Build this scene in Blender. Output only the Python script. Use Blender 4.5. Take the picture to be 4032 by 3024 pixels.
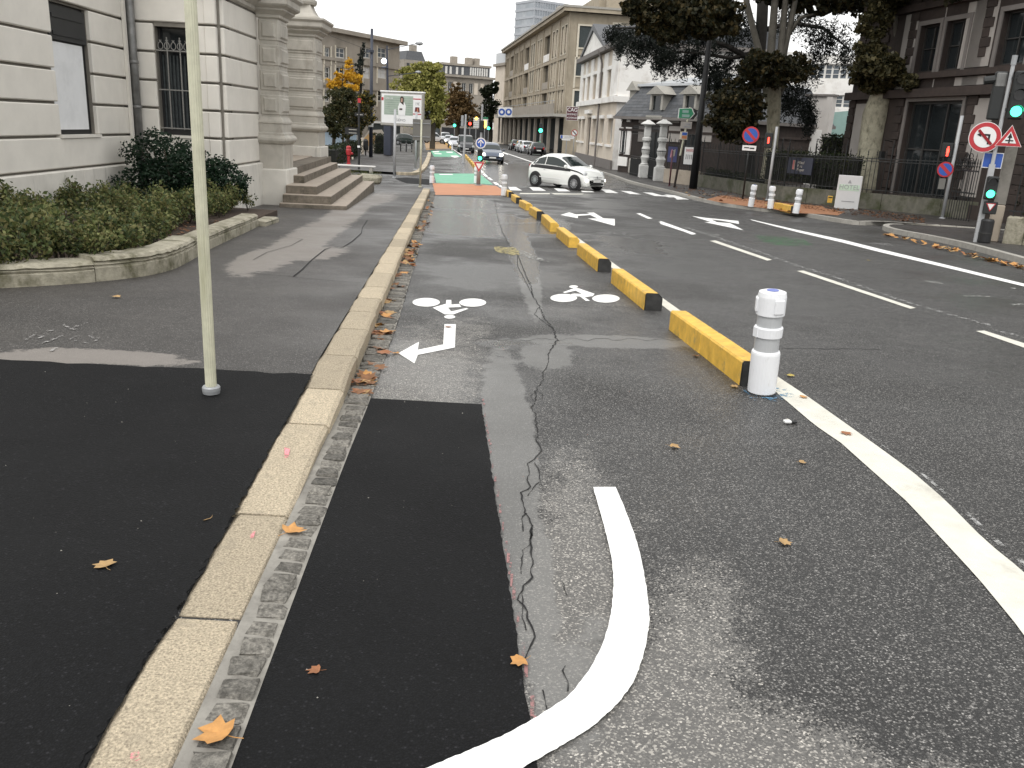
import bpy, math, random
from mathutils import Vector, Matrix, noise
random.seed(11)
rnd, U = random.random, random.uniform
R = math.radians
sc = bpy.context.scene
for o in list(bpy.data.objects): bpy.data.objects.remove(o)

# ---------------------------------------------------------------- camera
PITCH, ROLL, FPX, CAMZ = R(16.91), R(3.108), 3335.0, 1.6        # px of a 4032 x 3024 frame
_F = Vector((0, math.cos(PITCH), -math.sin(PITCH)))
_R0, _U0 = Vector((1, 0, 0)), Vector((0, math.sin(PITCH), math.cos(PITCH)))
_R = _R0*math.cos(ROLL) + _U0*math.sin(ROLL)
_U = _U0*math.cos(ROLL) - _R0*math.sin(ROLL)
cam = bpy.data.objects.new('camera', bpy.data.cameras.new('camera'))
sc.collection.objects.link(cam)
m = Matrix((_R, _U, -_F)).transposed().to_4x4(); m.translation = (0, 0, CAMZ)
cam.matrix_world = m
cam.data.sensor_width = 36; cam.data.lens = FPX/4032*36
cam.data.clip_start = .05; cam.data.clip_end = 3000
sc.camera = cam
sc.render.resolution_x, sc.render.resolution_y = 1024, 768

# ---------------------------------------------------------------- overcast sky, weak broad sun, exposure
w = bpy.data.worlds.new('World'); sc.world = w; w.use_nodes = True
nt = w.node_tree; nt.nodes.clear()
sky = nt.nodes.new('ShaderNodeTexSky'); sky.sky_type = 'NISHITA'; sky.sun_disc = False
sky.sun_elevation = R(52); sky.sun_rotation = R(200); sky.dust_density = 6; sky.air_density = 1.0; sky.ozone_density = 1
hs = nt.nodes.new('ShaderNodeHueSaturation'); hs.inputs['Saturation'].default_value = .12
mx = nt.nodes.new('ShaderNodeMixRGB'); mx.inputs[0].default_value = .8
mx.inputs[2].default_value = (10.4, 10.35, 10.2, 1)                # the even cloud deck
bg = nt.nodes.new('ShaderNodeBackground'); bg.inputs['Strength'].default_value = .1
wo = nt.nodes.new('ShaderNodeOutputWorld')
nt.links.new(sky.outputs[0], hs.inputs['Color']); nt.links.new(hs.outputs[0], mx.inputs[1])
nt.links.new(mx.outputs[0], bg.inputs[0]); nt.links.new(bg.outputs[0], wo.inputs[0])
sl = bpy.data.lights.new('sun', 'SUN'); sl.energy = .6; sl.angle = R(25); sl.color = (1, .97, .93)
sun = bpy.data.objects.new('sun', sl); sc.collection.objects.link(sun)
sun.rotation_euler = Vector((-math.sin(R(200))*math.cos(R(52))*-1, -math.cos(R(200))*math.cos(R(52))*-1, math.sin(R(52)))).to_track_quat('Z', 'Y').to_euler()
sc.view_settings.view_transform = 'Standard'; sc.view_settings.look = 'None'
sc.view_settings.gamma = 1; sc.view_settings.use_curve_mapping = False
sc.view_settings.exposure = .65
sc.render.engine = 'CYCLES'
sc.cycles.use_denoising = True; sc.cycles.max_bounces = 6; sc.cycles.diffuse_bounces = 3; sc.cycles.glossy_bounces = 3
sc.cycles.caustics_reflective = False; sc.cycles.caustics_refractive = False; sc.cycles.transparent_max_bounces = 6

# ---------------------------------------------------------------- measuring: pixel -> place
def ray(x, y): return _F + _R*((x-2016)/FPX) + _U*((1512-y)/FPX)
def gz(Y):                                   # the street falls away gently from the camera
    if Y < 30: return -.026*Y
    if Y < 44: t = Y-30; return -.78-.026*t+.018*t*t/28
    return -1.018-.008*(Y-44)
def G(x, y, dz=0):                           # point on the ground (+dz) seen at a pixel
    d = ray(x, y); Y = 10.
    for _ in range(90): Y = .5*Y+.5*(gz(Y)+dz-CAMZ)/d.z*d.y
    t = Y/d.y; return Vector((d.x*t, Y, gz(Y)+dz))
def at(x, y, Y): d = ray(x, y); return Vector((0, 0, CAMZ))+d*(Y/d.y)

# ---------------------------------------------------------------- mesh helpers
C = sc.collection
class MB:
    def __init__(s): s.v = []; s.f = []
    def add(s, vs, fs):
        n = len(s.v); s.v += [tuple(v) for v in vs]; s.f += [tuple(i+n for i in f) for f in fs]; return s
    def box(s, x0, x1, y0, y1, z0, z1):
        return s.add([(x0,y0,z0),(x1,y0,z0),(x1,y1,z0),(x0,y1,z0),(x0,y0,z1),(x1,y0,z1),(x1,y1,z1),(x0,y1,z1)],
                     [(0,3,2,1),(4,5,6,7),(0,1,5,4),(1,2,6,5),(2,3,7,6),(3,0,4,7)])
    def bev(s, x0, x1, y0, y1, z0, z1, c):   # box with all edges chamfered
        X, Y, Z = (x0, x1), (y0, y1), (z0, z1); vs = []; ix = {}
        for i in (0,1):
            for j in (0,1):
                for k in (0,1):
                    sx, sy, sz = (1,-1)[i], (1,-1)[j], (1,-1)[k]; p = (X[i], Y[j], Z[k])
                    for a, q in enumerate(((0,c,c),(c,0,c),(c,c,0))):
                        ix[i,j,k,a] = len(vs); vs.append((p[0]+sx*q[0], p[1]+sy*q[1], p[2]+sz*q[2]))
        fs = []
        for i in (0,1):
            q = [ix[i,j,k,0] for j,k in ((0,0),(1,0),(1,1),(0,1))]; fs.append(q if i else q[::-1])
            q = [ix[j,i,k,1] for j,k in ((0,0),(1,0),(1,1),(0,1))]; fs.append(q[::-1] if i else q)
            q = [ix[j,k,i,2] for j,k in ((0,0),(1,0),(1,1),(0,1))]; fs.append(q if i else q[::-1])
        for i in (0,1):
            for j in (0,1):
                fs.append((ix[i,j,0,0],ix[i,j,1,0],ix[i,j,1,1],ix[i,j,0,1]) if (i+j)%2 else (ix[i,j,0,1],ix[i,j,1,1],ix[i,j,1,0],ix[i,j,0,0]))
                fs.append((ix[i,0,j,0],ix[i,1,j,0],ix[i,1,j,2],ix[i,0,j,2]) if not (i+j)%2 else (ix[i,0,j,2],ix[i,1,j,2],ix[i,1,j,0],ix[i,0,j,0]))
                fs.append((ix[0,i,j,1],ix[1,i,j,1],ix[1,i,j,2],ix[0,i,j,2]) if (i+j)%2 else (ix[0,i,j,2],ix[1,i,j,2],ix[1,i,j,1],ix[0,i,j,1]))
                for k in (0,1):
                    t = (ix[i,j,k,0], ix[i,j,k,1], ix[i,j,k,2]); fs.append(t if (i+j+k)%2 == 1 else t[::-1])
        return s.add(vs, fs)
    def prism(s, pts, z0, z1):               # plan outline raised; z1 may be a function of (x, y)
        n = len(pts); f1 = z1 if callable(z1) else (lambda x, y: z1); f0 = z0 if callable(z0) else (lambda x, y: z0)
        return s.add([(x,y,f0(x,y)) for x,y in pts]+[(x,y,f1(x,y)) for x,y in pts],
                     [tuple(range(n-1,-1,-1)), tuple(range(n,2*n))]+[(i,(i+1)%n,(i+1)%n+n,i+n) for i in range(n)])
    def vprism(s, pts, y0, y1):              # outline in x-z given depth in y (signs, pediments)
        n = len(pts)
        return s.add([(x,y0,z) for x,z in pts]+[(x,y1,z) for x,z in pts],
                     [tuple(range(n)), tuple(range(2*n-1,n-1,-1))]+[(i+n,(i+1)%n+n,(i+1)%n,i) for i in range(n)])
    def tube(s, pts, r, n=8, caps=True):
        pts = [Vector(p) for p in pts]; rs = r if isinstance(r, (list, tuple)) else [r]*len(pts); b = len(s.v); pa = None
        for i, p in enumerate(pts):
            d = (pts[min(i+1,len(pts)-1)]-pts[max(i-1,0)]).normalized()
            if pa is None: pa = d.orthogonal().normalized()
            a = (pa-d*pa.dot(d)); a = a.normalized() if a.length > 1e-5 else d.orthogonal().normalized(); pa = a; c = d.cross(a)
            for k in range(n):
                t = 2*math.pi*k/n; s.v.append(tuple(p+(a*math.cos(t)+c*math.sin(t))*rs[i]))
        for i in range(len(pts)-1):
            for k in range(n): s.f.append((b+i*n+k, b+i*n+(k+1)%n, b+(i+1)*n+(k+1)%n, b+(i+1)*n+k))
        if caps: s.f.append(tuple(b+k for k in range(n-1,-1,-1))); e = b+(len(pts)-1)*n; s.f.append(tuple(e+k for k in range(n)))
        return s
    def lathe(s, prof, n=20, o=(0,0,0), ax='z', caps=True):
        b = len(s.v)
        for r, h in prof:
            for k in range(n):
                t = 2*math.pi*k/n; p = (r*math.cos(t), r*math.sin(t), h)
                if ax == 'y': p = (r*math.cos(t), h, -r*math.sin(t))
                if ax == 'x': p = (h, r*math.cos(t), r*math.sin(t))
                s.v.append((p[0]+o[0], p[1]+o[1], p[2]+o[2]))
        for i in range(len(prof)-1):
            for k in range(n): s.f.append((b+i*n+k, b+i*n+(k+1)%n, b+(i+1)*n+(k+1)%n, b+(i+1)*n+k))
        if caps: s.f.append(tuple(b+k for k in range(n-1,-1,-1))); e = b+(len(prof)-1)*n; s.f.append(tuple(e+k for k in range(n)))
        return s
    def rloft(s, x0, x1, y0, y1, prof):      # moulding that runs round a rectangular block: (offset, z)
        b = len(s.v)
        for o, z in prof: s.v += [(x0-o,y0-o,z),(x1+o,y0-o,z),(x1+o,y1+o,z),(x0-o,y1+o,z)]
        for i in range(len(prof)-1):
            for k in range(4): s.f.append((b+i*4+k, b+i*4+(k+1)%4, b+i*4+4+(k+1)%4, b+i*4+4+k))
        s.f.append((b+3,b+2,b+1,b)); e = b+4*(len(prof)-1); s.f.append((e,e+1,e+2,e+3)); return s
    def ribbon(s, a, b):                     # strip between two point rows
        n = len(a); return s.add(list(a)+list(b), [(i, i+1, n+i+1, n+i) for i in range(n-1)])
    def grid(s, rows):
        b = len(s.v); n = len(rows[0])
        for r in rows: s.v += [tuple(p) for p in r]
        for i in range(len(rows)-1):
            for k in range(n-1): s.f.append((b+i*n+k, b+i*n+k+1, b+(i+1)*n+k+1, b+(i+1)*n+k))
        return s
    def mesh(s, name, mat, smooth=False):
        me = bpy.data.meshes.new(name); me.from_pydata(s.v, [], s.f)
        if mat: me.materials.append(mat)
        if smooth: me.polygons.foreach_set('use_smooth', [True]*len(me.polygons))
        me.update(); return me
    def build(s, name, mat, parent=None, loc=None, rz=0, smooth=False, auto=None):
        return link(name, s.mesh(name, mat, smooth), parent, loc, rz)
def link(name, me, parent=None, loc=None, rz=0, rot=None, scale=None):
    o = bpy.data.objects.new(name, me); C.objects.link(o); o.parent = parent
    if loc is not None: o.location = loc
    o.rotation_euler = rot if rot else (0, 0, rz)
    if scale: o.scale = scale if isinstance(scale, (tuple, list)) else (scale,)*3
    return o
def tag(o, label, cat, group=None):
    o['label'] = label; o['category'] = cat
    if group: o['group'] = group
    return o
def thing(name, label, cat, loc=(0,0,0), rz=0, group=None):
    return tag(link(name, None, None, loc, rz), label, cat, group)
def struct(o): o['kind'] = 'structure'; return o
def stuff(o): o['kind'] = 'stuff'; return o
def copy_tree(o, parent=None, loc=None, rz=None, label=None, group=None):
    c = o.copy(); C.objects.link(c); c.parent = parent
    if loc is not None: c.location = loc
    if rz is not None: c.rotation_euler = (0, 0, rz)
    if label: c['label'] = label
    if group: c['group'] = group
    for ch in kids.get(o.name, []): copy_tree(ch, c)
    return c
kids = {}
def remember(o):                             # children lists are slow to search, so note them once
    kids[o.name] = [c for c in bpy.data.objects if c.parent == o]
    for c in kids[o.name]: remember(c)
    return o

# ---------------------------------------------------------------- materials
def nodes(name):
    m = bpy.data.materials.new(name); m.use_nodes = True; t = m.node_tree
    b = t.nodes['Principled BSDF']; return m, t, b
def N(t, ty, **k):
    n = t.nodes.new('ShaderNode'+ty)
    for a, v in k.items():
        if a.startswith('i_'): n.inputs[int(a[2:]) if a[2:].isdigit() else a[2:].replace('_', ' ')].default_value = v
        else: setattr(n, a, v)
    return n
def pos(t): return N(t, 'NewGeometry').outputs['Position']
def tex(t, scale, detail=4, rough=.6, src=None, sc3=None):
    n = N(t, 'TexNoise'); n.inputs['Scale'].default_value = scale; n.inputs['Detail'].default_value = detail; n.inputs['Roughness'].default_value = rough
    s = src or pos(t)
    if sc3: mp = N(t, 'VectorMath', operation='MULTIPLY'); t.links.new(s, mp.inputs[0]); mp.inputs[1].default_value = sc3; s = mp.outputs[0]
    t.links.new(s, n.inputs['Vector']); return n.outputs['Fac']
def ramp(t, src, stops):
    r = N(t, 'ValToRGB'); e = r.color_ramp.elements
    while len(e) < len(stops): e.new(.5)
    for q, (p, c) in zip(e, stops): q.position = p; q.color = tuple(c)+(1,) if len(c) == 3 else c
    t.links.new(src, r.inputs[0]); return r.outputs[0]
def mixc(t, fac, a, b, mode='MIX'):
    n = N(t, 'MixRGB', blend_type=mode)
    for k, x in ((0, fac), (1, a), (2, b)):
        if isinstance(x, (int, float)): n.inputs[k].default_value = x
        elif isinstance(x, tuple): n.inputs[k].default_value = x if len(x) == 4 else x+(1,)
        else: t.links.new(x, n.inputs[k])
    return n.outputs[0]
def math_(t, op, a, b=0.):
    n = N(t, 'Math', operation=op)
    for k, x in ((0, a), (1, b)):
        if isinstance(x, (int, float)): n.inputs[k].default_value = x
        else: t.links.new(x, n.inputs[k])
    return n.outputs[0]
def bump(t, b, src, strength=.3, dist=.01):
    n = N(t, 'Bump'); n.inputs['Strength'].default_value = strength; n.inputs['Distance'].default_value = dist
    t.links.new(src, n.inputs['Height']); t.links.new(n.outputs[0], b.inputs['Normal'])
def k3(c, f): return tuple(min(1, x*f) for x in c)
def mat(name, col, rough=.7, var=.25, scale=3., metal=0, bmp=0, bscale=60, stain=None, stain_sc=(1,1,1), stain_s=1.2, stain_lo=.5, spec=.5, emit=None, rand=0):
    m, t, b = nodes(name)
    c = ramp(t, tex(t, scale, 5), [(.3, k3(col, 1-var)), (.7, k3(col, 1+var*.7))])
    if stain: c = mixc(t, ramp(t, tex(t, stain_s, 6, .68, sc3=stain_sc), [(stain_lo, (0,0,0)), (stain_lo+.2, (1,1,1))]), c, stain)
    if rand:
        oi = N(t, 'ObjectInfo'); v = ramp(t, oi.outputs['Random'], [(0, (1-rand,)*3), (1, (1+rand*.6,)*3)]); c = mixc(t, 1., c, v, 'MULTIPLY')
    t.links.new(c, b.inputs['Base Color']); b.inputs['Roughness'].default_value = rough; b.inputs['Metallic'].default_value = metal
    b.inputs['Specular IOR Level'].default_value = spec
    if bmp: bump(t, b, tex(t, bscale, 4), bmp)
    if emit: b.inputs['Emission Color'].default_value = tuple(emit[:3])+(1,); b.inputs['Emission Strength'].default_value = emit[3]
    return m

def asphalt(name, dark, light, stone, density=.62, scale=85., wetr=(.35, .75), attr=True, big=.35, spec=.5, sealc=(.185,.183,.175), sealf=.66, sealn=.7):
    m, t, b = nodes(name); p = pos(t)
    vo = N(t, 'TexVoronoi'); vo.inputs['Scale'].default_value = scale; t.links.new(p, vo.inputs['Vector'])
    sep = N(t, 'SeparateColor'); t.links.new(vo.outputs['Color'], sep.inputs[0])
    cell = ramp(t, sep.outputs[0], [(0, dark), (density*.5, k3(dark, 1.5)), (density, k3(dark, 1.9)), (density+.2, light), (.97, stone), (1, k3(stone, 1.6))])
    edge = ramp(t, vo.outputs['Distance'], [(.25, (1,1,1)), (.6, (.45,.45,.45))])
    c = mixc(t, 1., cell, edge, 'MULTIPLY')
    bn = ramp(t, tex(t, .9, 5, .65), [(.32, (1-big,)*3), (.68, (1+big*.8,)*3)]); c = mixc(t, 1., c, bn, 'MULTIPLY')
    r = ramp(t, tex(t, .5, 4), [(.4, (wetr[0],)*3), (.62, (wetr[1],)*3)])
    if attr:
        a = N(t, 'Attribute', attribute_name='wear').outputs['Fac']
        nz = tex(t, 5., 8, .78)
        dith = math_(t, 'MULTIPLY', math_(t, 'SUBTRACT', sep.outputs[1], .5), .42)
        k = ramp(t, math_(t, 'ADD', dith, math_(t, 'ADD', a, math_(t, 'MULTIPLY', math_(t, 'SUBTRACT', nz, .5), 1.5))), [(.42, (0,0,0)), (.62, (1,1,1))])
        dry = mixc(t, .42, mixc(t, 1., cell, (1.9,1.85,1.75), 'MULTIPLY'), k3(light, 1.6))
        c = mixc(t, k, c, dry)
        a2 = N(t, 'Attribute', attribute_name='seal').outputs['Fac']
        k2 = ramp(t, math_(t, 'ADD', a2, math_(t, 'MULTIPLY', math_(t, 'SUBTRACT', nz, .5), sealn)), [(.42, (0,0,0)), (.56, (1,1,1))])
        c = mixc(t, math_(t, 'MULTIPLY', k2, sealf), c, sealc)
        a3 = N(t, 'Attribute', attribute_name='wet').outputs['Fac']
        k3_ = ramp(t, math_(t, 'ADD', a3, math_(t, 'MULTIPLY', math_(t, 'SUBTRACT', tex(t, 1.6, 4), .5), 1.1)), [(.45, (0,0,0)), (.62, (1,1,1))])
        r = mixc(t, k3_, r, (.13,.13,.13)); c = mixc(t, math_(t, 'MULTIPLY', k3_, .35), c, k3(dark, .6))
    t.links.new(c, b.inputs['Base Color']); t.links.new(r, b.inputs['Roughness'])
    b.inputs['Specular IOR Level'].default_value = spec
    bump(t, b, vo.outputs['Distance'], .4, .006)
    return m

def leafmat(name, cols, rough=.6, trans=.25, scale=2.2):
    m, t, b = nodes(name); n = len(cols)
    f = tex(t, scale, 3, .8)
    g = N(t, 'TexWhiteNoise'); t.links.new(N(t, 'NewGeometry').outputs['Random Per Island'], g.inputs['Vector'])
    mixf = math_(t, 'ADD', math_(t, 'MULTIPLY', f, .55), math_(t, 'MULTIPLY', N(t, 'NewGeometry').outputs['Random Per Island'], .45))
    c = ramp(t, mixf, [(.25+.5*i/max(1, n-1), q) for i, q in enumerate(cols)])
    t.links.new(c, b.inputs['Base Color']); b.inputs['Roughness'].default_value = rough; b.inputs['Specular IOR Level'].default_value = .25
    tr = N(t, 'BsdfTranslucent'); t.links.new(c, tr.inputs[0]); ms = N(t, 'MixShader'); ms.inputs[0].default_value = trans
    t.links.new(b.outputs[0], ms.inputs[1]); t.links.new(tr.outputs[0], ms.inputs[2]); t.links.new(ms.outputs[0], t.nodes['Material Output'].inputs[0])
    return m

X = {}
X['road'] = asphalt('road_asphalt', (.024,.0235,.023), (.105,.102,.097), (.29,.28,.265), scale=165., density=.58, big=.12, sealn=1.3)
X['walk'] = asphalt('pavement_asphalt', (.040,.0365,.034), (.095,.088,.081), (.20,.19,.18), density=.66, scale=150, wetr=(.4,.65), big=.22, sealc=(.21,.19,.172), sealf=.85, sealn=1.5)
X['fresh'] = asphalt('fresh_asphalt', (.0032,.0034,.0040), (.0075,.0078,.009), (.016,.016,.018), density=.75, scale=130, wetr=(.75,.85), attr=False, big=.15, spec=.22)
X['white'] = mat('road_paint_white', (.83,.83,.81), .6, .05, 4, bmp=.3, bscale=120, stain=(.64,.63,.60), stain_s=9, stain_lo=.62)
X['cream'] = mat('road_paint_cream', (.66,.645,.57), .6, .12, 5, bmp=.15, bscale=90, stain=(.42,.40,.35), stain_s=3, stain_lo=.58)
def worn(name, col, lo):                     # paint that has partly gone
    m, t, b = nodes(name); t.links.new(ramp(t, tex(t, 5, 4), [(.3, k3(col, .8)), (.7, col)]), b.inputs['Base Color']); b.inputs['Roughness'].default_value = .65
    tr = N(t, 'BsdfTransparent'); ms = N(t, 'MixShader')
    t.links.new(ramp(t, tex(t, 14, 6, .75), [(lo, (0,0,0)), (lo+.1, (1,1,1))]), ms.inputs[0])
    t.links.new(tr.outputs[0], ms.inputs[1]); t.links.new(b.outputs[0], ms.inputs[2]); t.links.new(ms.outputs[0], t.nodes['Material Output'].inputs[0])
    return m
X['worn'] = worn('road_paint_worn', (.42,.42,.41), .5)
X['worn2'] = worn('road_paint_faint', (.36,.36,.34), .47)
X['worny'] = worn('road_paint_worn_yellow', (.42,.36,.16), .44)
X['wornp'] = worn('spray_paint_pink', (.33,.17,.165), .47)
X['pink'] = worn('chalk_paint_pink', (.85,.30,.33), .42)
X['wornb'] = worn('spray_paint_blue', (.10,.26,.42), .52)
X['worng'] = worn('road_paint_worn_green', (.06,.22,.08), .5)
X['chalk'] = worn('chalk_white', (.33,.32,.31), .5)
X['green'] = mat('road_paint_green', (.10,.40,.24), .5, .15, 1.5, stain=(.17,.42,.30), stain_s=2)
X['orange'] = mat('road_paint_orange', (.50,.20,.085), .6, .15, 2, stain=(.40,.17,.08), stain_s=4)
X['ochre'] = mat('road_paint_ochre', (.36,.22,.09), .6, .2, 2)
X['crack'] = mat('crack_dark', (.012,.012,.012), .9, .3, 20)
X['kerb'] = mat('kerb_granite', (.52,.44,.32), .85, .55, 120, bmp=1., bscale=150, stain=(.35,.30,.225), stain_s=9, stain_lo=.56, rand=.22)
X['mortar'] = mat('mortar_grey', (.28,.265,.235), .75, .3, 14, stain=(.13,.12,.105), stain_s=7, stain_lo=.5, bmp=.4)
X['cobble'] = mat('cobble_stone', (.19,.178,.155), .75, .7, 70, bmp=1., bscale=90, stain=(.06,.055,.046), stain_s=24, stain_lo=.47, rand=.45)
X['yellow'] = mat('yellow_block_paint', (.74,.45,.07), .6, .22, 9, stain=(.30,.23,.10), stain_s=8, stain_lo=.55, bmp=.2)
X['blackrub'] = mat('black_block_end', (.028,.028,.027), .7, .5, 14)
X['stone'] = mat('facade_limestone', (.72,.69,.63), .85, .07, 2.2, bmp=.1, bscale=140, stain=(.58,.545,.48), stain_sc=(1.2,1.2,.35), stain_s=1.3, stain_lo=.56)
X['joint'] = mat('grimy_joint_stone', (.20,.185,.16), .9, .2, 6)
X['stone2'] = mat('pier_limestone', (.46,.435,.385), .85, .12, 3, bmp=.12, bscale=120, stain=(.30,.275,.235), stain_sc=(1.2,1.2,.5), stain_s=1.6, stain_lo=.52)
X['plinth'] = mat('plinth_stone', (.66,.635,.58), .85, .1, 3, bmp=.2, bscale=80, stain=(.30,.29,.26), stain_sc=(2,2,.35), stain_s=2.2, stain_lo=.57)
X['step'] = mat('step_stone', (.17,.145,.115), .85, .3, 9, bmp=.3, bscale=80, stain=(.07,.062,.045), stain_s=4, stain_lo=.48)  # mossy grime and the risers' weaker light both put into this dark tone
X['tread'] = mat('toplit_tread_stone', (.37,.315,.26), .8, .15, 9, bmp=.25, bscale=80, stain=(.26,.22,.18), stain_s=3, stain_lo=.55)  # light from above on the treads put into this paler colour
X['moss'] = mat('edging_stone', (.34,.315,.245), .85, .25, 14, bmp=.5, bscale=60, stain=(.085,.08,.04), stain_s=3.2, stain_lo=.47)
X['soil'] = mat('soil', (.055,.036,.024), .95, .5, 14, bmp=.8, bscale=40)
X['zinc'] = mat('zinc_pipe', (.20,.20,.195), .45, .3, 6, metal=.4, stain=(.09,.09,.085), stain_sc=(1,1,.3))
X['blackmetal'] = mat('black_metal', (.012,.012,.013), .5, .2)
X['darkwood'] = mat('dark_shutter', (.02,.021,.022), .55, .2)
X['board'] = mat('white_board', (.74,.75,.76), .7, .04, 4, stain=(.66,.67,.68), stain_s=3)
X['glass'] = mat('window_glass', (.018,.022,.024), .08, .2, 1)
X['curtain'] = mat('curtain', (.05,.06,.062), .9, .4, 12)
X['wroughtiron'] = mat('wrought_iron_grey', (.24,.235,.22), .6, .2, 20)
X['creampole'] = mat('cream_pole', (.56,.55,.42), .45, .14, 12, stain=(.42,.41,.29), stain_sc=(4,4,.4), stain_s=3)
X['greypole'] = mat('grey_pole', (.42,.43,.44), .45, .08, 6)
X['galv'] = mat('galvanised_grey', (.33,.34,.35), .45, .12, 9, metal=.3)
X['bluepole'] = mat('dark_blue_mast', (.030,.036,.055), .45, .15)
X['plasticw'] = mat('white_plastic', (.80,.81,.83), .4, .03, 3, stain=(.46,.45,.43), stain_sc=(3,3,.8), stain_s=7, stain_lo=.6)
X['reflect'] = mat('grey_reflective_band', (.46,.47,.48), .3, .06, 6, stain=(.3,.3,.3), stain_s=9, stain_lo=.66)
# ================================================================ GROUND, ROAD, PAVEMENTS
def proj(p):
    d = Vector(p)-Vector((0,0,CAMZ)); z = d.dot(_F)
    return 2016+FPX*d.dot(_R)/z, 1512-FPX*d.dot(_U)/z
def steps(*seg):
    o = [seg[0]]
    for end, st in zip(seg[1::2], seg[2::2]):
        n = max(1, round((end-o[-1])/st)); a = o[-1]; o += [a+(end-a)*(i+1)/n for i in range(n)]
    return o
def blob(px, py, L):
    v = 0
    for cx, cy, rx, ry, a, val in L:
        c, s = math.cos(R(a)), math.sin(R(a)); dx, dy = px-cx, py-cy
        u, w_ = (dx*c+dy*s)/rx, (-dx*s+dy*c)/ry; d = u*u+w_*w_
        if d < 2.2: v = max(v, val*max(0, 1.25-d*.55))
    return min(v, 1)
WEAR = [(1650,1500,260,190,-25,.72), (1820,1330,130,90,0,.5), (2600,2950,620,380,20,.85), (3000,3080,520,260,10,.85), (2250,2450,190,560,0,.85), (2700,2550,260,330,25,.62), (3600,3060,300,100,0,.42), (2250,2000,120,120,0,.6),
        (1500,1230,60,160,20,.4), (2330,1190,200,60,0,.3), (2450,2080,160,100,-20,.35)]
SEAL = [(2010,1750,90,330,-8,.95), (2080,2300,90,420,-6,.9), (2150,1400,110,60,0,.7), (2080,1080,40,180,-12,.75), (2400,1345,330,22,2,.85), (2280,2700,160,300,10,.55)]
WET = [(1850,880,240,45,4,1.), (2120,890,110,30,0,1.), (2060,1010,45,110,-20,.9), (2480,960,180,40,10,.6), (1800,800,160,24,3,.9), (2000,690,150,50,0,.75), (2010,1350,280,30,0,.55), (2300,700,500,60,5,.5), (1900,650,120,60,0,.7)]
def attrs(me, near):
    for nm, L in (('wear', WEAR), ('seal', SEAL), ('wet', WET)):
        a = me.attributes.new(nm, 'FLOAT', 'POINT'); vals = []
        for v in me.vertices:
            if v.co.y < 1.2 or v.co.y > 110 or abs(v.co.x) > 25: vals.append(0.); continue
            px, py = proj(v.co); vals.append(blob(px, py, L))
        a.data.foreach_set('value', vals)
xs = steps(-900, -60, 120, -12, 8, -1.6, .8, 4.2, .06, 9, .3, 20, 1.5, 60, 8, 900, 120)
ys = steps(-60, 0, 10, 1.2, .6, 9, .06, 16, .2, 48, .5, 120, 4, 300, 30, 1500, 200)
g = MB(); nx = len(xs)
for y in ys:
    for x in xs: g.v.append((x, y, gz(y)))
g.f = [(j*nx+i, j*nx+i+1, (j+1)*nx+i+1, (j+1)*nx+i) for j in range(len(ys)-1) for i in range(nx-1)]
road = struct(g.build('road', X['road'])); attrs(road.data, 1)

# the left pavement runs beside a straight kerb
KP = lambda Y: -.77-.0865*(Y-1.76)-.05*min(1, max(0, 1-(Y-1.9)/3.2))   # kerb's road edge
KH = .14; KW = .24
def kh(Y): return .012+.128*min(1, max(0, (Y-3.0)/2.6))  # dropped kerb near the camera
DRY = [(1180,960,220,50,-28,.9), (1350,850,120,40,-30,.9), (1000,1030,110,40,-20,.9), (1450,790,120,26,-10,.7), (400,1405,330,28,3,.95), (1220,1000,150,26,-5,.75), (150,1410,200,30,0,.8)]
def slab(name, rows, mt):
    return struct(MB().grid(rows).build(name, mt))
vs = steps(0, 3, .12, 10, .5)
rows = [[(KP(Y)-KW-v, Y, gz(Y)+kh(Y)-.004) for v in vs] for Y in steps(.4, 18, .12, 31.4, .5)]
rows = [r[::-1] for r in rows]
walk = slab('pavement', rows, X['walk'])
for nm, L in (('wear', [(cx,cy,rx,ry,a,v) for cx,cy,rx,ry,a,v in DRY]), ('seal', DRY), ('wet', [])):
    a = walk.data.attributes.new(nm, 'FLOAT', 'POINT'); a.data.foreach_set('value', [blob(*proj(v.co), L)*(.55 if nm == 'wear' else .9) if v.co.y > 1 else 0 for v in walk.data.vertices])

# kerb stones, each its own piece
ky = [1.05, 1.77, 2.52, 3.33, 4.42, 5.03, 5.80, 6.70, 7.45, 8.15, 8.85, 9.85, 10.7, 11.88, 12.6, 13.6]
while ky[-1] < 30.6: ky.append(ky[-1]+U(.85, 1.15))
kerb = struct(link('kerb', None, None, (KP(10), 10, gz(10)))); ko = Vector(kerb.location)
for a, b in zip(ky, ky[1:]):
    off = U(-.006, .006); s = MB(); gap = .018 if a < 12 else .022
    def pt(v, Y, h): return Vector((KP(Y)-v+off, Y, gz(Y)+h))-ko
    n = 5; A, B_ = a+gap/2, b-gap/2; rows = []
    for i in range(n):
        Y = A+(B_-A)*i/(n-1); h = kh(Y)+.004; j = U(-.003, .003); c = .018
        e = .012 if i in (0, n-1) else 0
        rows.append([pt(.0, Y, -.1), pt(-.004+j, Y, h-c-e), pt(c+j, Y, h-e), pt(KW/2, Y, h-e), pt(KW-c-U(0,.012), Y, h-e), pt(KW+U(0,.012), Y, h-.02-e), pt(KW, Y, -.1)])
    s.grid(rows); s.f.append(tuple(range(7))); s.f.append(tuple(range(len(s.v)-1, len(s.v)-8, -1)))
    s.build('kerb_stone', X['kerb'], kerb)
wst = lambda Y: .135+.045*min(1, max(0, (Y-4)/4))
gut = struct(link('gutter', None, None, (KP(10), 10, gz(10))))
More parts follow.
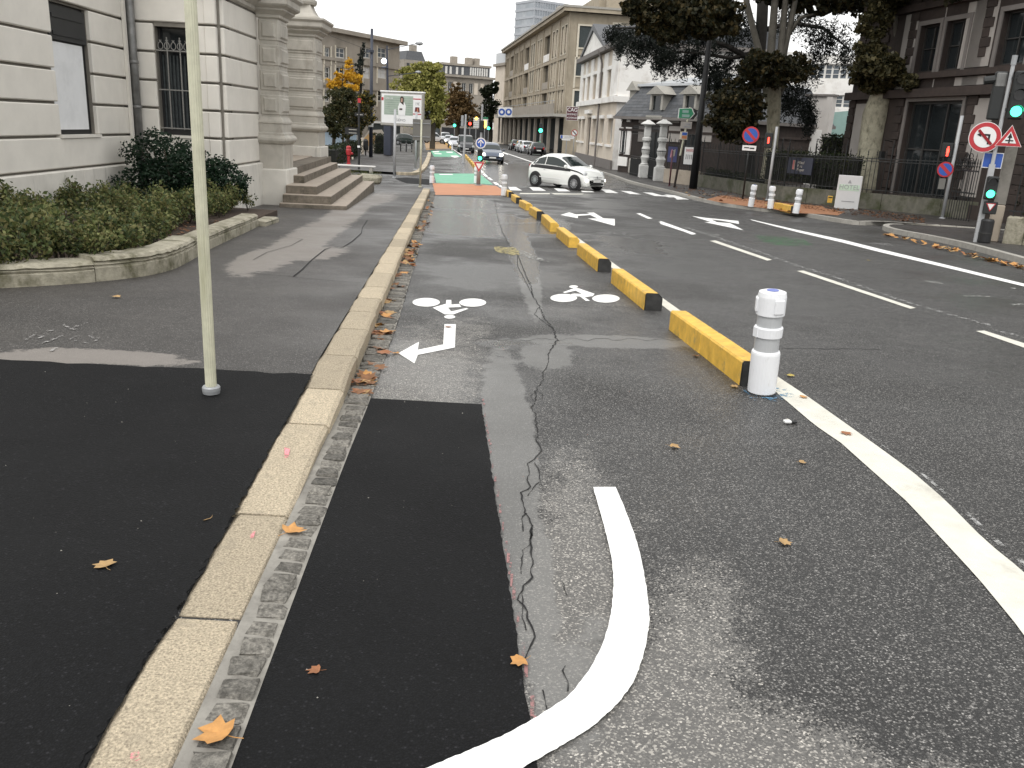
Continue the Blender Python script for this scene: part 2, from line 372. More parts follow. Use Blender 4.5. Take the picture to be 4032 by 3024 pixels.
s = MB(); s.ribbon([Vector((KP(Y)+.002, Y, gz(Y)+.011+(.01 if Y < 5 else 0)))-ko for Y in steps(.6, 31, .4)], [Vector((KP(Y)+wst(Y)+.012, Y, gz(Y)+.009))-ko for Y in steps(.6, 31, .4)])
s.f = [f[::-1] for f in s.f]; s.build('mortar_bed', X['mortar'], gut)
cob = []
for k in range(9):
    s = MB(); s.bev(-.062, .062, -.041, .041, -.03, .014, .008); s.v = [(x+U(-.011,.011), y+U(-.008,.008), z+U(-.004,.004)) for x, y, z in s.v]; cob.append(s.mesh('cobble', X['cobble']))
Y = 1.15
while Y < 30.8:
    p = U(.10, .118); mo = .034 if Y < 5 else .008; o = link('cobble', random.choice(cob), gut, Vector((KP(Y)+(mo+wst(Y))/2+U(-.004,.004), Y, gz(Y)+.005+U(-.002,.004)))-ko, R(4+U(-4,4)), scale=((wst(Y)-mo)/.124*U(.95,1.08), p/.1*1.06, U(.8,1.5))); Y += p

# ---- sheets laid over the asphalt
def sheet(name, px, mt, dz=.004, walk_=False, parent=None, sub=None, jag=0):
    pts = []
    for i, p in enumerate(px):
        q = px[(i+1) % len(px)]; n = sub or 1
        for k in range(n): t = k/n; pts.append((p[0]+(q[0]-p[0])*t, p[1]+(q[1]-p[1])*t))
    P = []
    for x, y in pts:
        g = G(x, y, dz)
        if walk_: g = G(x, y, dz+kh(g.y)); g = G(x, y, dz+kh(g.y))
        g.x += U(-jag, jag); g.y += U(-jag, jag)*1.5; P.append(g)
    o = P[0].copy(); s = MB(); s.add([p-o for p in P], [tuple(range(len(P)))])
    me = s.mesh(name, mt)
    if me.polygons[0].normal.z < 0: me.flip_normals()
    return link(name, me, parent, o)
bed = [KP(Y)-KW-.004 for Y in (.5, 5.3)]
# fresh black strip on the pavement and fresh black patch in the cycle lane
s = MB(); rows = []
pe = G(0, 1413, .13); pe2 = G(1190, 1478, .12)
for v in steps(0, 6, .12):
    Yend = pe2.y+(pe.y-pe2.y)*max(0, (pe2.x-(KP(5)-KW-v)))/(pe2.x-pe.x)+U(-.02,.02)
    e = U(.0, .022) if v == 0 else 0
    rows.append([(KP(Y)-KW-v+e*rnd()*1.5, Y, gz(Y)+kh(Y)+.003+.003) for Y in steps(.4, Yend, .2)][:200])
L_ = min(len(r) for r in rows); rows = [r[:L_-1]+[r[-1]] for r in rows]
struct(MB().grid([r[::-1] for r in rows]).build('fresh_asphalt_strip', X['fresh']))
s = MB(); a = []; b = []
for Y in steps(.7, pe2.y, .022): a.append((KP(Y)-KW-.03, Y, gz(Y)+kh(Y)+.0085)); b.append((KP(Y)-KW+.006+U(-.004,.016)*(rnd() < .8), Y, gz(Y)+kh(Y)+.0085))
s.ribbon(b, a); struct(s.build('fresh_asphalt_edge', X['fresh']))
s = MB(); a = []; b = []
for Y in steps(.9, 5.2, .03):
    l = KP(Y)+wst(Y)+U(-.007,.007); t = (Y-2.05)/(4.4-2.05); r = .095+(-.163-.095)*t
    a.append((l, Y, gz(Y)+.0075)); b.append((r+U(-.004,.004), Y, gz(Y)+.0075))
pr0, pr1 = G(1893, 1580), G(2085, 2840)
b = [(pr1.x+(pr0.x-pr1.x)*(p[1]-pr1.y)/(pr0.y-pr1.y)+U(-.004,.004), p[1], p[2]) for p in b]
top = (pr0.y-a[-1][1]); s.ribbon(b, a); struct(s.build('fresh_asphalt_patch', X['fresh']))
for k in range(35):                          # pink survey line sprayed along the patch
    Y = 2.0+k*.095; x = pr1.x+(pr0.x-pr1.x)*(Y-pr1.y)/(pr0.y-pr1.y)
    if rnd() < .8: s = MB().add([(0,0,0),(U(.006,.013),0,0),(U(.006,.013),.095,0),(0,.095,0)], [(0,1,2,3)]); s.build('survey_mark', X['wornp'], road, (x+.004, Y, gz(Y)+.004))

# ---- painted markings
mk = struct(link('road_markings', None, None, (0,0,0)))
def Z(ox, oy, k): return lambda L: [(ox+x/k, oy+y/k) for x, y in L]
zA, zB, zC = Z(1000,600,2.212), Z(1900,550,2.212), Z(2600,780,1.5447)
zD, zE, zF = Z(1600,440,5.53), Z(2650,560,3.687), Z(800,1300,2.212)
def mark(name, px, mt='white', dz=.004, **k): return sheet(name, px, X[mt], dz, parent=mk, **k)
def ell(cx, cy, rx, ry, n=22): return [(cx+rx*math.cos(2*math.pi*i/n), cy+ry*math.sin(2*math.pi*i/n)) for i in range(n)]
for c in (ell(1500,1305,120,38), ell(1905,1308,118,36), ell(1705,1432,49,16)): mark('bicycle_symbol', zA(c))
mark('bicycle_symbol', zA([(1675,1285),(1718,1285),(1720,1325),(1788,1320),(1806,1346),(1690,1352),(1718,1385),(1850,1355),(1868,1362),(1735,1412),(1660,1410),(1555,1352),(1672,1318)]))
mark('lane_arrow', [(1750,1276),(1795,1276),(1791,1368),(1645.4,1397),(1631.8,1431),(1568.5,1390.4),(1650,1345),(1645.4,1377),(1745,1356)])
for c in (ell(707,1378,117,35), ell(1075,1383,120,36), ell(793,1280,38,12)): mark('bicycle_symbol', zB(c))
mark('bicycle_symbol', zB([(700,1328),(800,1292),(840,1295),(977,1342),(960,1362),(890,1372),(936,1403),(900,1404),(850,1366),(790,1362),(770,1345),(800,1340),(866,1343),(810,1315),(715,1336)]))
# curved white band at our feet
o_ = [(2335,1917),(2375,2060),(2408,2200),(2415,2320),(2400,2440),(2365,2550),(2310,2650),(2240,2735),(2130,2810),(1990,2890),(1830,2960),(1660,3030),(1400,3130)]
i_ = [(2425,1917),(2475,2040),(2515,2160),(2540,2280),(2556,2400),(2552,2490),(2530,2590),(2490,2690),(2420,2780),(2330,2860),(2220,2930),(2080,3010),(1850,3150)]
def fine(P):
    P = dense3([tuple(G(*p, .0115)) for p in P]); return [Vector((x+U(-.0016,.0016), y+U(-.0016,.0016), z)) for x, y, z in P]
def dense3(pts, n=9):
    o = []
    for i in range(len(pts)-1):
        p0, p1, p2, p3 = (Vector(pts[min(max(j, 0), len(pts)-1)]) for j in (i-1, i, i+1, i+2))
        for k in range(n): t = k/n; o.append(tuple(.5*((2*p1)+(-p0+p2)*t+(2*p0-5*p1+4*p2-p3)*t*t+(-p0+3*p1-3*p2+p3)*t**3)))
    return o+[tuple(pts[-1])]
s = MB(); s.ribbon(fine(o_), fine(i_)); s.f = [f[::-1] for f in s.f]; s.build('curved_band', X['white'], mk)
# long cream line beside the yellow blocks
re = [(2015,762),(2047,780.6),(2135,839),(2189,884.5),(2280,939),(2456,1065),(2686.6,1228),(2890,1365),(3051,1475),(3191,1568),(3289,1638),(3434,1741),(3588,1853),(3718,1965),(3882,2130),(4032,2251),(4150,2360)]
le = [(3071,1558),(3079,1563),(3208,1673),(3312,1744),(3435,1854),(3571,1974),(3850,2274),(4032,2495),(4110,2620)]
GR = [G(*p, .004) for p in re[:9]]; GL = []
def resamp(P, n):
    L = [0.]
    for a, b in zip(P, P[1:]): L.append(L[-1]+(b-a).length)
    o = []
    for k in range(n):
        t = L[-1]*k/(n-1); i = max(j for j in range(len(L)-1) if L[j] <= t+1e-9); o.append(P[i].lerp(P[i+1], (t-L[i])/(L[i+1]-L[i])))
    return o
LE = resamp([G(*p, .004) for p in le], 24); RE = resamp([G(*p, .004) for p in re[8:]], 24)
for p in GR:
    GL.append(Vector((p.x-.13, p.y-.02, p.z)))
GL += LE; GR += RE
for P in (GL, GR):
    d = P[-1]-P[-4]; P += [P[-1]+d*1.5, P[-1]+d*4]
    for q in P[-2:]: q.z = gz(q.y)+.004
s = MB(); s.ribbon(GL, GR); s.f = [f for f in s.f]; me = s.mesh('edge_line', X['cream'])
if me.polygons[0].normal.z < 0: me.flip_normals()
link('edge_line', me, mk)
old = [Vector((p.x+.035, p.y, p.z-.001)) for p in GR if p.y < 6]; old2 = [Vector((p.x+.035+.012*(6-p.y), p.y, p.z-.001)) for p in GR if p.y < 6]
s = MB(); s.ribbon(old, old2); s.build('worn_line', X['worn'], mk)
# lane dashes, solid lines, ghost line
for d in ([(0,138),(0,157),(200,222),(215,215)], [(300,260),(335,257),(680,375),(650,380)], [(830,443),(870,440),(1555,668),(1520,673)], [(1920,808),(1970,805),(2300,910),(2300,940)]): mark('lane_dash', zC(d), 'white' if d[0][0] < 10 else 'cream')
mark('lane_dash', zB([(1337,642),(1375,640),(1482,687),(1440,689)])); mark('lane_dash', zB([(1530,716),(1570,714),(1862,822),(1820,826)]), dz=.003)
s = MB(); a = [G(*p, .004) for p in zC([(545,128),(840,195),(1120,255),(1340,310),(1800,420),(2212,520),(2500,590)])]; b = [G(*p, .004) for p in zC([(560,136),(830,206),(1110,271),(1330,327),(1790,435),(2212,537),(2500,610)])]
for P in (a, b):
    d = P[-1]-P[-3]; P.append(P[-1]+d*2); P[-1].z = gz(P[-1].y)+.004
s.ribbon(b, a); s.build('solid_line', X['white'], mk)
d3 = [G(*p, .004) for p in zC([(1920,808),(1970,805),(2300,910),(2300,940)])]; st_ = G(*zC([(1920,808)])[0])-G(*zC([(830,443)])[0])
for k in (1, 2): s = MB(); s.add([(p.x+st_.x*k, p.y+st_.y*k, gz(p.y+st_.y*k)+.004) for p in d3], [(3,2,1,0)]); me = s.mesh('lane_dash', X['cream']); me.flip_normals() if me.polygons[0].normal.z < 0 else None; link('lane_dash', me, mk)
for a, b in (((140,180),(330,240)), ((330,240),(560,320)), ((560,320),(800,405)), ((800,405),(1080,490)), ((1080,490),(1400,605)), ((1400,605),(1700,695)), ((1700,695),(2010,778)), ((2010,800),(2212,850))):
    mark('ghost_line', zC([a, (a[0]+26, a[1]-3), (b[0]+26, b[1]-3), b]), 'worn')
mark('stop_line', zC([(1260,272),(1380,272),(1420,290),(1380,288)]), 'worn'); 
for q in ([(310,222),(350,220),(365,227),(330,230)], [(800,242),(870,248),(880,255),(830,252)], [(1600,500),(1700,512),(1730,525),(1640,515)], [(1840,590),(2000,595),(2010,602),(1850,598)], [(2130,640),(2212,642),(2212,652),(2140,650)], [(2125,545),(2160,545),(2165,551),(2130,552)]): mark('paint_scrap', zC(q), 'worn2')
mark('worn_green_patch', zC([(570,225),(700,235),(860,245),(930,285),(800,290),(690,285),(620,262)]), 'worng', sub=3)
# turn arrows
mark('turn_arrow', zB([(678,655),(755,632),(812,650),(935,646),(905,636),(970,634),(1052,684),(1152,690),(1152,750),(915,686),(1000,686),(938,656),(830,663),(830,684)]))
mark('turn_arrow', zE([(270,1070),(500,1100),(950,1142),(958,1187),(700,1138),(560,1122),(640,1160),(830,1175),(1028,1278),(455,1160),(550,1158)]))
mark('turn_arrow', zE([(-180,770),(0,770),(230,828),(60,832),(20,800),(-60,800)])); mark('turn_arrow', zE([(160,795),(330,820),(590,870),(560,880),(300,850)]), 'worn')
# zebra and stop bars
for q in ([(225,412),(290,412),(345,443),(240,440)], [(405,413),(495,415),(555,445),(440,443)], [(620,423),(715,425),(765,450),(660,450)], [(855,443),(950,445),(975,458),(870,456)], [(1035,433),(1110,435),(1185,465),(1075,462)], [(1200,445),(1290,450),(1385,478),(1285,472)], [(1395,458),(1480,462),(1600,495),(1500,490)], [(1580,475),(1680,485),(1800,522),(1700,515)]): mark('zebra_stripe', zB(q), dz=.006)
mark('stop_bar', zB([(330,464),(585,466),(588,475),(320,473)]), 'cream'); mark('stop_bar', zB([(597,465),(800,470),(885,470),(870,477),(625,477)]), 'cream')
# cycle-lane paint further on
mark('green_panel', zD([(600,1345),(1500,1345),(1620,1370),(1890,1585),(650,1552)]), 'green', .006)
mark('green_panel', zD([(530,850),(1020,850),(1200,985),(600,980)]), 'green', .006)
mark('orange_panel', zA([(1555,268),(1960,278),(2110,292),(2192,345),(2192,374),(1580,370)]), 'orange', .006)
mark('ochre_ramp', zD([(390,612),(730,602),(960,800),(430,832)]), 'ochre', .006)
for q in ([(700,1355),(1000,1355),(1040,1395),(900,1400),(860,1385),(760,1385)], [(560,860),(710,858),(720,880),(590,885)], [(860,870),(1000,870),(1015,895),(880,890)], [(600,905),(760,905),(775,925),(610,920)], [(960,955),(1110,955),(1150,985),(1050,1000),(980,975)]): mark('bicycle_symbol', zD(q), dz=.010)
for q in ([(1030,1060),(1210,1060),(1210,1085),(1040,1085)], [(600,1065),(700,1070),(690,1080),(605,1078)], [(590,1150),(700,1155),(700,1165),(600,1165)], [(600,1215),(720,1215),(715,1228),(605,1228)], [(1170,1255),(1450,1255),(1450,1280),(1340,1282),(1310,1270),(1180,1275)], [(960,1180),(1000,1180),(1040,1225),(985,1225)], [(650,1535),(770,1537),(760,1552),(655,1550)], [(1370,1550),(1720,1560),(1730,1575),(1380,1568)], [(1340,1495),(1480,1480),(1500,1530),(1400,1530)], [(1110,828),(1210,828),(1215,842),(1120,842)], [(1270,840),(1340,845),(1330,862),(1270,860)]): mark('lane_mark', zD(q), 'worn', dz=.010)
for q in ([(1610,1280),(1640,1275),(1690,1330),(1640,1335)], [(1650,1350),(1710,1345),(1785,1410),(1730,1418)], [(1750,1432),(1810,1428),(1895,1490),(1835,1492)], [(1885,1535),(1960,1535),(2030,1590),(1950,1595)], [(1985,1600),(2060,1600),(2115,1640),(2060,1645)], [(1015,820),(1030,818),(1215,940),(1200,955)]): mark('edge_dash', zD(q), 'white', dz=.010)
for q in ([(2060,870),(2212,925),(2212,940),(2060,885)], [(2030,1040),(2060,1045),(2110,1080),(2080,1085)], [(2110,1090),(2212,1130),(2212,1150),(2130,1110)], [(1500,840),(1530,838),(1560,865),(1540,870)]): mark('lane_dash', zD(q), 'white', dz=.008)
mark('road_line', zB([(160,105),(175,105),(475,205),(460,208)]), 'white', .008)
for q in ([(0,490),(60,480),(120,490),(175,488),(175,498),(0,500)], [(-280,398),(-180,392),(-95,398),(-100,408),(-250,408)], [(-230,650),(-130,650),(-60,690),(-100,695)], [(100,720),(500,722),(500,730),(110,740)]): mark('worn_symbol', zB(q), 'worn', sub=3)
for q in ([(100,930),(290,940),(330,1000),(240,1005),(110,970)],): mark('worn_arrow', zB(q), 'worny', sub=4, jag=.02)
mark('worn_arrow', zB([(310,950),(580,1060),(590,1068),(420,1035),(330,1005)]), 'worn2', sub=3)
mark('survey_mark', [(2925,1535),(2960,1520),(3110,1530),(3130,1560),(3060,1580),(2960,1575)], 'wornb', .005, sub=3)
for q in ([(1120,1760),(1142,1768),(1135,1800),(1121,1802)], [(985,2098),(1006,2090),(998,2118),(986,2118)], [(515,2965),(548,2955),(552,2990),(530,3000),(512,2985)]):
    sheet('survey_mark', q, X['pink'], .0095, True, kerb); bpy.data.objects[-1] if 0 else None
for o in [o for o in C.objects if o.name.startswith('survey_mark') and o.parent == kerb]: o.location = Vector(o.location)-ko
# chalk scribbles on the pavement
def scribble(pts, w_, nm='chalk_mark', mt='chalk'):
    s = MB(); P = [G(x, y, .16) for x, y in pts]; P = [Vector((p.x, p.y, gz(p.y)+kh(p.y)+.003)) for p in P]
    a = []; b = []
    for i, p in enumerate(P):
        d = (P[min(i+1,len(P)-1)]-P[max(i-1,0)]); n = Vector((-d.y, d.x, 0)).normalized()*w_*U(.6,1.2); a.append(p+n); b.append(p-n)
    s.ribbon(a, b); me = s.mesh(nm, X[mt])
    if me.polygons and me.polygons[0].normal.z < 0: me.flip_normals()
    return link(nm, me, walk)
zG = Z(0,500,1.8433)
for L in ([(180,1530),(250,1490),(310,1500),(260,1525)], [(300,1470),(400,1455)], [(330,1475),(420,1475)], [(380,1450),(500,1445)], [(520,1450),(460,1420),(520,1400),(570,1415),(540,1440)], [(530,1455),(630,1400)], [(450,1545),(580,1485)], [(540,1530),(640,1550),(700,1530),(640,1495),(720,1515)], [(330,1615),(410,1580)], [(300,1555),(450,1495)]): scribble(zG(L), .012)

# ---- the long crack in the lane and its branches
def crack(px, w_=.006, jit=.012):
    P = [G(x, y, .0035) for x, y in px]; Q = []
    for a, b in zip(P, P[1:]):
        n = max(2, int((b-a).length/.035))
        for k in range(n): p = a.lerp(b, k/n); p.x += U(-jit, jit); Q.append(p)
    Q.append(P[-1]); A = []; B_ = []
    for p in Q: t = w_*U(.3, 1.4); A.append(p+Vector((-t, 0, 0))); B_.append(p+Vector((t, 0, 0)))
    s = MB(); s.ribbon(B_, A); me = s.mesh('crack', X['crack'])
    if me.polygons[0].normal.z < 0: me.flip_normals()
    link('crack', me, road)
f_ = 1.8228
zH, zI = Z(1800,1400,2.212), Z(1600,2000,1.58)
main = [(x*f_, y*f_) for x, y in ((1068,430),(1075,470),(1085,500),(1100,530),(1118,550),(1130,580),(1145,612),(1152,640),(1165,662),(1178,690),(1196,712),(1204,735),(1188,757))]
crack(main, .0055)
mid = zH([(790,0),(800,60),(745,150),(755,200),(680,310),(690,385),(640,450),(690,520),(690,600),(700,670),(690,740),(745,830),(690,880),(615,940),(630,1000),(600,1080),(650,1140),(560,1190),(555,1250),(600,1370),(640,1420),(655,1480),(640,1600)])
crack([main[-1]]+mid, .0034, .007)
crack([mid[-1]]+zI([(775,120),(780,300),(780,430),(715,510),(700,570),(745,640),(775,730),(790,800),(745,900),(720,960)]), .0036, .006)
crack(zH([(680,930),(720,1030),(725,1090),(660,1150),(615,1220)]), .0024, .005); crack(zH([(600,1370),(560,1420),(575,1530)]), .003, .004)
crack(zI([(770,220),(725,260),(720,340),(715,410)]), .0024, .005); crack(zI([(715,510),(730,600),(720,680),(745,760)]), .003, .004)
crack(zI([(975,460),(985,500),(1000,545)]), .002, .003); crack(zI([(985,980),(975,1010),(1000,1080),(1005,1140)]), .0025, .003); crack(zI([(850,1130),(860,1210),(880,1270)]), .002, .003)
crack(zH([(690,310),(640,350),(660,385),(740,380),(745,340),(700,305)]), .002, .002)
crack([main[8], (main[8][0]-20, main[8][1]+30), (main[9][0]-18, main[9][1]), main[10]], .004, .006); crack([main[4], (main[5][0]-22, main[5][1]-10), main[7]], .004, .008)
s_ = [(1060+i*22, 735+U(-3,3)) for i in range(22)]; crack([(x*f_, y*f_) for x, y in [(800+i*30, 732+U(-2,2)) for i in range(4)]], .002)
def hcrack(px, w_=.005):
    P = [G(x, y, .0035) for x, y in px]; A = [p+Vector((0, w_*U(.4,1.5), 0)) for p in P]; B_ = [p-Vector((0, w_*U(.4,1.5), 0)) for p in P]
    s = MB(); s.ribbon(B_, A); me = s.mesh('crack', X['crack']);
    if me.polygons[0].normal.z < 0: me.flip_normals()
    link('crack', me, road)
hcrack([((1000+i*9)*f_, (733+math.sin(i*.9)*2+U(-1.5,1.5))*f_) for i in range(60)], .004)
hcrack([((1690+i*10)*f_, (752+i*.12+U(-1,1))*f_) for i in range(22)], .005)
# cracks and joints in the old pavement
def wcrack(px, w_=.006): scribble([(x+U(-3,3), y+U(-3,3)) for x, y in px], w_, 'pavement_joint', 'crack')
wcrack(zA([(350,1068),(420,1000),(500,930),(620,830),(660,815),(780,808),(850,770),(930,690),(940,640),(990,580)]), .008)
wcrack(zA([(0,1035),(150,1050),(350,1068)])); wcrack(zA([(350,1068),(380,1080),(600,1095),(930,1120)]), .004); wcrack(zA([(0,925),(120,860),(330,805),(430,750),(280,730),(60,712)]), .005)
wcrack(zA([(990,572),(1280,595)]), .005)
# ================================================================ THE STONE BUILDING ON THE LEFT
BZ = gz(17)+.14
bl = thing('stone_building', 'pale rusticated limestone building with banded walls, piers and barred window', 'building', (-7.49, 16.9, 0), R(2.1))
def loc_(px, py, Y): p = at(px, py, Y)-Vector((-7.49,16.9,0)); c, s = math.cos(R(2.1)), math.sin(R(2.1)); return (p.x*c+p.y*s, -p.x*s+p.y*c, p.z)
zc = [.56, 1.07, 1.58, 2.08, 2.59, 3.10, 3.60, 4.10, 4.60, 5.1]
g_ = .020
core = MB()
core.box(-.5, -.07, -9.5, -2.94, -.9, 5.1).box(-.5, -.07, -1.62, .5, -.9, 5.1).box(-.5, -.07, -2.94, -1.62, -.9, 1.075).box(-.5, -.07, -2.94, -1.62, 3.08, 5.1)
core.box(-.035, .46, .06, .6, -.9, 5.1).box(1.13, 1.66, .07, .6, -.9, 5.1).box(.46, 1.13, .035, .6, -.9, 1.09).box(.46, 1.13, .035, .6, 3.04, 5.1)
core.box(1.2, 1.70, .55, 2.5, -.9, 5.1)
core.build('wall', X['joint'], bl)
def blk(x0, x1, y0, y1, z0, z1, c=.016, m='stone'): return MB().bev(x0, x1, y0, y1, z0, z1, c).build('stone_block', X[m], bl)
for z0, z1 in zip(zc, zc[1:]):
    a, b = z0+g_, z1-g_
    win = z1 < 3.2 and z0 > 1.0
    if win:
        blk(-.3, 0, -9.4, -2.94, a, b); blk(-.3, 0, -1.6, -.03, a, b)
        blk(-.02, .445, 0, .3, a, b); blk(1.145, 1.42, 0, .3, a, b)
    else:
        blk(-.3, 0, -9.4, -.03, a, b); blk(-.02, 1.42, 0, .3, a, b)
    blk(1.40, 1.62, -.03, .3, a, b); blk(1.55, 1.735, .10, .42, a, b); blk(1.3, 1.73, .40, 2.45, a, b)
# plinth courses
for a, b in ((-9.4,-5.2), (-5.2,-2.4), (-2.4,-.02)): blk(-.3, .05, a, b-.006, -.62, .545, .02, 'plinth')
blk(-.02, 1.45, -.05, .3, -.62, .545, .02, 'plinth'); blk(1.43, 1.66, -.08, .3, -.62, .545, .02, 'plinth'); blk(1.4, 1.80, .05, 2.45, -.62, .545, .02, 'plinth')
# boarded window in the long wall
wn = MB().box(-.20, -.12, -2.94, -1.6, 1.09, 3.07).build('window', X['blackmetal'], bl)
MB().box(-.12, -.085, -2.90, -1.78, 1.17, 2.50).build('white_board', X['board'], wn)
s = MB(); s.box(-.12, -.06, -2.90, -1.66, 2.53, 3.03); s.box(-.06, -.045, -2.8, -1.78, 2.60, 2.66).box(-.06, -.045, -2.8, -1.78, 2.86, 2.92); s.build('shutter_box', X['darkwood'], wn)
MB().box(-.16, .03, -2.98, -1.56, 1.045, 1.09).build('sill', X['stone'], wn)
# barred window in the return wall
wn = MB().box(.46, 1.13, .26, .3, 1.1, 3.03).build('window', X['glass'], bl)
s = MB()
for k in range(9): s.box(.5+k*.068, .53+k*.068, .235, .255, 1.2, 2.55)
s.build('curtain', X['curtain'], wn)
s = MB(); s.box(.46, .50, .2, .26, 1.1, 3.03).box(1.09, 1.13, .2, .26, 1.1, 3.03).box(.5, 1.09, .2, .26, 2.6, 2.66).box(.5, 1.09, .2, .26, 1.1, 1.2); s.build('frame', X['blackmetal'], wn)
s = MB()
for x in (.66, .90): s.tube([(x,.08,1.2),(x,.08,2.86)], .012, 6)
for z in (1.22, 1.92, 2.62): s.tube([(.44,.08,z),(1.15,.08,z)], .012, 6)
for x in (.54, .66, .78, .90, 1.02):
    for sg in (-1, 1): s.tube([(x+sg*.06*math.sin(t)*(1-t/7), .08, 2.64+.045*t-.01*math.sin(t*2)) for t in [i*.5 for i in range(9)]], .008, 5)
s.build('grille', X['wroughtiron'], wn)
MB().box(.43, 1.16, -.03, .2, 1.05, 1.095).build('sill', X['stone'], wn)
# downpipe in the corner
s = MB(); s.tube([(.09,-.10,.1),(.09,-.10,5.1)], .075, 14)
for z in (1.55, 2.35, 3.6): s.lathe([(.085,z),(.092,z+.01),(.092,z+.05),(.085,z+.06)], 14, (.09,-.10,0))
s.build('downpipe', X['zinc'], bl, smooth=True)
MB().box(.005, .05, -.30, -.2, .56, 5.1).build('pipe_casing', X['stone'], bl)
# cornice over the projecting part
MB().rloft(.0, 1.72, .0, 2.4, [(.0,3.62),(.05,3.66),(.05,3.72),(.14,3.80),(.20,3.83),(.20,3.95),(.26,4.02),(.26,4.08)]).build('cornice', X['stone2'], bl)

def pier(x0, x1, y0, y1, zb, z_):            # pier of bevelled blocks on a moulded base; z_: plinth top, block bottom, pitch, count
    zp, zt, zs, pitch, n = z_
    pr = link('pier', None, bl, (0,0,0))
    MB().bev(x0-.13, x1+.13, y0-.13, y1+.13, zb, zp, .02).build('plinth', X['plinth'], pr)
    MB().bev(x0-.05, x1+.05, y0-.05, y1+.05, zp-.01, zt, .012).build('pedestal', X['stone2'], pr)
    h = zs-zt
    MB().rloft(x0, x1, y0, y1, [(.06,zt),(.10,zt+h*.05),(.135,zt+h*.14),(.135,zt+h*.22),(.10,zt+h*.30),(.075,zt+h*.33),(.07,zt+h*.40),(.035,zt+h*.44),(.03,zt+h*.74),(.05,zt+h*.78),(.045,zt+h*.84),(.0,zt+h)]).build('base_moulding', X['stone2'], pr)
    MB().box(x0+.02, x1-.02, y0+.02, y1-.02, zs-.02, zs+n*pitch).build('shaft', X['stone2'], pr)
    for k in range(n):
        a = zs+k*pitch+.03; b = a+pitch-.06; s = MB(); s.bev(x0, x1, y0, y1, a, b, .03)
        s.build('stone_block', X['stone2'], pr)
        i = .07; q = MB(); q.add([(x0+i,y0+.002,a+i),(x1-i,y0+.002,a+i),(x1-i,y0+.002,b-i),(x0+i,y0+.002,b-i),(x0+i+.035,y0-.03,a+i+.035),(x1-i-.035,y0-.03,a+i+.035),(x1-i-.035,y0-.03,b-i-.035),(x0+i+.035,y0-.03,b-i-.035)], [(4,5,6,7),(0,1,5,4),(1,2,6,5),(2,3,7,6),(3,0,4,7)])
        if y1-y0 > .3: q.add([(x1-.002,y0+i,a+i),(x1-.002,y1-i,a+i),(x1-.002,y1-i,b-i),(x1-.002,y0+i,b-i),(x1+.03,y0+i+.035,a+i+.035),(x1+.03,y1-i-.035,a+i+.035),(x1+.03,y1-i-.035,b-i-.035),(x1+.03,y0+i+.035,b-i-.035)], [(4,5,6,7),(0,1,5,4),(1,2,6,5),(2,3,7,6),(3,0,4,7)])
        q.build('panel', X['stone2'], pr)
    zt2 = zs+n*pitch
    MB().rloft(x0, x1, y0, y1, [(.0,zt2-.02),(.03,zt2),(.03,zt2+.05),(.09,zt2+.1),(.14,zt2+.14),(.14,zt2+.17),(.22,zt2+.22),(.24,zt2+.25),(.24,zt2+.36),(.30,zt2+.42),(.30,zt2+.47),(.0,zt2+.5)]).build('capital', X['stone2'], pr)
    return pr
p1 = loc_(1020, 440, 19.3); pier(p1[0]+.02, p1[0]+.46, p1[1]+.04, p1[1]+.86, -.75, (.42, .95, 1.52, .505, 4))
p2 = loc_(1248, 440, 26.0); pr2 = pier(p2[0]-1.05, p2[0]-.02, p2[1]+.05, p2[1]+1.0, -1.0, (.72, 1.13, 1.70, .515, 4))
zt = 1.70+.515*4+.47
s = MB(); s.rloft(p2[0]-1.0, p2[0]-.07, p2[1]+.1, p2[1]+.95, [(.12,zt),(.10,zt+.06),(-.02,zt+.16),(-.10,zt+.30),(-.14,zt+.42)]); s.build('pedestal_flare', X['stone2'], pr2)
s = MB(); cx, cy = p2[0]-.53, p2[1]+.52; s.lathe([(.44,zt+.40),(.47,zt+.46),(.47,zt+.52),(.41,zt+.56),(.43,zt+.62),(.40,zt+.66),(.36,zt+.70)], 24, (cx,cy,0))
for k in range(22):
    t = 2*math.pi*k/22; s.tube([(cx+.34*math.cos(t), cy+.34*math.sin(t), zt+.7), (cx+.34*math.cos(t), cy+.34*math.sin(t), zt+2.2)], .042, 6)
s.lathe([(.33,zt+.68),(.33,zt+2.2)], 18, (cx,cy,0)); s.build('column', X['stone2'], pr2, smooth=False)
MB().box(p2[0]-2.2, p2[0]-1.25, p1[1]+.5, p2[1]+1.5, -1, 5).build('porch_wall', X['stone2'], bl)

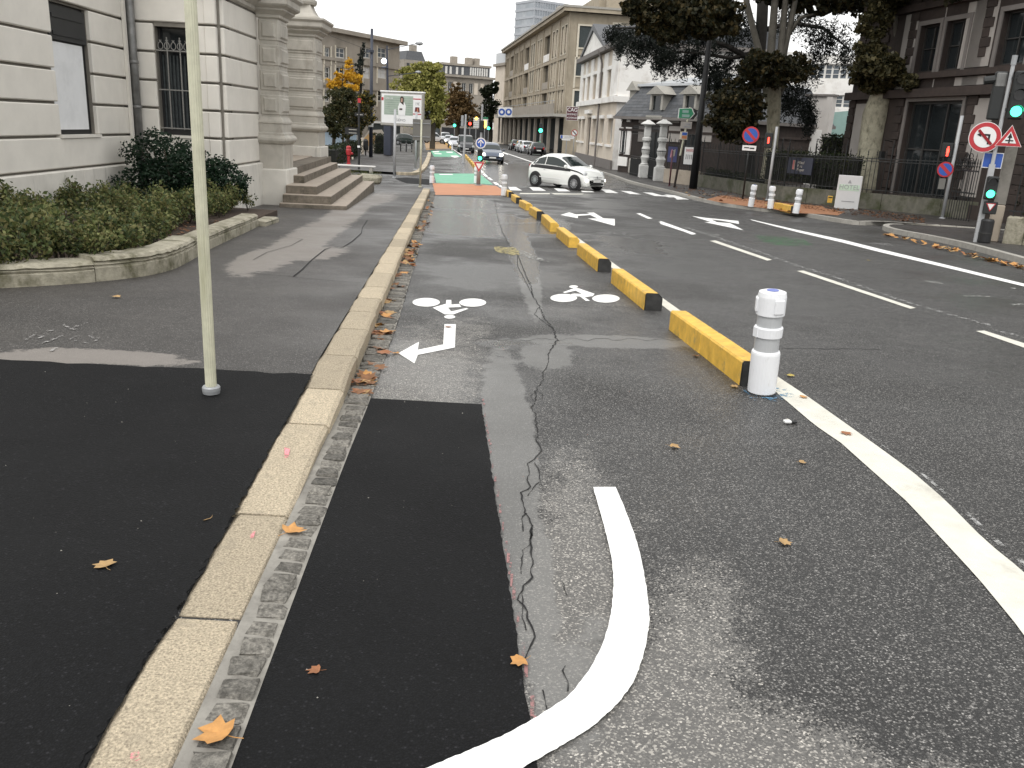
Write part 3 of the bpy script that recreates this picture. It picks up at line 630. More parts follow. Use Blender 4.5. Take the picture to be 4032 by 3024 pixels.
# steps up to the porch
st = thing('porch_steps', 'five stone steps with pale treads and dark risers between the two porch piers', 'steps', (-3.84, 18.87, 0), R(5.5))
def sl(px, py, dz): p = G(px, py, dz)-Vector((-3.84,18.87,0)); c, s = math.cos(R(5.5)), math.sin(R(5.5)); return (p.x*c+p.y*s, -p.x*s+p.y*c)
g0 = gz(19)+.14; e0 = gz(27)+.14
tops = [g0+.09, g0+.27, g0+.45, g0+.62, g0+.80]
cor = [(0, 0)] + [sl(1304,773,.27+.14), sl(1247,735,.45+.14), sl(1197,696,.62+.14), (-1.75, 1.1)]
for k, (z, (x, y)) in enumerate(zip(tops, cor)):
    y1 = 8.15-.12*k if k else 8.15; zb = -1.0 if k == 0 else tops[k-1]-.012
    ln = [y+.0, y+(2.6+.5*k)*.9, y1]
    wd_ = x-(-1.45, -1.40, -1.37, -1.34, -2.4)[k]
    for i, (a, b) in enumerate(zip(ln, ln[1:])):
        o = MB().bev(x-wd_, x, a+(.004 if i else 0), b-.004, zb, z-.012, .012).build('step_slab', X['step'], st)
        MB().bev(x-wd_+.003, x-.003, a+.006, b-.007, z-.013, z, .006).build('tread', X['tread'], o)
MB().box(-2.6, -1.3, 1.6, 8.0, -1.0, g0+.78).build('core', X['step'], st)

# planting bed with its moulded stone rim
rim = thing('flowerbed_rim', 'curved mossy moulded stone edging around the rose bed', 'planter edging', (-4.2, 10, gz(10)+.14))
ro = Vector(rim.location)
path = [(-7.3,6.2),(-6.0,6.75),(-5.1,7.35),(-4.55,7.75),(-4.14,8.19),(-3.88,8.66),(-3.80,9.2),(-3.86,9.8),(-3.95,10.4)]
def rimrun(pts, hgt, wid, nm='edging_stone'):
    s = MB(); rows = []
    prof = [(0,-.1),(0,.55),(.015,.62),(.0,.70),(.03,.78),(.0,.84),(.02,.95),(.06,1),(wid,1.),(wid+.01,-.1)]
    for i, p in enumerate(pts):
        a, b = Vector(pts[max(i-1,0)]), Vector(pts[min(i+1,len(pts)-1)]); d = (b-a).normalized(); n = Vector((-d.y, d.x))
        if n.x > 0: n = -n
        zg = gz(p[1])+.13
        rows.append([Vector((p[0]+n.x*o, p[1]+n.y*o, zg+h*hgt+U(-.006,.006)))-ro for o, h in prof])
    s.grid(rows); k = len(prof); s.f.append(tuple(range(k-1,-1,-1))); s.f.append(tuple(range(len(s.v)-k, len(s.v))))
    me = s.mesh(nm, X['moss'])
    return link(nm, me, rim)
def dense(pts, n=6):
    o = []
    for i in range(len(pts)-1):
        p0, p1_, p2_, p3 = Vector(pts[max(i-1,0)]), Vector(pts[i]), Vector(pts[i+1]), Vector(pts[min(i+2,len(pts)-1)])
        for k in range(n):
            t = k/n; o.append(tuple(.5*((2*p1_)+(-p0+p2_)*t+(2*p0-5*p1_+4*p2_-p3)*t*t+(-p0+3*p1_-3*p2_+p3)*t**3)))
    o.append(tuple(pts[-1])); return o
dp = dense(path); c1 = 24
rimrun(dp[:c1+1], .21, .30); rimrun([(x-.004, y+.02) for x, y in dp[c1:]], .25, .30)
rimrun(dense([(-3.99,10.5),(-4.15,11.9),(-4.28,13.2),(-4.42,14.4)], 3), .21, .27)
rimrun([(-4.30,14.42),(-4.34,15.35)], .09, .33)
s = MB(); poly = dp+[(-4.4,14.5),(-4.6,16.6),(-7.5,16.9),(-7.6,8)]
s.prism([(x-.12 if x > -6.9 else x, y) for x, y in poly], lambda x, y: gz(y)-.2, lambda x, y: gz(y)+.14+.10)
struct(s.build('flowerbed_soil', X['soil']))

# ================================================================ FOLIAGE HELPERS
def leaf(s, p, size, up=.3, kind=0):
    d = Vector((U(-1,1), U(-1,1), U(-1,1)+up)); d = d.normalized() if d.length > .01 else Vector((0,0,1))
    a = d.orthogonal().normalized(); a.rotate(Matrix.Rotation(U(0, 6.28), 3, d)); b = d.cross(a)
    L, W = size*U(.7,1.25), size*U(.7,1.25)*(.62 if kind == 0 else (.22 if kind == 2 else .85)); f = d*L*U(-.18,.18)
    n = len(s.v)
    if kind == 1:
        s.v += [tuple(p-a*L*.5), tuple(p-a*L*.12+b*W*.55), tuple(p+a*L*.1+b*W*.3+f), tuple(p+a*L*.5), tuple(p+a*L*.1-b*W*.3+f), tuple(p-a*L*.12-b*W*.55)]
        s.f.append((n,n+1,n+2,n+3,n+4,n+5))
    else:
        s.v += [tuple(p-a*L*.5), tuple(p+b*W*.5+f), tuple(p+a*L*.5), tuple(p-b*W*.5+f)]; s.f.append((n,n+1,n+2,n+3))
def inball(): 
    while 1:
        v = Vector((U(-1,1), U(-1,1), U(-1,1)))
        if v.length < 1: return v
def clump(s, c, r, n, size, kind=0, hollow=.35, up=.3):
    r = Vector(r) if not isinstance(r, (int, float)) else Vector((r,r,r)); c = Vector(c)
    for _ in range(n):
        v = inball(); l = v.length
        if l < hollow and rnd() < .7: v = v/max(l,.01)*U(hollow, 1)
        leaf(s, c+Vector((v.x*r.x, v.y*r.y, v.z*r.z)), size, up, kind)
def crownmesh(blobs, per, size, kind=0, sub=14, dens=1.):   # blobs: (centre, radii); each broken into ragged sub-clumps
    s = MB()
    for c, r in blobs:
        c, r = Vector(c), Vector(r)
        for _ in range(int(sub*dens)):
            v = inball(); v = v*(.6+.5*rnd()) if v.length > .5 else v.normalized()*U(.4,1.08)
            q = c+Vector((v.x*r.x, v.y*r.y, v.z*r.z)); k = U(.10, .42)**1.0*min(r.x, r.y, r.z)*1.2
            clump(s, q, (k*U(.7,1.7), k*U(.7,1.7), k*U(.45,1)), max(6, int(per*(k/(.33*min(r)))**1.2)), size*U(.75,1.15), kind)
    return s
X['rose'] = leafmat('rose_leaf', [(.034,.050,.022), (.062,.088,.032), (.11,.135,.045), (.15,.135,.055), (.21,.225,.085)])
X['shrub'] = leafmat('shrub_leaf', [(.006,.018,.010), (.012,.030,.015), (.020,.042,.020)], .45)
X['twig'] = mat('twig', (.05,.042,.028), .9)
X['bark'] = mat('bark', (.07,.06,.045), .95, .3, 10, bmp=.5, bscale=20)

# roses: some thirty low bushes
rv = []
for k in range(5):
    s = MB(); t = MB()
    for j in range(7):
        a = U(0, 6.28); e = Vector((math.cos(a)*U(.12,.34), math.sin(a)*U(.12,.34), U(.30,.56)))
        t.tube([(0,0,0), tuple(e*.5+Vector((0,0,.06))), tuple(e)], [.008,.006,.004], 4)
        for q in range(6): clump(s, e*U(.45,1.12), U(.07,.15), 11, U(.04,.075), 0)
    rv.append((s.mesh('foliage', X['rose']), t.mesh('stem', X['twig'])))
def rosebush(x, y, sc_=1.):
    f, t = random.choice(rv); o = thing('rose_bush', 'low leafy green rose bush in the stone-edged bed', 'rose bush', (x, y, gz(y)+.23), U(0,6.28), 'rose bushes filling the stone-edged bed')
    link('foliage', f, o, scale=sc_); link('stem', t, o, scale=sc_)
for i in range(120):
    y = U(7.6, 16.2); rx = [p for p in dp if abs(p[1]-y) < .25]; xr = (max(p[0] for p in rx)-.42) if rx else -4.5-(y-10.4)*.07-.25
    x = U(-7.2, xr) if i % 3 else xr-U(0,.5)
    if x < -6.7 and y > 14: continue
    if i < 116: rosebush(x, y, U(.6,1.0))
# the big dark shrub in the corner
sh_s = .9
sh = thing('dark_shrub', 'big dark evergreen shrub in the corner by the downpipe', 'shrub', (-6.3, 15.7, gz(15.7)+.2))
s = MB()
for c_, r_ in [((-.35,.2,1.0),(.60,.5,.55)), ((.25,.05,.75),(.68,.55,.5)), ((.75,.2,.55),(.48,.45,.45)), ((-.15,-.15,.5),(.9,.5,.45)), ((.1,.1,.3),(1.0,.5,.35))]:
    clump(s, c_, r_, 1500, .075, 0, .55)
    for _ in range(16): v = inball().normalized(); clump(s, Vector(c_)+Vector((v.x*r_[0], v.y*r_[1], abs(v.z)*r_[2])), (.13,.13,.11), 40, .06)
s.v = [(x, y, z*.9) for x, y, z in s.v]; s.build('foliage', X['shrub'], sh)
t = MB()
for j in range(8): a = U(0,6.28); t.tube([(0,0,0), (math.cos(a)*.3, math.sin(a)*.2, .5), (math.cos(a)*.6, math.sin(a)*.35, 1.1)], [.03,.02,.01], 5)
t.build('stem', X['twig'], sh)

# ================================================================ POLE ON THE PAVEMENT
pb = G(832, 1535, .13); po = thing('fluted_pole', 'cream green fluted sign post in the fresh black asphalt', 'pole', pb)
s = MB(); n = 48; prof = [0, 3.2]
for z in (0, 3.4):
    for k in range(n): t = 2*math.pi*k/n; r = .030+.0022*(math.cos(t*16) > 0); s.v.append((r*math.cos(t), r*math.sin(t), z))
s.f = [(k, (k+1)%n, n+(k+1)%n, n+k) for k in range(n)]+[tuple(range(n,2*n))]; s.build('post', X['creampole'], po)
MB().lathe([(.048,-.02),(.052,.0),(.052,.018),(.046,.026),(.033,.026)], 24).build('collar', X['galv'], po, smooth=False)

# ================================================================ YELLOW SEPARATOR BLOCKS
def yblock(far, near, black=True, label='', wid=.2, hgt=.2, halves=2, dz=0):
    a, b = G(*near, dz), G(*far, dz); d = (b-a); L = math.hypot(d.x, d.y); rz = math.atan2(d.y, d.x)-math.pi/2
    o = thing('separator_block', label, 'lane separator', a, rz, None)
    tilt = (gz(b.y)-gz(a.y))/L
    z = lambda y, h: tilt*y+h
    def seg(y0, y1, x0=0, e0=0, e1=0):
        s = MB(); c = .05; cr = []
        for y, k in ((y0, 0), (y0+.015, 1), (y1-.015, 1), (y1, 0)):
            i = 0 if k else .010
            cr.append([(x0+i,y,z(y,-.05)),(x0+i,y,z(y,hgt-.015-i)),(x0+.012+i,y,z(y,hgt-i)),(x0+wid-c,y,z(y,hgt-i)),(x0+wid-i,y,z(y,hgt-c-i)),(x0+wid-i,y,z(y,-.05))])
        s.grid(cr); s.f.append(tuple(range(6))); s.f.append(tuple(range(len(s.v)-1, len(s.v)-7, -1)))
        s.f = [f[::-1] for f in s.f]; return s
    cuts = [0+(.004 if black else 0)]+[L*(k+1)/halves for k in range(halves)]
    for y0, y1 in zip(cuts, cuts[1:]): seg(y0+.001, y1-.002, U(-.003,.003)).build('block_half', X['yellow'], o)
    if black:
        seg(-.014, .003).build('end_face', X['blackrub'], o)
    return o
B1 = zB; 
LB = [((2632.8,1296),(2910.8,1517.6)), ((2404.5,1113),(2535.6,1221.5)), ((2270.7,1002),(2352,1070)), ((2189,932),(2239,975)), ((2130.5,875.5),(2164.5,911.7)), ((2081.7,841.6),(2112.5,862)), ((2042.4,812),(2069.5,828)), ((2011.7,787),(2031,801)), ((1986,767),(2001.7,777))]
ordn = ['first', 'second', 'third', 'fourth', 'fifth', 'sixth', 'seventh', 'eighth', 'ninth']
blkfar = {3, 4, 6}
for i, (fa, ne) in enumerate(LB):
    yblock(fa, ne, i not in blkfar, ('yellow concrete separator block touching the scuffed white bollard' if i == 0 else '%s yellow concrete separator block counted from the scuffed white bollard' % ordn[i]), .19 if i else .2, .19)

# ================================================================ WHITE BOLLARDS
def bollard_parts(o, sc_=1.):
    s = MB(); s.lathe([(.096,.012),(.104,.02),(.106,.30),(.103,.315),(.094,.325)], 28); s.build('foot_sleeve', X['plasticw'], o, smooth=False)
    MB().lathe([(.110,0),(.110,.014),(.09,.016)], 24).build('base_ring', X['blackrub'], o)
    MB().lathe([(.090,.32),(.090,.585)], 28).build('reflective_tube', X['reflect'], o)
    s = MB(); s.lathe([(.092,.425),(.103,.428),(.105,.49),(.101,.497),(.091,.5)], 28); s.box(-.112,-.09,-.02,.03,.43,.495); s.build('middle_band', X['plasticw'], o)
    s = MB(); s.lathe([(.092,.58),(.103,.583),(.104,.71),(.097,.742),(.07,.75),(.0,.752)], 28)
    for a in (0, 2.1, 4.2):
        c, si = math.cos(a+.5), math.sin(a+.5); q = MB().bev(.092, .113, -.04, .04, .60, .705, .008); s.add([(x*c-y*si, x*si+y*c, z) for x, y, z in q.v], q.f)
    s.build('cap', X['plasticw'], o); MB().lathe([(.045,.7535),(.04,.7555)], 20).build('badge', X['wornb'] if 0 else X['badge'], o)
X['badge'] = mat('blue_badge', (.12,.16,.45), .4)
b0 = G(2997, 1548)
RB = .95
bo = thing('bollard', 'large scuffed white plastic bollard with grey bands beside the yellow block', 'bollard', b0, R(20))
bollard_parts(bo); bo.scale = (RB,RB,1.01); bo.rotation_euler = (R(1.5), R(-3.0), R(20)); remember(bo)
def bollard(px, label, rx=0, ry=0, sc_=1, dz=0):
    c = copy_tree(bo, None, G(*px, dz), U(0,6.28), label); c.rotation_euler = (R(rx), R(ry), U(0,6.28)); c.scale = (sc_*RB,sc_*RB,sc_); return c
bollard((1983,772), 'white bollard at the far end of the yellow blocks by the orange paint')
bollard((1700,722), 'white bollard on the pavement side of the green cycle lane panel')
bollard((1874,722), 'white bollard half hidden behind the give way sign', sc_=.98)
bollard((1780,592), 'white bollard beside the distant ochre ramp')
# ================================================================ FAR PAVEMENTS
def kstrip(name, px, wid, hgt, mt, parent=None, n=5, inner=1):   # raised kerb along ground pixels
    P = dense([tuple(G(*p)[:2]) for p in px], n); o = Vector((P[0][0], P[0][1], 0)); k = struct(link(name, None, None, o))
    for i in range(len(P)-1):
        a, b = Vector(P[i]), Vector(P[i+1]); d = (b-a); L = d.length
        if L < .02: continue
        d /= L; nn = Vector((-d.y, d.x))*inner; s = MB()
        q = [a+d*.006, b-d*.006, b-d*.006+nn*wid, a+d*.006+nn*wid]
        s.prism([tuple(v-Vector(P[0])) for v in (q if inner > 0 else q[::-1])], lambda x, y: gz(y+P[0][1])-.1, lambda x, y: gz(y+P[0][1])+hgt); s.build('kerb_stone', mt, k)
    return P
X['kerb2'] = mat('kerb_grey', (.36,.345,.31), .8, .15, 8, rand=.1)
def pave(name, pts, h=.115, m='walk'):
    s = MB(); n = len(pts); s.add([(x, y, gz(y)+h) for x, y in pts], [tuple(range(n))]); me = s.mesh(name, X[m])
    if me.polygons[0].normal.z < 0: me.flip_normals()
    return struct(link(name, me))
def gl(L): return [tuple(G(*p)[:2]) for p in L]
FK = kstrip('far_left_kerb', [(1560,688),(1610,690),(1645,688),(1672,672),(1686,650),(1695,622),(1697,604)], .3, .13, X['kerb'], inner=1)
a = gl([(1560,688),(1610,690),(1645,688),(1672,672),(1686,650),(1695,622),(1697,604)])
pts = [(x-.05, y+.1) for x, y in a]+[(-16,140),(-60,140),(-60,46)]
for yy in range(1): pave('far_left_pavement', pts[:7]+[(-9.2,86),(-60,86),(-60,43.6)])
pave('side_street_apron', gl([(1553,703),(1600,722),(1690,728),(1690,706),(1600,700)])+[], .01, 'fresh')
RK = [(2240,652),(2330,672),(2405,695),(2480,722),(2640,762),(2800,803),(2960,828),(3130,848),(3350,884),(3480,888),(3700,902),(4032,928)]
kstrip('right_kerb', RK, .2, .12, X['kerb2'], inner=1)
FE = [(2610,717),(2742,733.6),(2880,758),(2954,774),(3073,793),(3171,801),(3290,813),(3463,829),(3695,853),(3861,870)]
a = gl(RK); pts = [(x+.12, y+.05) for x, y in a]+[(40,30),(40,95),(6,95)]
for q in range(0, len(a)-1): pass
s = MB()
for (x0, y0), (x1, y1) in zip(a, a[1:]): s.add([(x0+.1,y0,gz(y0)+.112),(x1+.1,y1,gz(y1)+.112),(x1+22,y1+3,gz(y1)+.112),(x0+22,y0+3,gz(y0)+.112)], [(0,1,2,3)])
struct(s.build('right_pavement', X['walk']))
X['orange2'] = mat('faded_orange_surface', (.36,.165,.08), .7, .2, 3, stain=(.22,.12,.07), stain_s=5, stain_lo=.5)
OP = ([(480,830),(700,772),(900,775),(1120,800),(1340,850),(1560,868),(1920,892),(2250,918),(2212+190,930),(2212+300,1000),(2212+180,1062),(2212,1062),(1750,1042),(1450,988),(1100,948),(700,892)])
P_ = [G(*p, .122) for p in zE([(x, y-(16 if 700 <= x <= 2300 and y > 885 else 0)) for x, y in OP])]; s = MB(); n_ = len(P_); s.add([tuple(p) for p in P_]+[(p.x, p.y, gz(p.y)-.05) for p in P_], [tuple(range(n_))]); s.v = s.v[:n_]; me = s.mesh('orange_apron', X['orange2'])
if me.polygons[0].normal.z < 0: me.flip_normals()
struct(link('orange_apron', me))
IK = [(4900,1330),(4400,1150),(4032,1043),(3800,978),(3650,945),(3530,922),(3475,906),(3490,897),(3540,897)]
kstrip('corner_kerb', IK, .16, .12, X['kerb2'], inner=-1)
a = gl(IK); s = MB(); s.add([(x+.06, y, gz(y)+.11) for x, y in a]+[(x, y, gz(y)+.11) for x, y in gl([(3850,915),(4300,945),(5200,1010)])], [tuple(range(len(a)+2))]); me = s.mesh('corner_pavement', X['walk'])
if me.polygons[0].normal.z < 0: me.flip_normals()
struct(link('corner_pavement', me))
for q in ([(3590,893),(3860,908),(3860,915),(3600,900)], [(3740,915),(3850,925),(3850,932),(3760,922)]): mark('zebra_stripe', q, 'cream', .004)

# ================================================================ LOW WALL AND RAILINGS ON THE RIGHT
X['lowwall'] = mat('mossy_low_wall', (.13,.125,.10), .9, .25, 5, bmp=.4, bscale=25, stain=(.05,.055,.025), stain_s=1.5, stain_lo=.45)
X['lowwall2'] = mat('pale_low_wall', (.42,.36,.29), .85, .12, 4, stain=(.28,.24,.19), stain_s=2)
X['iron'] = mat('fence_iron', (.010,.011,.011), .5, .2, 9)
FP = [G(*p, .11) for p in FE]
lw = thing('low_wall', 'long mossy low stone wall under the black spear railings', 'wall', FP[0])
for i, (a, b) in enumerate(zip(FP, FP[1:])):
    d = Vector((b.x-a.x, b.y-a.y)); L = d.length; d /= L; n = Vector((-d.y, d.x)); n = n if n.x > 0 else -n
    nb = max(1, int(L/2.2))
    for k in range(nb):
        p = Vector((a.x, a.y))+d*(L*k/nb+.01); q = Vector((a.x, a.y))+d*(L*(k+1)/nb-.01); o = FP[0]
        hgt = .62 if i else .75
        s = MB(); pl = [p, q, q+n*.34, p+n*.34]; pl = [tuple(v-Vector((o.x,o.y))) for v in pl]
        s.prism(pl if (pl[1][0]-pl[0][0])*(pl[2][1]-pl[1][1])-(pl[1][1]-pl[0][1])*(pl[2][0]-pl[1][0]) > 0 else pl[::-1], lambda x, y: gz(y+o.y)-.2-o.z, lambda x, y: gz(y+o.y)+.1+hgt-o.z)
        s.build('wall_stone', X['lowwall2'] if i == 0 else X['lowwall'], lw)
rl = thing('spear_railings', 'black iron railings with spear tips above the mossy low wall', 'railings', FP[0])
def spear(s, h, big=0):
    s.tube([(0,0,0),(0,0,h-.22)], .013 if not big else .03, 5); s.lathe([(.012,h-.24),(.03,h-.2),(.012,h-.17),(.022,h-.12),(.004,h)], 6)
    return s
mb_ = spear(MB(), 1.62).mesh('railing_bar', X['iron']); mb_s = spear(MB(), 1.36).mesh('railing_bar', X['iron']); mp_ = spear(MB(), 1.95, 1).mesh('railing_post', X['iron'])
o = FP[0]
for i, (a, b) in enumerate(zip(FP, FP[1:])):
    d = Vector((b.x-a.x, b.y-a.y, 0)); L = d.length; d /= L; n = Vector((-d.y, d.x, 0)); n = n if n.x > 0 else -n
    nb = max(2, int(L/.165)); hgt = .62 if i else .75
    for k in range(nb):
        p = Vector((a.x, a.y, 0))+d*(L*k/nb)+n*.17; p.z = gz(p.y)+.1+hgt
        link('railing_bar', mp_ if k % 12 == 0 else (mb_ if k % 2 else mb_s), rl, p-o)
    s = MB()
    for h in (.12, 1.18, 1.28):
        s = MB(); p, q = Vector((a.x,a.y,gz(a.y)+.1+hgt+h))+n*.17-o, Vector((b.x,b.y,gz(b.y)+.1+hgt+h))+n*.17-o; s.tube([p, q], .018, 4); s.build('railing_rail', X['iron'], rl)
# ivy / hedge behind the railings
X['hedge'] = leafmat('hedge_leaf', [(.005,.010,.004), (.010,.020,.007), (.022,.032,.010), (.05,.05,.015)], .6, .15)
def hedge(name, label, p, q, th, z0, z1, n, size=.09, m='hedge'):
    a, b = Vector(p), Vector(q); o = thing(name, label, 'hedge', (a.x, a.y, gz(a.y)+.1)); s = MB()
    for _ in range(n):
        t = rnd(); c = a.lerp(b, t)-a; leaf(s, Vector((c.x+U(-th,th), c.y+U(-th,th), z0+(z1-z0)*rnd()+noise.noise((t*9,0,0))*.12)), size)
    s.build('foliage', X[m], o)
    d = (b-a); t = MB(); nn = Vector((-d.y, d.x)).normalized()*th*.6
    t.prism([tuple(v) for v in (-nn, Vector((d.x,d.y))-nn, Vector((d.x,d.y))+nn, nn)], z0-.1, z1-.15); t.build('branches', X['twigdark'], o)
X['twigdark'] = mat('dark_twigs', (.008,.009,.006), .9)
i0 = FP[3]; i1 = FP[6]
hedge('ivy_hedge', 'dark ivy hedge behind the railings and navy hotel board', (FP[3].x+.7, FP[3].y+.3), (FP[6].x+.8, FP[6].y+.4), .25, .9, 2.1, 5000)
hedge('low_hedge', 'low dark hedge under the railings by the black lamp post', (FP[1].x+.5, FP[1].y-.1), (FP[3].x+.5, FP[3].y+.2), .2, .5, 1.0, 2200, .08)

# white urn-topped gate pillars
X['pillarw'] = mat('white_pillar_paint', (.60,.60,.58), .7, .12, 6, stain=(.42,.42,.40), stain_s=3)
def gatepillar(px, label):
    g0_ = G(*px, .11); o = thing('gate_pillar', label, 'pillar', g0_)
    k_ = .80; L_ = lambda P: [(r, z*k_) for r, z in P]
    MB().bev(-.3,.3,-.3,.3,0,.95*k_,.03).build('pedestal', X['pillarw'], o)
    MB().lathe(L_([(.24,.95),(.27,1.02),(.2,1.08),(.22,1.25),(.28,1.5),(.22,1.62),(.2,1.7),(.26,1.95),(.26,2.15),(.2,2.3),(.2,2.62)]), 16).build('baluster_shaft', X['pillarw'], o)
    MB().lathe(L_([(.22,2.58),(.22,2.62),(.28,2.7),(.28,2.9),(.2,2.97),(.2,3.02)]), 16).build('neck', X['pillarw'], o)
    MB().bev(-.19,.19,-.19,.19,3.0*k_,3.7*k_,.04).build('upper_block', X['pillarw'], o)
    MB().lathe(L_([(.2,3.7),(.26,3.8),(.44,3.86),(.45,3.9),(.28,4.05),(.15,4.12),(.1,4.2)]), 18).build('cap', X['pillarw'], o)
    for z in (2.05*k_, 2.70*k_): MB().lathe([(.25,z-.03),(.29,z),(.25,z+.03)], 12).build('iron_hoop', X['iron'], o)
    return o
gatepillar((2533,700), 'white baluster gate pillar on the street side of the grey gate'); gatepillar((2593,714), 'white baluster gate pillar joined to the pale low wall')
# the wrought gate between and beside them
ga, gb = G(2543,700,.11), G(2583,712,.11)
def gate(a, b, label, nb, h=3.1):
    o = thing('iron_gate', label, 'gate', a); d = b-a
    for k in range(nb+1): p = d*(k/nb); link('gate_bar', gbm, o, p)
    s = MB()
    for z in (.15, 1.1, 1.2, h-.25): s.tube([Vector((0,0,z)), Vector((d.x,d.y,d.z+z))], .025, 4)
    s.build('gate_rail', X['iron'], o)
    s = MB(); dn = d.normalized(); n = Vector((-dn.y, dn.x, 0))*.01; s.add([n, d+n, d+n+Vector((0,0,1.05)), n+Vector((0,0,1.05))], [(0,1,2,3)]); s.build('kick_plate', X['iron'], o)
gbm = spear(MB(), 3.1).mesh('gate_bar', X['iron'])
gate(ga, gb, 'black iron gate leaf between the white baluster pillars', 14)
gate(G(2478,688,.11), G(2526,699,.11), 'black iron gate leaf between the lodge and the white pillar', 14, 2.8)

# ================================================================ BUILDINGS
class Fr:
    def __init__(s, p0, p1, name, label, cat='building', zb=None):
        s.p0, s.p1 = Vector((p0[0],p0[1],0)), Vector((p1[0],p1[1],0)); s.d = (s.p1-s.p0); s.L = s.d.length; s.d.normalize()
        s.n = Vector((-s.d.y, s.d.x, 0)); s.zb = gz(s.p0.y) if zb is None else zb
        s.o = thing(name, label, cat, (s.p0.x, s.p0.y, s.zb), math.atan2(s.d.y, s.d.x)) if name else None
    def uv(s, px, py):
        r = ray(px, py); c = Vector((0,0,CAMZ)); t = (s.p0-c).dot(s.n)/r.dot(s.n); q = c+r*t
        return (q-s.p0).dot(s.d), q.z-s.zb
    def u(s, px, py=400): return s.uv(px, py)[0]
    def z(s, px, py): return s.uv(px, py)[1]
def wallgrid(x0, x1, z0, z1, holes, dep=.25, yf=0., s=None):
    s = s or MB(); X_ = sorted({x0, x1}|{min(max(v, x0), x1) for h in holes for v in h[:2]}); Z_ = sorted({z0, z1}|{min(max(v, z0), z1) for h in holes for v in h[2:4]})
    for a, b in zip(X_, X_[1:]):
        for c, d in zip(Z_, Z_[1:]):
            if b-a < 1e-4 or d-c < 1e-4: continue
            if any(h[0]-1e-5 <= a and b <= h[1]+1e-5 and h[2]-1e-5 <= c and d <= h[3]+1e-5 for h in holes): continue
            s.add([(a,yf,c),(b,yf,c),(b,yf,d),(a,yf,d)], [(0,1,2,3)])
    for h in holes:
        a, b, c, d = h[:4]; e = yf+dep
        s.add([(a,yf,c),(a,e,c),(a,e,d),(a,yf,d)], [(3,2,1,0)]).add([(b,yf,c),(b,e,c),(b,e,d),(b,yf,d)], [(0,1,2,3)]).add([(a,yf,d),(b,yf,d),(b,e,d),(a,e,d)], [(3,2,1,0)]).add([(a,yf,c),(b,yf,c),(b,e,c),(a,e,c)], [(0,1,2,3)])
    return s
def window(b, h, y=.15, fm='frame', gm='glass', fw=.07, mull=1, bars=0, name='window'):
    x0, x1, z0, z1 = h[:4]; s = MB(); s.box(x0,x0+fw,y,y+.06,z0,z1).box(x1-fw,x1,y,y+.06,z0,z1).box(x0+fw,x1-fw,y,y+.06,z0,z0+fw).box(x0+fw,x1-fw,y,y+.06,z1-fw,z1)
    for k in range(mull): c = x0+(x1-x0)*(k+1)/(mull+1); s.box(c-fw*.4,c+fw*.4,y-.005,y+.055,z0+fw,z1-fw)
    for k in range(bars): c = z0+(z1-z0)*(k+1)/(bars+1); s.box(x0+fw,x1-fw,y+.005,y+.05,c-fw*.3,c+fw*.3)
    o = s.build(name, X[fm], b); MB().box(x0+fw*.5,x1-fw*.5,y+.065,y+.08,z0+fw*.5,z1-fw*.5).build('pane', X[gm], o); return o
X['frame'] = mat('window_frame_white', (.62,.61,.58), .6, .06); X['framed'] = mat('window_frame_dark', (.03,.028,.026), .6, .1); X['frameb'] = mat('window_frame_beige', (.62,.57,.47), .7, .08)
X['blind'] = mat('roller_blind', (.60,.60,.60), .7, .06, 3); X['shutterb'] = mat('beige_shutter', (.44,.37,.29), .75, .1, 3)
X['concrete'] = mat('beige_concrete', (.36,.31,.235), .85, .14, 1.2, stain=(.26,.225,.17), stain_s=.5, stain_sc=(1,1,.4), stain_lo=.5)
X['concrete2'] = mat('grey_beige_render', (.33,.295,.25), .85, .12, 1., stain=(.24,.215,.18), stain_s=.4)
X['creamr'] = mat('cream_render', (.62,.55,.46), .8, .06, 1.5, stain=(.52,.45,.37), stain_s=.6); X['whiter'] = mat('white_render', (.80,.785,.755), .8, .05, 1.5, stain=(.60,.57,.53), stain_s=.7)
X['slate'] = mat('slate_roof', (.075,.08,.088), .55, .25, 6, stain=(.11,.11,.115), stain_s=2, rand=.25); X['zincr'] = mat('zinc_roof', (.50,.52,.54), .4, .08, 3, metal=.2)
X['brownst'] = mat('brown_sandstone', (.043,.031,.026), .85, .25, 5, stain=(.025,.018,.016), stain_s=1.6, rand=.2); X['stucco'] = mat('grey_stucco', (.36,.335,.31), .85, .08, 2, stain=(.33,.30,.28), stain_s=.8)
X['greyst'] = mat('grey_stone_trim', (.17,.155,.145), .85, .1, 3)

# ---- long concrete block with arcade
c0, c1_ = at(1985, 400, 184), at(2231, 300, 115)
cg = Fr(c0, c1_, 'arcaded_building', 'long beige concrete block over a dark pillared arcade', zb=gz(130)); b = cg.o; Lc = cg.L
zt_ = cg.z(2228, 60); zs0, zs1 = cg.z(2215, 450), cg.z(2215, 411)
rows_ = [(cg.z(2222, 212), cg.z(2222, 103)), (cg.z(2217, 334), cg.z(2217, 231)), (cg.z(2213, 446), cg.z(2213, 354))]
bw = Lc/10; holes = []; items = []
for k in range(10):
    x0 = k*bw; lo = k in (1, 4, 7)
    for r_, (a, c) in enumerate(rows_):
        if lo: h = (x0+bw*.16, x0+bw*.86, a+.9, c); holes.append(h); items.append(('l', h, k, r_, a))
        else:
            for q in (.22, .58): h = (x0+bw*q, x0+bw*(q+.2), a, c); holes.append(h); items.append(('s', h, k, r_, a))
wallgrid(0, Lc, zs0-.4, zt_, holes, .5).build('wall', X['concrete'], b)
MB().box(0, Lc-.05, .52, 15, zs0-.3, zt_).box(0, Lc-.05, 4.0, 15, 0, zs0-.3).build('inner_body', X['curtain'], b)
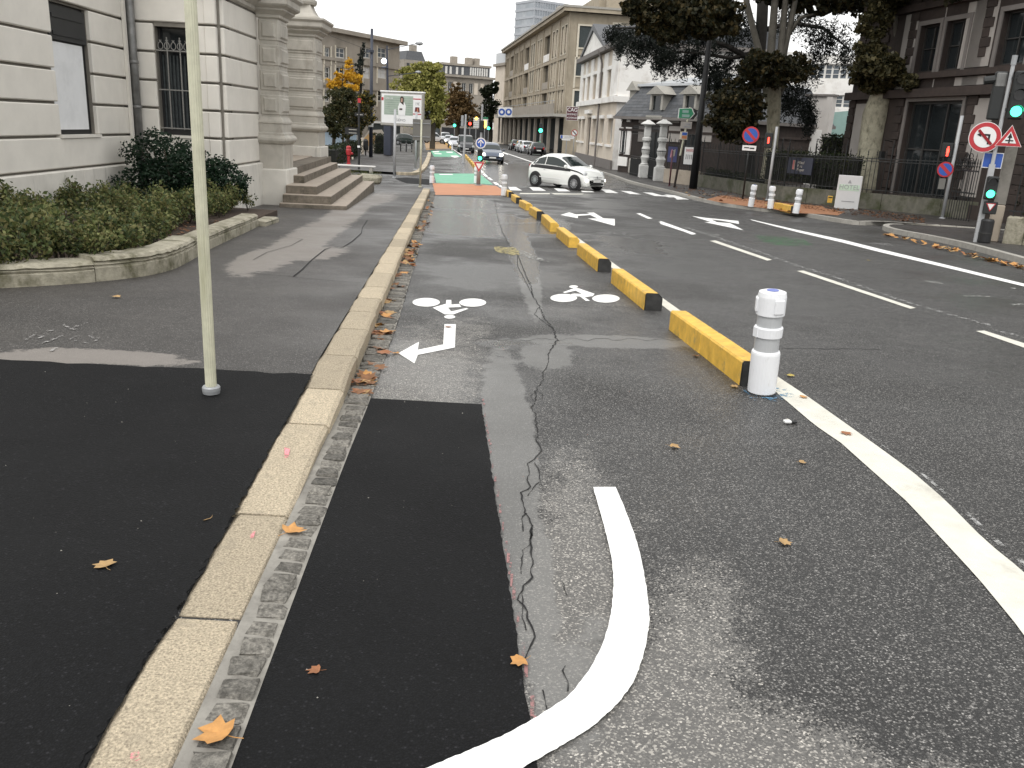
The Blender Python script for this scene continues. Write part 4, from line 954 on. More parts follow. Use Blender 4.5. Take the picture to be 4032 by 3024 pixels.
for ty, h, k, r_, a in items:
    if ty == 'l':
        o = MB().box(h[0], h[1], .4, .42, h[2], h[3]).build('loggia', X['glass'], b)
        MB().box(h[0]-.05, h[1]+.05, -.06, .12, a-.1, a+.88).build('parapet', X['whiter'] if (r_ == 0 and k in (4, 7)) else X['concrete2'], o)
    else:
        o = MB().box(h[0]-.12, h[0], -.06, .2, h[2]-.1, h[3]+.1).box(h[1], h[1]+.12, -.06, .2, h[2]-.1, h[3]+.1).box(h[0], h[1], -.06, .2, h[3], h[3]+.1).box(h[0], h[1], -.06, .2, h[2]-.1, h[2]).build('window', X['frameb' if k > 3 else 'concrete'], b)
        MB().box(h[0], h[1], .1, .14, h[2]+.35, h[3]-.3).build('shutter', X['shutterb'] if not (k in (5, 2) and r_ < 2) else X['curtain'], o)
for k in range(11): MB().box(k*bw-.22, k*bw+.22, -.12, .0, zs0, zt_).build('pilaster', X['concrete'], b)
for r_, (a, c) in enumerate(rows_): MB().box(0, Lc, -.10, .0, a-.62, a-.38).build('string_course', X['concrete'], b)
MB().box(-.5, Lc+.9, -.9, 15.8, zt_, zt_+.45).build('cornice', X['concrete'], b); MB().box(-.6, Lc+1.1, -1.1, 16, zt_+.45, zt_+.7).build('gutter_edge', X['kerb2'], b)
MB().box(0, Lc-4.5, 4.5, 15, zt_+.7, zt_+2.9).build('attic', X['concrete'], b)
for x in (Lc*.42, Lc*.6, Lc*.78): MB().box(x, x+2.4, .6, 3, zt_+.7, zt_+2.3).build('dormer', X['kerb2'], b)
MB().box(Lc-3.5, Lc-2, 11, 13.4, zt_+.7, zt_+3.4).build('chimney', X['concrete'], b); MB().box(Lc-3.5, Lc-2, 5.2, 7, zt_+.7, zt_+3.0).build('chimney', X['concrete'], b)
MB().box(-.4, Lc+1.6, -1.7, .0, zs0-.35, zs0).build('balcony_slab', X['kerb2'], b); MB().box(-.4, Lc+1.6, -1.68, -1.6, zs0, zs1).build('balcony_parapet', X['concrete2'], b)
s = MB(); s.tube([(0,-1.64,zs1+.35),(Lc+1.5,-1.64,zs1+.35)], .05, 4)
for k in range(24): s.tube([(k*Lc/23,-1.64,zs1),(k*Lc/23,-1.64,zs1+.35)], .04, 4)
s.build('balcony_rail', X['galv'], b)
for k in range(12): MB().rloft(k*Lc/11-.3, k*Lc/11+.3, -1.0, -.62, [(0,0),(0,zs0-.35)]).build('arcade_pillar', X['concrete2'], b)
MB().box(0, Lc, 3.6, 3.8, 0, zs0).build('shop_front', X['curtain'], b)
# its end wall
EL = 15.
ce = Fr(c1_, Vector(c1_)+Vector((cg.d.y*-1, cg.d.x, 0))*EL, None, '', zb=cg.zb)
def epx(px, py): u, z = ce.uv(px, py); return u, z
ew = []
for (xa, ya, xb, yb) in ((2283,101,2327,190), (2270,232,2300,300), (2262,357,2285,420), (2420,95,2470,190), (2420,230,2470,300)): 
    u0, z1 = epx(xa, ya); u1, z0 = epx(xb, yb); ew.append((u0, u1, z0, z1))
en = link('end_wall', wallgrid(0, EL, 0, zt_, ew, .3).mesh('end_wall', X['concrete']), b, (Lc, 0, 0), math.pi/2)
for h in ew:
    o = MB().box(h[0]-.25,h[0],-.1,.2,h[2]-1.5,h[3]+.2).box(h[1],h[1]+.25,-.1,.2,h[2]-1.5,h[3]+.2).box(h[0],h[1],-.1,.2,h[3],h[3]+.2).box(h[0],h[1],-.1,.2,h[2]-.15,h[2]).build('window', X['frameb'], en); MB().box(h[0],h[1],.12,.16,h[2],h[3]).build('blind', X['blind'], o)
s = MB(); s.box(0,.9,-.1,0,0,zt_)
for z in (cg.z(2215,214), cg.z(2210,336)): s.box(.9,EL,-.08,0,z-.3,z)
s.box(6.6,7.6,-.1,0,0,zt_-.6); s.build('pilaster', X['concrete'], en)
MB().box(-1,EL,-1.0,0,zt_,zt_+.5).build('cornice', X['concrete'], en)

# ---- text
def text(body, size, mt, parent, loc, rot=(math.pi/2,0,0), align='CENTER', ext=.004, sx=1., name='lettering', shear=0):
    cu = bpy.data.curves.new('t', 'FONT'); cu.body = body; cu.size = size; cu.align_x = align; cu.align_y = 'CENTER'; cu.extrude = ext; cu.resolution_u = 2; cu.shear = shear
    ob = bpy.data.objects.new('t', cu); me = bpy.data.meshes.new_from_object(ob); bpy.data.objects.remove(ob); me.name = name; me.materials.clear(); me.materials.append(mt)
    return link(name, me, parent, loc, rot=rot, scale=(sx,1,1))
X['signwhite'] = mat('sign_white', (.80,.80,.79), .45, .03); X['maroon'] = mat('sign_maroon', (.085,.02,.028), .5, .1); X['signblue'] = mat('sign_blue', (.03,.10,.42), .4, .05)
X['signred'] = mat('sign_red', (.48,.03,.04), .4, .06); X['signblack'] = mat('sign_black', (.012,.012,.012), .5); X['signgreen'] = mat('sign_green', (.03,.24,.12), .45, .06); X['navy'] = mat('navy_board', (.022,.026,.045), .5, .1)
X['letgrey'] = mat('letter_grey', (.30,.30,.31), .6); X['signgrey'] = mat('sign_back_grey', (.17,.165,.15), .6, .12)
# maroon insurance sign hung from the balcony
u, z = cg.uv(2232, 470); sp = at(2253, 447, 104); o = thing('hanging_sign', 'maroon hanging sign with three lines of white lettering under the balcony', 'sign', sp, R(-8))
MB().box(-.64,.64,-.04,.04,-.73,.73).build('panel', X['maroon'], o); MB().box(-.67,.67,-.03,.03,-.76,.76).build('frame', X['signwhite'], o)
text('CAG', .62, X['signwhite'], o, (0,-.045,.40), sx=.93); text('BOIDEVEZI', .28, X['pinkish'] if 'pinkish' in X else X['signwhite'], o, (0,-.045,-.10), sx=.82); text('ASSURANCES', .28, X['signwhite'], o, (0,-.045,-.48), sx=.70)
MB().tube([(0,0,.7),(.9,.6,.9)], .04, 5).build('bracket', X['iron'], o)
for px in (1976, 2003):                      # twin square panels with blue discs
    p = at(px, 441, 150); o = thing('round_logo_sign', 'white square sign with blue ring at the far end of the balcony', 'sign', p, R(-6), 'pair of blue ringed signs on the balcony')
    MB().box(-.62,.62,-.04,.04,-.75,.75).build('panel', X['signwhite'], o); MB().lathe([(.56,-.05),(.56,-.06)], 24, ax='y').build('ring', X['signblue'], o); MB().lathe([(.26,-.065),(.26,-.075)], 20, ax='y').build('disc', X['signwhite'], o)

# ---- small plaster block left of the arcade's far end
cr = Fr(at(1944, 450, 190), at(1988, 450, 183), 'narrow_cream_house', 'narrow cream corner house at the far end of the arcaded block', zb=gz(180)); zt2 = cr.z(1960, 262)
hs_ = [(1.0,1.7,z,z+2.2) for z in (5.5,9.5)]+[(0.2,.5,5.5,7.5)]
wallgrid(0, cr.L, 0, zt2, hs_, .2).build('wall', X['creamr'], cr.o); MB().box(0,cr.L,.25,12,0,zt2).build('inner_body', X['creamr'], cr.o); [window(cr.o, h) for h in hs_]
MB().box(-.4,cr.L,-.5,12,zt2,zt2+.5).build('cornice', X['concrete2'], cr.o); MB().prism([(0,0),(cr.L,0),(cr.L,12),(0,12)], zt2+.5, zt2+2.6).build('roof', X['zincr'], cr.o); MB().box(-1.2,.3,-.6,.1,4.2,5.6).build('balcony', X['concrete2'], cr.o)

# ---- pediment house
ph = Fr(at(2276, 500, 83), at(2421, 500, 64.2), 'pediment_house', 'white and cream house with classical pediment and tall upper windows', zb=gz(70)); b = ph.o; Lp = ph.L
ze = ph.z(2335, 232); zst = ph.z(2330, 402); zt3 = ph.z(2342, 116)
uh = [ph.u(x) for x in (2276, 2421)]; W_ = []
for xa, xb in ((2294,2302),(2310,2321),(2333,2346),(2358,2371),(2388,2402)): W_.append((ph.u(xa), ph.u(xb), ph.z(2335, 392), ph.z(2335, 300)))
for xa, xb in ((2285,2293),(2299,2309),(2341,2354),(2370,2385),(2402,2420)): W_.append((ph.u(xa), ph.u(xb)-.05, ph.z(2335, 560), ph.z(2335, 470)))
dr = (ph.u(2320), ph.u(2333), .3, ph.z(2326, 462)); W_.append(dr)
W_ = [h for h in W_ if h[1] < Lp-.2]
wallgrid(0, Lp, 0, ze, W_, .35).build('wall', X['creamr'], b)
MB().box(0, Lp, .4, 11.5, 0, ze).build('inner_body', X['whiter'], b)
MB().box(0, Lp, -.10, .0, zst+.1, ze-.05).build('upper_panel', X['whiter'], b) if 0 else None
for h in W_[:-1]:
    o = window(b, h, .25, 'frame', 'glass'); MB().box(h[0]-.25, h[1]+.25, -.12, .0, h[3]+.05, h[3]+.3).build('lintel', X['whiter'], o); MB().box(h[0]-.2, h[1]+.2, -.14, .0, h[2]-.18, h[2]-.02).build('sill', X['whiter'], o)
MB().box(dr[0], dr[1], .2, .26, dr[2], dr[3]).build('door', X['brownst'], b); MB().box(dr[0]-.35, dr[1]+.35, -.3, 0, dr[3]+.3, dr[3]+.6).build('door_canopy', X['whiter'], b)
W2 = sorted(W_[:5])
for a, c in zip([(0,-.05)]+[h[:2] for h in W2], [h[:2] for h in W2]+[(Lp+.05,0)]): MB().box(a[1]+.1, c[0]-.1, -.10, 0, zst+.2, ze-.1).build('pilaster', X['whiter'], b)
MB().box(-.3, Lp+.3, -.3, 11.8, zst-.25, zst+.15).build('string_course', X['whiter'], b)
MB().box(-.5, Lp+.5, -.5, 11.8, ze, ze+.35).build('cornice', X['greyst'], b); MB().box(-.1, Lp+.1, -.15, 0, 0, .8).build('plinth', X['greyst'], b)
mid_ = ph.u(2345, 115); hw = min(mid_+.3, Lp-mid_)
MB().vprism([(mid_-hw,ze+.35),(mid_+hw,ze+.35),(mid_,zt3)], -.1, 2).build('pediment', X['whiter'], b)
s = MB(); s.vprism([(mid_-hw-.5,ze+.35),(mid_-hw+.1,ze+.35),(mid_,zt3-.1),(mid_,zt3+.4)], -.25, 11).vprism([(mid_+hw-.1,ze+.35),(mid_+hw+.5,ze+.35),(mid_,zt3+.4),(mid_,zt3-.1)], -.25, 11); s.build('roof', X['slate'], b)
MB().prism([(-.4,.8),(Lp+.4,.8),(Lp+.4,11.5),(-.4,11.5)], ze+.35, ze+1.6).build('rear_roof', X['slate'], b)
s = MB(); dx = ph.u(2362, 480); s.tube([(dx,-.55,ze+.2),(dx,-.25,ze-.5),(dx,-.18,ze-.8),(dx,-.18,.2)], .09, 6); s.build('downpipe', X['greyst'], b)
sw = link('side_wall', None, b, (Lp, 0, 0), math.pi/2)
wh = [(3.2,5.6,3.6,5.0),(8.0,9.8,3.6,5.0),(5.8,6.6,6.6,7.6)]
wallgrid(0, 14, 0, ze+.3, wh, .25).build('side_wall_face', X['whiter'], b, (Lp+.002, 0, 0), math.pi/2)
for h in wh: s = MB().box(h[0],h[1],.12,.2,h[2],h[3]).build('blind', X['shutterb'], sw); 
bpy.data.objects.remove(sw) if 0 else None

# ---- slate-roofed lodge
lg = Fr(at(2432, 640, 60.8), at(2860, 640, 51.5), 'slate_roof_lodge', 'small lodge with slate mansard roof, pedimented dormers and brown stone bands', zb=gz(56)); b = lg.o; Ll = lg.L
ze = lg.z(2640, 475); zr = lg.z(2640, 325)
s = MB(); s.box(0, Ll, .05, 8, 0, ze); s.build('wall', X['brownst'], b)
for xa, xb in ((2517,2556),(2636,2675),(2764,2800)):
    for ya, yb in ((466,484),(496,560)): 
        u0, z1 = lg.uv(xa, ya); u1, z0 = lg.uv(xb, yb); MB().box(u0, u1, -.02, .06, z0, z1).build('stucco_panel', X['stucco'], b)
for xa, xb, ya, yb in ((2700,2740,525,640), (2556,2600,500,640)):
    u0, z1 = lg.uv(xa, ya); u1, z0 = lg.uv(xb, yb); window(b, (u0, u1, max(z0,.4), z1), -.05, 'framed', 'glass')
MB().box(-.35, Ll+.3, -.45, 8.4, ze, ze+.18).build('gutter', X['greyst'], b); MB().box(-.1, Ll+.1, -.06, 8, ze-.75, ze-.6).build('string_course', X['brownst'], b)
# left end bay of the lodge: pale panels between brown bands
pz = lambda y: lg.z(2460, y)
for xa, xb, ya, yb in ((2437,2446,500,605), (2466,2478,500,610), (2428,2467,615,655), (2442,2450,463,478), (2470,2482,462,480)):
    u0, z1 = lg.uv(xa, ya); u1, z0 = lg.uv(xb, yb); MB().box(max(u0,0.02), u1, -.03, .06, z0, z1).build('stucco_panel', X['whiter'], b)
u0, z1 = lg.uv(2449,512); u1, z0 = lg.uv(2463,605); window(b, (u0,u1,z0,z1), -.06, 'framed', 'glass', mull=0)
i1, zz = .9, zr-ze-.18
s = MB(); zb_ = ze+.18
s.add([(-.3,-.4,zb_),(Ll+.3,-.4,zb_),(Ll+.3,8.3,zb_),(-.3,8.3,zb_),(i1,.9,zb_+zz),(Ll-i1,.9,zb_+zz),(Ll-i1,7,zb_+zz),(i1,7,zb_+zz)], [(0,1,5,4),(1,2,6,5),(2,3,7,6),(3,0,4,7),(4,5,6,7)]); s.build('mansard_roof', X['slate'], b)
sm = MB().box(0,.6,-.012,.012,0,.02).mesh('slate_tile', X['slate']); nr = 11
for r_ in range(nr):                         # slate courses
    t0 = r_/nr; y = -.4+1.3*t0-.012; z = zb_+zz*t0; n_ = int((Ll-2*t0)/.62)
    tl = MB().add([(0,0,0),(.58,0,0),(.58,.15,zz/nr*1.12),(0,.15,zz/nr*1.12),(0,.02,-.02),(.58,.02,-.02)], [(0,1,2,3),(4,5,1,0)]).mesh('slate_tile', X['slate']) if r_ == 0 else tl
    for k in range(min(n_, 26)): link('slate_tile', tl, b, (-.2+t0*1.2+k*.6+(.3 if r_ % 2 else 0), y, z+.01))
s = MB(); s.add([(i1-.2,.7,zb_+zz),(Ll-i1+.2,.7,zb_+zz),(Ll-i1+.2,7.2,zb_+zz),(i1-.2,7.2,zb_+zz),(Ll*.4,4,zb_+zz+.75),(Ll*.6,4,zb_+zz+.75)], [(0,1,5,4),(1,2,5),(2,3,4,5),(3,0,4)]); s.build('zinc_top', X['zincr'], b)
MB().box(i1-.25, Ll-i1+.25, .62, .78, zb_+zz-.14, zb_+zz+.02).build('roof_kerb', X['zincr'], b)
def dormer(px):
    u0, z1 = lg.uv(px-15, 374); u1, z0 = lg.uv(px+15, 434); w_ = .18
    o = MB().box(u0-w_,u0,-.35,1.2,z0,z1).box(u1,u1+w_,-.35,1.2,z0,z1).box(u0,u1,-.3,1.2,z1-.06,z1).box(u0-.35,u1+.35,-.45,.3,z0-.55,z0-.35).build('dormer', X['kerb2'], b)
    MB().vprism([(u0-.5,z1+.02),(u1+.5,z1+.02),((u0+u1)/2,z1+.55)], -.5, 1.4).build('dormer_pediment', X['kerb2'], o); MB().box(u0,u1,-.2,-.15,z0-.35,z1-.05).build('pane', X['glass'], o)
dormer(2601); dormer(2733)
s = MB(); s.box(-.1,.7,.6,2.2,zb_+.4,zb_+1.7); s.vprism([(-.3,zb_+1.7),(.9,zb_+1.7),(.3,zb_+2.3)], .4, 2.3); s.build('dormer', X['kerb2'], b)

# ---- white office block with ribbon windows, plaster wall, green wall behind the trees
ob = Fr(at(2860, 400, 92), at(3420, 400, 84), 'white_office_block', 'white modern block with ribbon windows seen between the plane trees', zb=gz(88)); b = ob.o
R_ = [(ob.u(2900), ob.L-1, ob.z(3300, 312), ob.z(3300, 252)), (ob.u(2900), ob.L-1, ob.z(3300, 424), ob.z(3300, 374))]
wallgrid(0, ob.L, 0, ob.z(3300, 215), R_, .3).build('wall', X['whiter'], b); MB().box(0,ob.L,.6,12,0,ob.z(3300,214)).build('inner_body', X['concrete2'], b)
X['bluegl'] = mat('grey_blue_glass', (.12,.14,.16), .12, .25, .6)
for h in R_:
    n_ = 17; wd = (h[1]-h[0])/n_
    for k in range(n_): window(b, (h[0]+k*wd, h[0]+(k+1)*wd, h[2], h[3]), .2, 'frame', 'bluegl', .09, 0, 2)
pw = Fr(at(3030, 500, 57), at(3262, 500, 54), 'plaster_wall', 'stained white plaster garden wall behind the plane tree', 'wall', zb=gz(56)); zt4 = pw.z(3160, 378)
X['stainw'] = mat('stained_plaster', (.56,.53,.50), .85, .06, 2, stain=(.22,.19,.16), stain_sc=(1.6,1.6,.22), stain_s=1.1, stain_lo=.58)
MB().box(0, pw.L, 0, .4, 0, pw.z(3160,508)).build('lower_wall', X['whiter'], pw.o); MB().box(0, pw.L, .05, .4, pw.z(3160,508), zt4).build('upper_wall', X['stainw'], pw.o); MB().box(-.1, pw.L+.1, -.08, .5, zt4, zt4+.12).build('coping', X['greyst'], pw.o)
MB().box(pw.L-.35, pw.L+.02, -.05, .42, 0, zt4).build('end_post', X['stainw'], pw.o)
gw = Fr(at(3245, 500, 66), at(3400, 500, 64), 'green_wall', 'pale green rendered wall beyond the garden hedge', 'wall', zb=gz(60)); X['palegreen'] = mat('pale_green_render', (.27,.40,.37), .85, .06)
MB().vprism([(0,0),(gw.L,0),(gw.L,gw.z(3340,428)),(0,gw.z(3262,445))], 0, .4).build('wall', X['palegreen'], gw.o)
hedge('garden_hedge', 'tall clipped dark hedge between plaster wall and brown stone house', tuple(at(3245,600,41)[:2]), tuple(at(3345,600,40)[:2]), .4, .0, 2.9, 5200, .11)

# ---- the brown stone hotel on the right
hw_ = Fr(at(3334, 500, 39), Vector(at(3334, 500, 39))+Vector((math.sin(R(9)), -math.cos(R(9)), 0))*17, 'sandstone_house', 'dark brown sandstone house with grey stucco panels and tall windows', zb=gz(36)); b = hw_.o
zH1, zH2, zH3 = (lambda x, y: (3232+x/2.765, y/2.765)), None, None
def hr(xa, ya, xb, yb): u0, z1 = hw_.uv(3232+xa/2.765, ya/2.765); u1, z0 = hw_.uv(3232+xb/2.765, yb/2.765); return (u0, u1, z0, z1)
Lh = hw_.L; zc1 = hw_.z(3640, 362); zc2 = hw_.z(3655, 297); zg = 0
u3, z3 = hw_.uv(3232+1340/2.765, 210/2.765)
wl = hr(960, 1110, 1400, 1900); wl = (wl[0], wl[1], .75, wl[3])
w1_ = hr(1090, 330, 1230, 720); w2_ = hr(1385, 235, 1530, 745); w3_ = hr(2010, 100, 2212, 700); w3_ = (w3_[0], w3_[0]+1.4, w2_[2], w2_[3]); w1_ = (w1_[0], w1_[1], w2_[2], w2_[3])
H_ = [wl, w1_, w2_, w3_, (wl[1]+4.4, wl[1]+6.4, .75, wl[3])]
wallgrid(0, Lh, 0, 9.5, H_, .35).build('wall', X['brownst'], b); MB().box(0, Lh, .5, 12, 0, 9.5).build('inner_body', X['blackmetal'], b)
window(b, wl, .2, 'framed', 'glass', .09, 2, 1); window(b, H_[4], .2, 'framed', 'glass', .09, 2, 1)
for h in (w1_, w2_, w3_): window(b, h, .2, 'framed', 'glass', .06, 1, 1)
for h in H_: MB().box(h[0]-.16,h[0]-.004,-.05,.03,h[2]-.1,h[3]+.16).box(h[1]+.004,h[1]+.16,-.05,.03,h[2]-.1,h[3]+.16).box(h[0]-.004,h[1]+.004,-.05,.03,h[3]+.004,h[3]+.16).build('window_surround', X['greyst'], b)
_a = hr(1640, 1020, 1800, 1600); sp_ = [(.55, 1.75, 1.0, zc1-.35), (_a[0], _a[1], 1.0, zc1-.3), (wl[1]+6.9, wl[1]+8.2, 1., zc1-.2)]
sp_ += [(w1_[1]+.2, w2_[0]-.2, zc2+.15, w2_[3]+.5), (w2_[1]+.2, w2_[1]+1.0, zc2+.15, w2_[3]+.5), (w3_[0]-1.9, w3_[0]-.3, zc2+.15, w2_[3]+.5), (w1_[0]-1.1, w1_[0]-.22, zc2+.15, w2_[3]+.5)]
sp_ += [(h[0], h[1], zc1+.15, zc2-.15) for h in sp_[3:]]
for h in sp_: MB().box(h[0], h[1], -.02, .02, h[2], h[3]).build('stucco_panel', X['stucco'], b)
MB().box(-.1, Lh, -.28, 0, zc1-.2, zc1+.1).build('cornice', X['brownst'], b); MB().box(-.1, Lh, -.2, 0, zc2-.12, zc2+.08).build('string_course', X['brownst'], b)
MB().box(-.1, Lh, -.2, 0, w2_[3]+.55, w2_[3]+.8).build('string_course', X['brownst'], b)
qm = MB().bev(0, .5, -.07, .02, 0, .3, .015).mesh('quoin', X['brownst']); qn = MB().bev(0, .36, -.055, .02, 0, .3, .015).mesh('quoin', X['brownst'])
for k in range(26):
    if not (abs(k*.31-zc1) < .3 or abs(k*.31-zc2) < .25):
        for x in (0, 1.78, wl[0]-.75, wl[1]+.3, wl[1]+3.25): link('quoin', qm if k % 2 else qn, b, (x, 0, k*.31))
MB().box(-.15, Lh, -.12, 0, 0, .75).build('plinth', X['brownst'], b)
MB().box(-.4, Lh, -.7, 12.5, 9.5, 9.9).build('eaves', X['brownst'], b); MB().prism([(-.4,-.7),(Lh,-.7),(Lh,12.5),(-.4,12.5)], 9.9, 11.5).build('roof', X['slate'], b)
for u in (wl[0]-.55, wl[1]+.55):
    o = MB().box(u-.09,u+.09,-.5,-.32,2.0,2.32).tube([(u,0,2.7),(u,-.4,2.75),(u,-.41,2.35)], .018, 5).build('wall_lantern', X['iron'], b)

# ---- far left apartment house, centre houses, tower
fl = Fr(at(1236, 400, 122), at(1571, 400, 140), 'beige_apartment_house', 'beige apartment house with tall windows behind the yellow ginkgo', zb=gz(120)); b = fl.o
ztp = fl.z(1500, 163); wi = []
def fz(xa, ya, xb, yb): u0, z1 = fl.uv(900+xa/2.765, ya/2.765); u1, z0 = fl.uv(900+xb/2.765, yb/2.765); return (u0, u1, z0, z1)
for xa, xb in ((1040,1105),(1165,1270),(1462,1545),(1620,1722)):
    wi.append((fz(xa,510,xb,640), 'bluegl')); wi.append((fz(xa,720,xb,860), 'glass' if xa < 1300 else 'blind')); wi.append((fz(xa,980,xb,1110), 'glass'))
wallgrid(0, fl.L, 0, ztp, [h for h, _ in wi], .3).build('wall', X['concrete2'], b); MB().box(0,fl.L,.5,14,0,ztp).build('inner_body', X['curtain'], b)
for h, g in wi: o = window(b, h, .2, 'frame', g, .14, 1, 1); [MB().box(x,x+.23,-.12,.0,h[2]-.8,h[3]+.2).build('surround', X['frameb'], o) for x in (h[0]-.25, h[1]+.02)]
for y in (675, 945): z = fl.z(1400, y/2.765); MB().box(-.2, fl.L+.1, -.2, 0, z-.25, z+.15).build('string_course', X['concrete2'], b)
MB().box(-.5, fl.L+.9, -.9, 14, ztp, ztp+.55).build('cornice', X['concrete2'], b); MB().box(fl.L*.2,fl.L*.2+1.4,4,5.5,ztp+.5,ztp+2.4).build('chimney', X['concrete2'], b)
s = MB().box(fl.L-8, fl.L, -.3, -.05, 0, fl.z(1500,478)); s.build('shop_front', X['curtain'], b); MB().box(fl.L-8,fl.L+.2,-.5,-.3,fl.z(1500,478)-.3,fl.z(1500,478)).build('shop_sign_band', X['signwhite'], b)
fc = Fr(at(1735, 400, 255), at(1938, 400, 262), 'grey_mansard_house', 'grey house with dark mansard storey at the end of the street', zb=gz(250)); b = fc.o
z1_, z2_ = fc.z(1850, 308), fc.z(1850, 268); hh = []
for px in (1771, 1825, 1853, 1915): hh.append((fc.u(px-8), fc.u(px+8), fc.z(1850, 370), fc.z(1850, 328)))
for px in (1771, 1825, 1853, 1915): hh.append((fc.u(px-8), fc.u(px+8), fc.z(1850, 425), fc.z(1850, 385)))
wallgrid(0, fc.L, 0, z1_, hh, .4).build('wall', X['concrete2'], b); [window(b, h, .3, 'frame', 'glass', .12) for h in hh]; MB().box(0,fc.L,.7,14,0,z1_).build('inner_body', X['curtain'], b)
for px in (1790, 1872, 1896): MB().box(fc.u(px-7), fc.u(px+7), -.1, 0, fc.z(1850,372), fc.z(1850,326)).build('pale_panel', X['creamr'], b)
MB().box(-.5, fc.L+.5, -.9, 14, z1_, z1_+.6).build('cornice', X['concrete2'], b)
MB().box(.5, fc.L-1, .4, 12, z1_+.6, z2_+.4).build('mansard_roof', X['slate'], b); MB().box(.2, fc.L-.6, .1, 12.4, z2_+.4, z2_+1.).build('roof_edge', X['concrete2'], b)
for px in (1755, 1772, 1797, 1819): MB().box(fc.u(px-4), fc.u(px+4), .2, .5, z1_+.8, z2_).build('dormer', X['frame'], b)
for k in range(8): x = fc.u(1848+k*9); MB().box(x, x+.45, .2, .5, z1_+.8, z2_+.2).build('attic_pier', X['frame'], b)
for px in (1800, 1858, 1888): MB().box(fc.u(px)-.7, fc.u(px)+.9, 3, 5, z2_+1, z2_+3).build('chimney', X['concrete2'], b)
MB().box(fc.u(1730), fc.u(1965), -3, -2.5, 0, fc.z(1850, 506)).build('dark_shop_front', X['blackmetal'], b)
f2 = Fr(at(1590, 300, 300), at(1690, 300, 305), 'rooftop_house', 'grey house whose roof shows above the yellow green tree', zb=gz(290)); zt5 = f2.z(1640, 238)
MB().box(0, f2.L, 0, 12, 0, zt5).build('wall', X['concrete2'], f2.o); MB().rloft(1, f2.L-1, 1, 11, [(0,zt5),(-1,zt5+3)]).build('roof', X['slate'], f2.o); MB().box(4,6,3,5,zt5+2,zt5+5).build('chimney', X['concrete2'], f2.o)
for k in range(4): MB().box(1+k*2.2, 2+k*2.2, -.1, 0, zt5-3, zt5-1).build('window', X['glass'], f2.o)
tw = Fr(at(2103, 60, 420), at(2232, 60, 430), 'glass_tower', 'pale grey glass office tower above the concrete block', zb=gz(300)); zt6 = tw.z(2160, 5); X['towergl'] = mat('tower_glass', (.30,.33,.36), .3, .2, .15, stain=(.45,.47,.49), stain_s=.12); X['towerbd'] = mat('tower_band', (.40,.42,.45), .5, .08)
MB().box(0, tw.L, 0, 16, 0, zt6).build('glazing', X['towergl'], tw.o)
for k in range(14): MB().box(-.2, tw.L+.2, -.25, 16.2, zt6-1.0-k*3.4, zt6-k*3.4).build('floor_band', X['towerbd'], tw.o)
for k in range(14): MB().box(k*tw.L/13-.15, k*tw.L/13+.15, -.3, 0, zt6-45, zt6-1.05).build('mullion', X['towerbd'], tw.o)
# ================================================================ TREES
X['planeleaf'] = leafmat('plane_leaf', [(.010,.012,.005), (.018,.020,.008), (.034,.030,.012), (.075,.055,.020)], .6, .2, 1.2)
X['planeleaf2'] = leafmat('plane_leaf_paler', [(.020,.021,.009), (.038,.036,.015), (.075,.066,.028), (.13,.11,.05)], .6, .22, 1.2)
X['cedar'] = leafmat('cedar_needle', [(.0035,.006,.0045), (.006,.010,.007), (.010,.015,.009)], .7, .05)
X['planebark'] = mat('plane_bark', (.34,.32,.24), .85, .25, 4, bmp=.5, bscale=12, stain=(.12,.11,.075), stain_s=4.5, stain_lo=.5, stain_sc=(1,1,.6))
X['planebarkd'] = mat('plane_bark_grey', (.13,.12,.10), .85, .25, 3, stain=(.07,.065,.05), stain_s=2.6)
X['cedarbark'] = mat('cedar_bark', (.022,.019,.016), .95, .3, 6)
def bl_(o, L, Y):                            # pixel blobs at a distance -> local ellipsoids
    r = []
    for q in L:
        px, py, rx, ry = q[:4]; y = Y+(q[4] if len(q) > 4 else U(-1.5,1.5)); c = at(px, py, y)-Vector(o.location); k = y/FPX
        r.append((c, (rx*k, max(rx, ry)*k*.8, ry*k)))
    return r
def limbs(o, runs, Y, mt, name='limb'):
    for pts, rad in runs:
        P = [at(p[0], p[1], Y+(p[2] if len(p) > 2 else 0))-Vector(o.location) for p in pts]
        MB().tube(P, [r*Y/FPX for r in rad], 9).build(name, mt, o, smooth=True)
b = at(3012, 770, 40.5); t1 = thing('plane_tree', 'plane tree with several grey limbs forking behind the red pedestrian light', 'tree', (b.x, b.y, gz(40)))
limbs(t1, [([(3012,780),(3030,640),(3044,520),(3048,420),(3040,350),(3030,300)], [32,25,23,26,34,30])], 40.5, X['planebark'], 'trunk')
limbs(t1, [([(3030,330),(2998,240),(2965,110),(2940,10),(2930,-120)], [20,13,11,11,10]), ([(3038,300),(3036,205),(3044,100),(3052,0),(3060,-150)], [20,15,14,13,10]), ([(3050,320),(3076,205),(3084,100),(3093,0),(3100,-150)], [20,14,12,11,9]), ([(3060,330),(3096,170),(3118,70),(3135,-20),(3150,-200)], [17,11,10,9,7]), ([(3048,390),(3085,330),(3110,280)], [20,14,8]), ([(3098,150),(3150,70),(3230,50)], [8,6,4])], 40.5, X['planebarkd'])
s = crownmesh(bl_(t1, [(2870,420,85,90),(2900,510,75,60),(2850,480,50,80),(2970,320,110,60),(3060,290,110,60),(3130,260,80,50),(2960,420,50,60),(3010,240,90,40)], 39.5), 26, .21, 1, 40); s.build('crown', X['planeleaf'], t1)
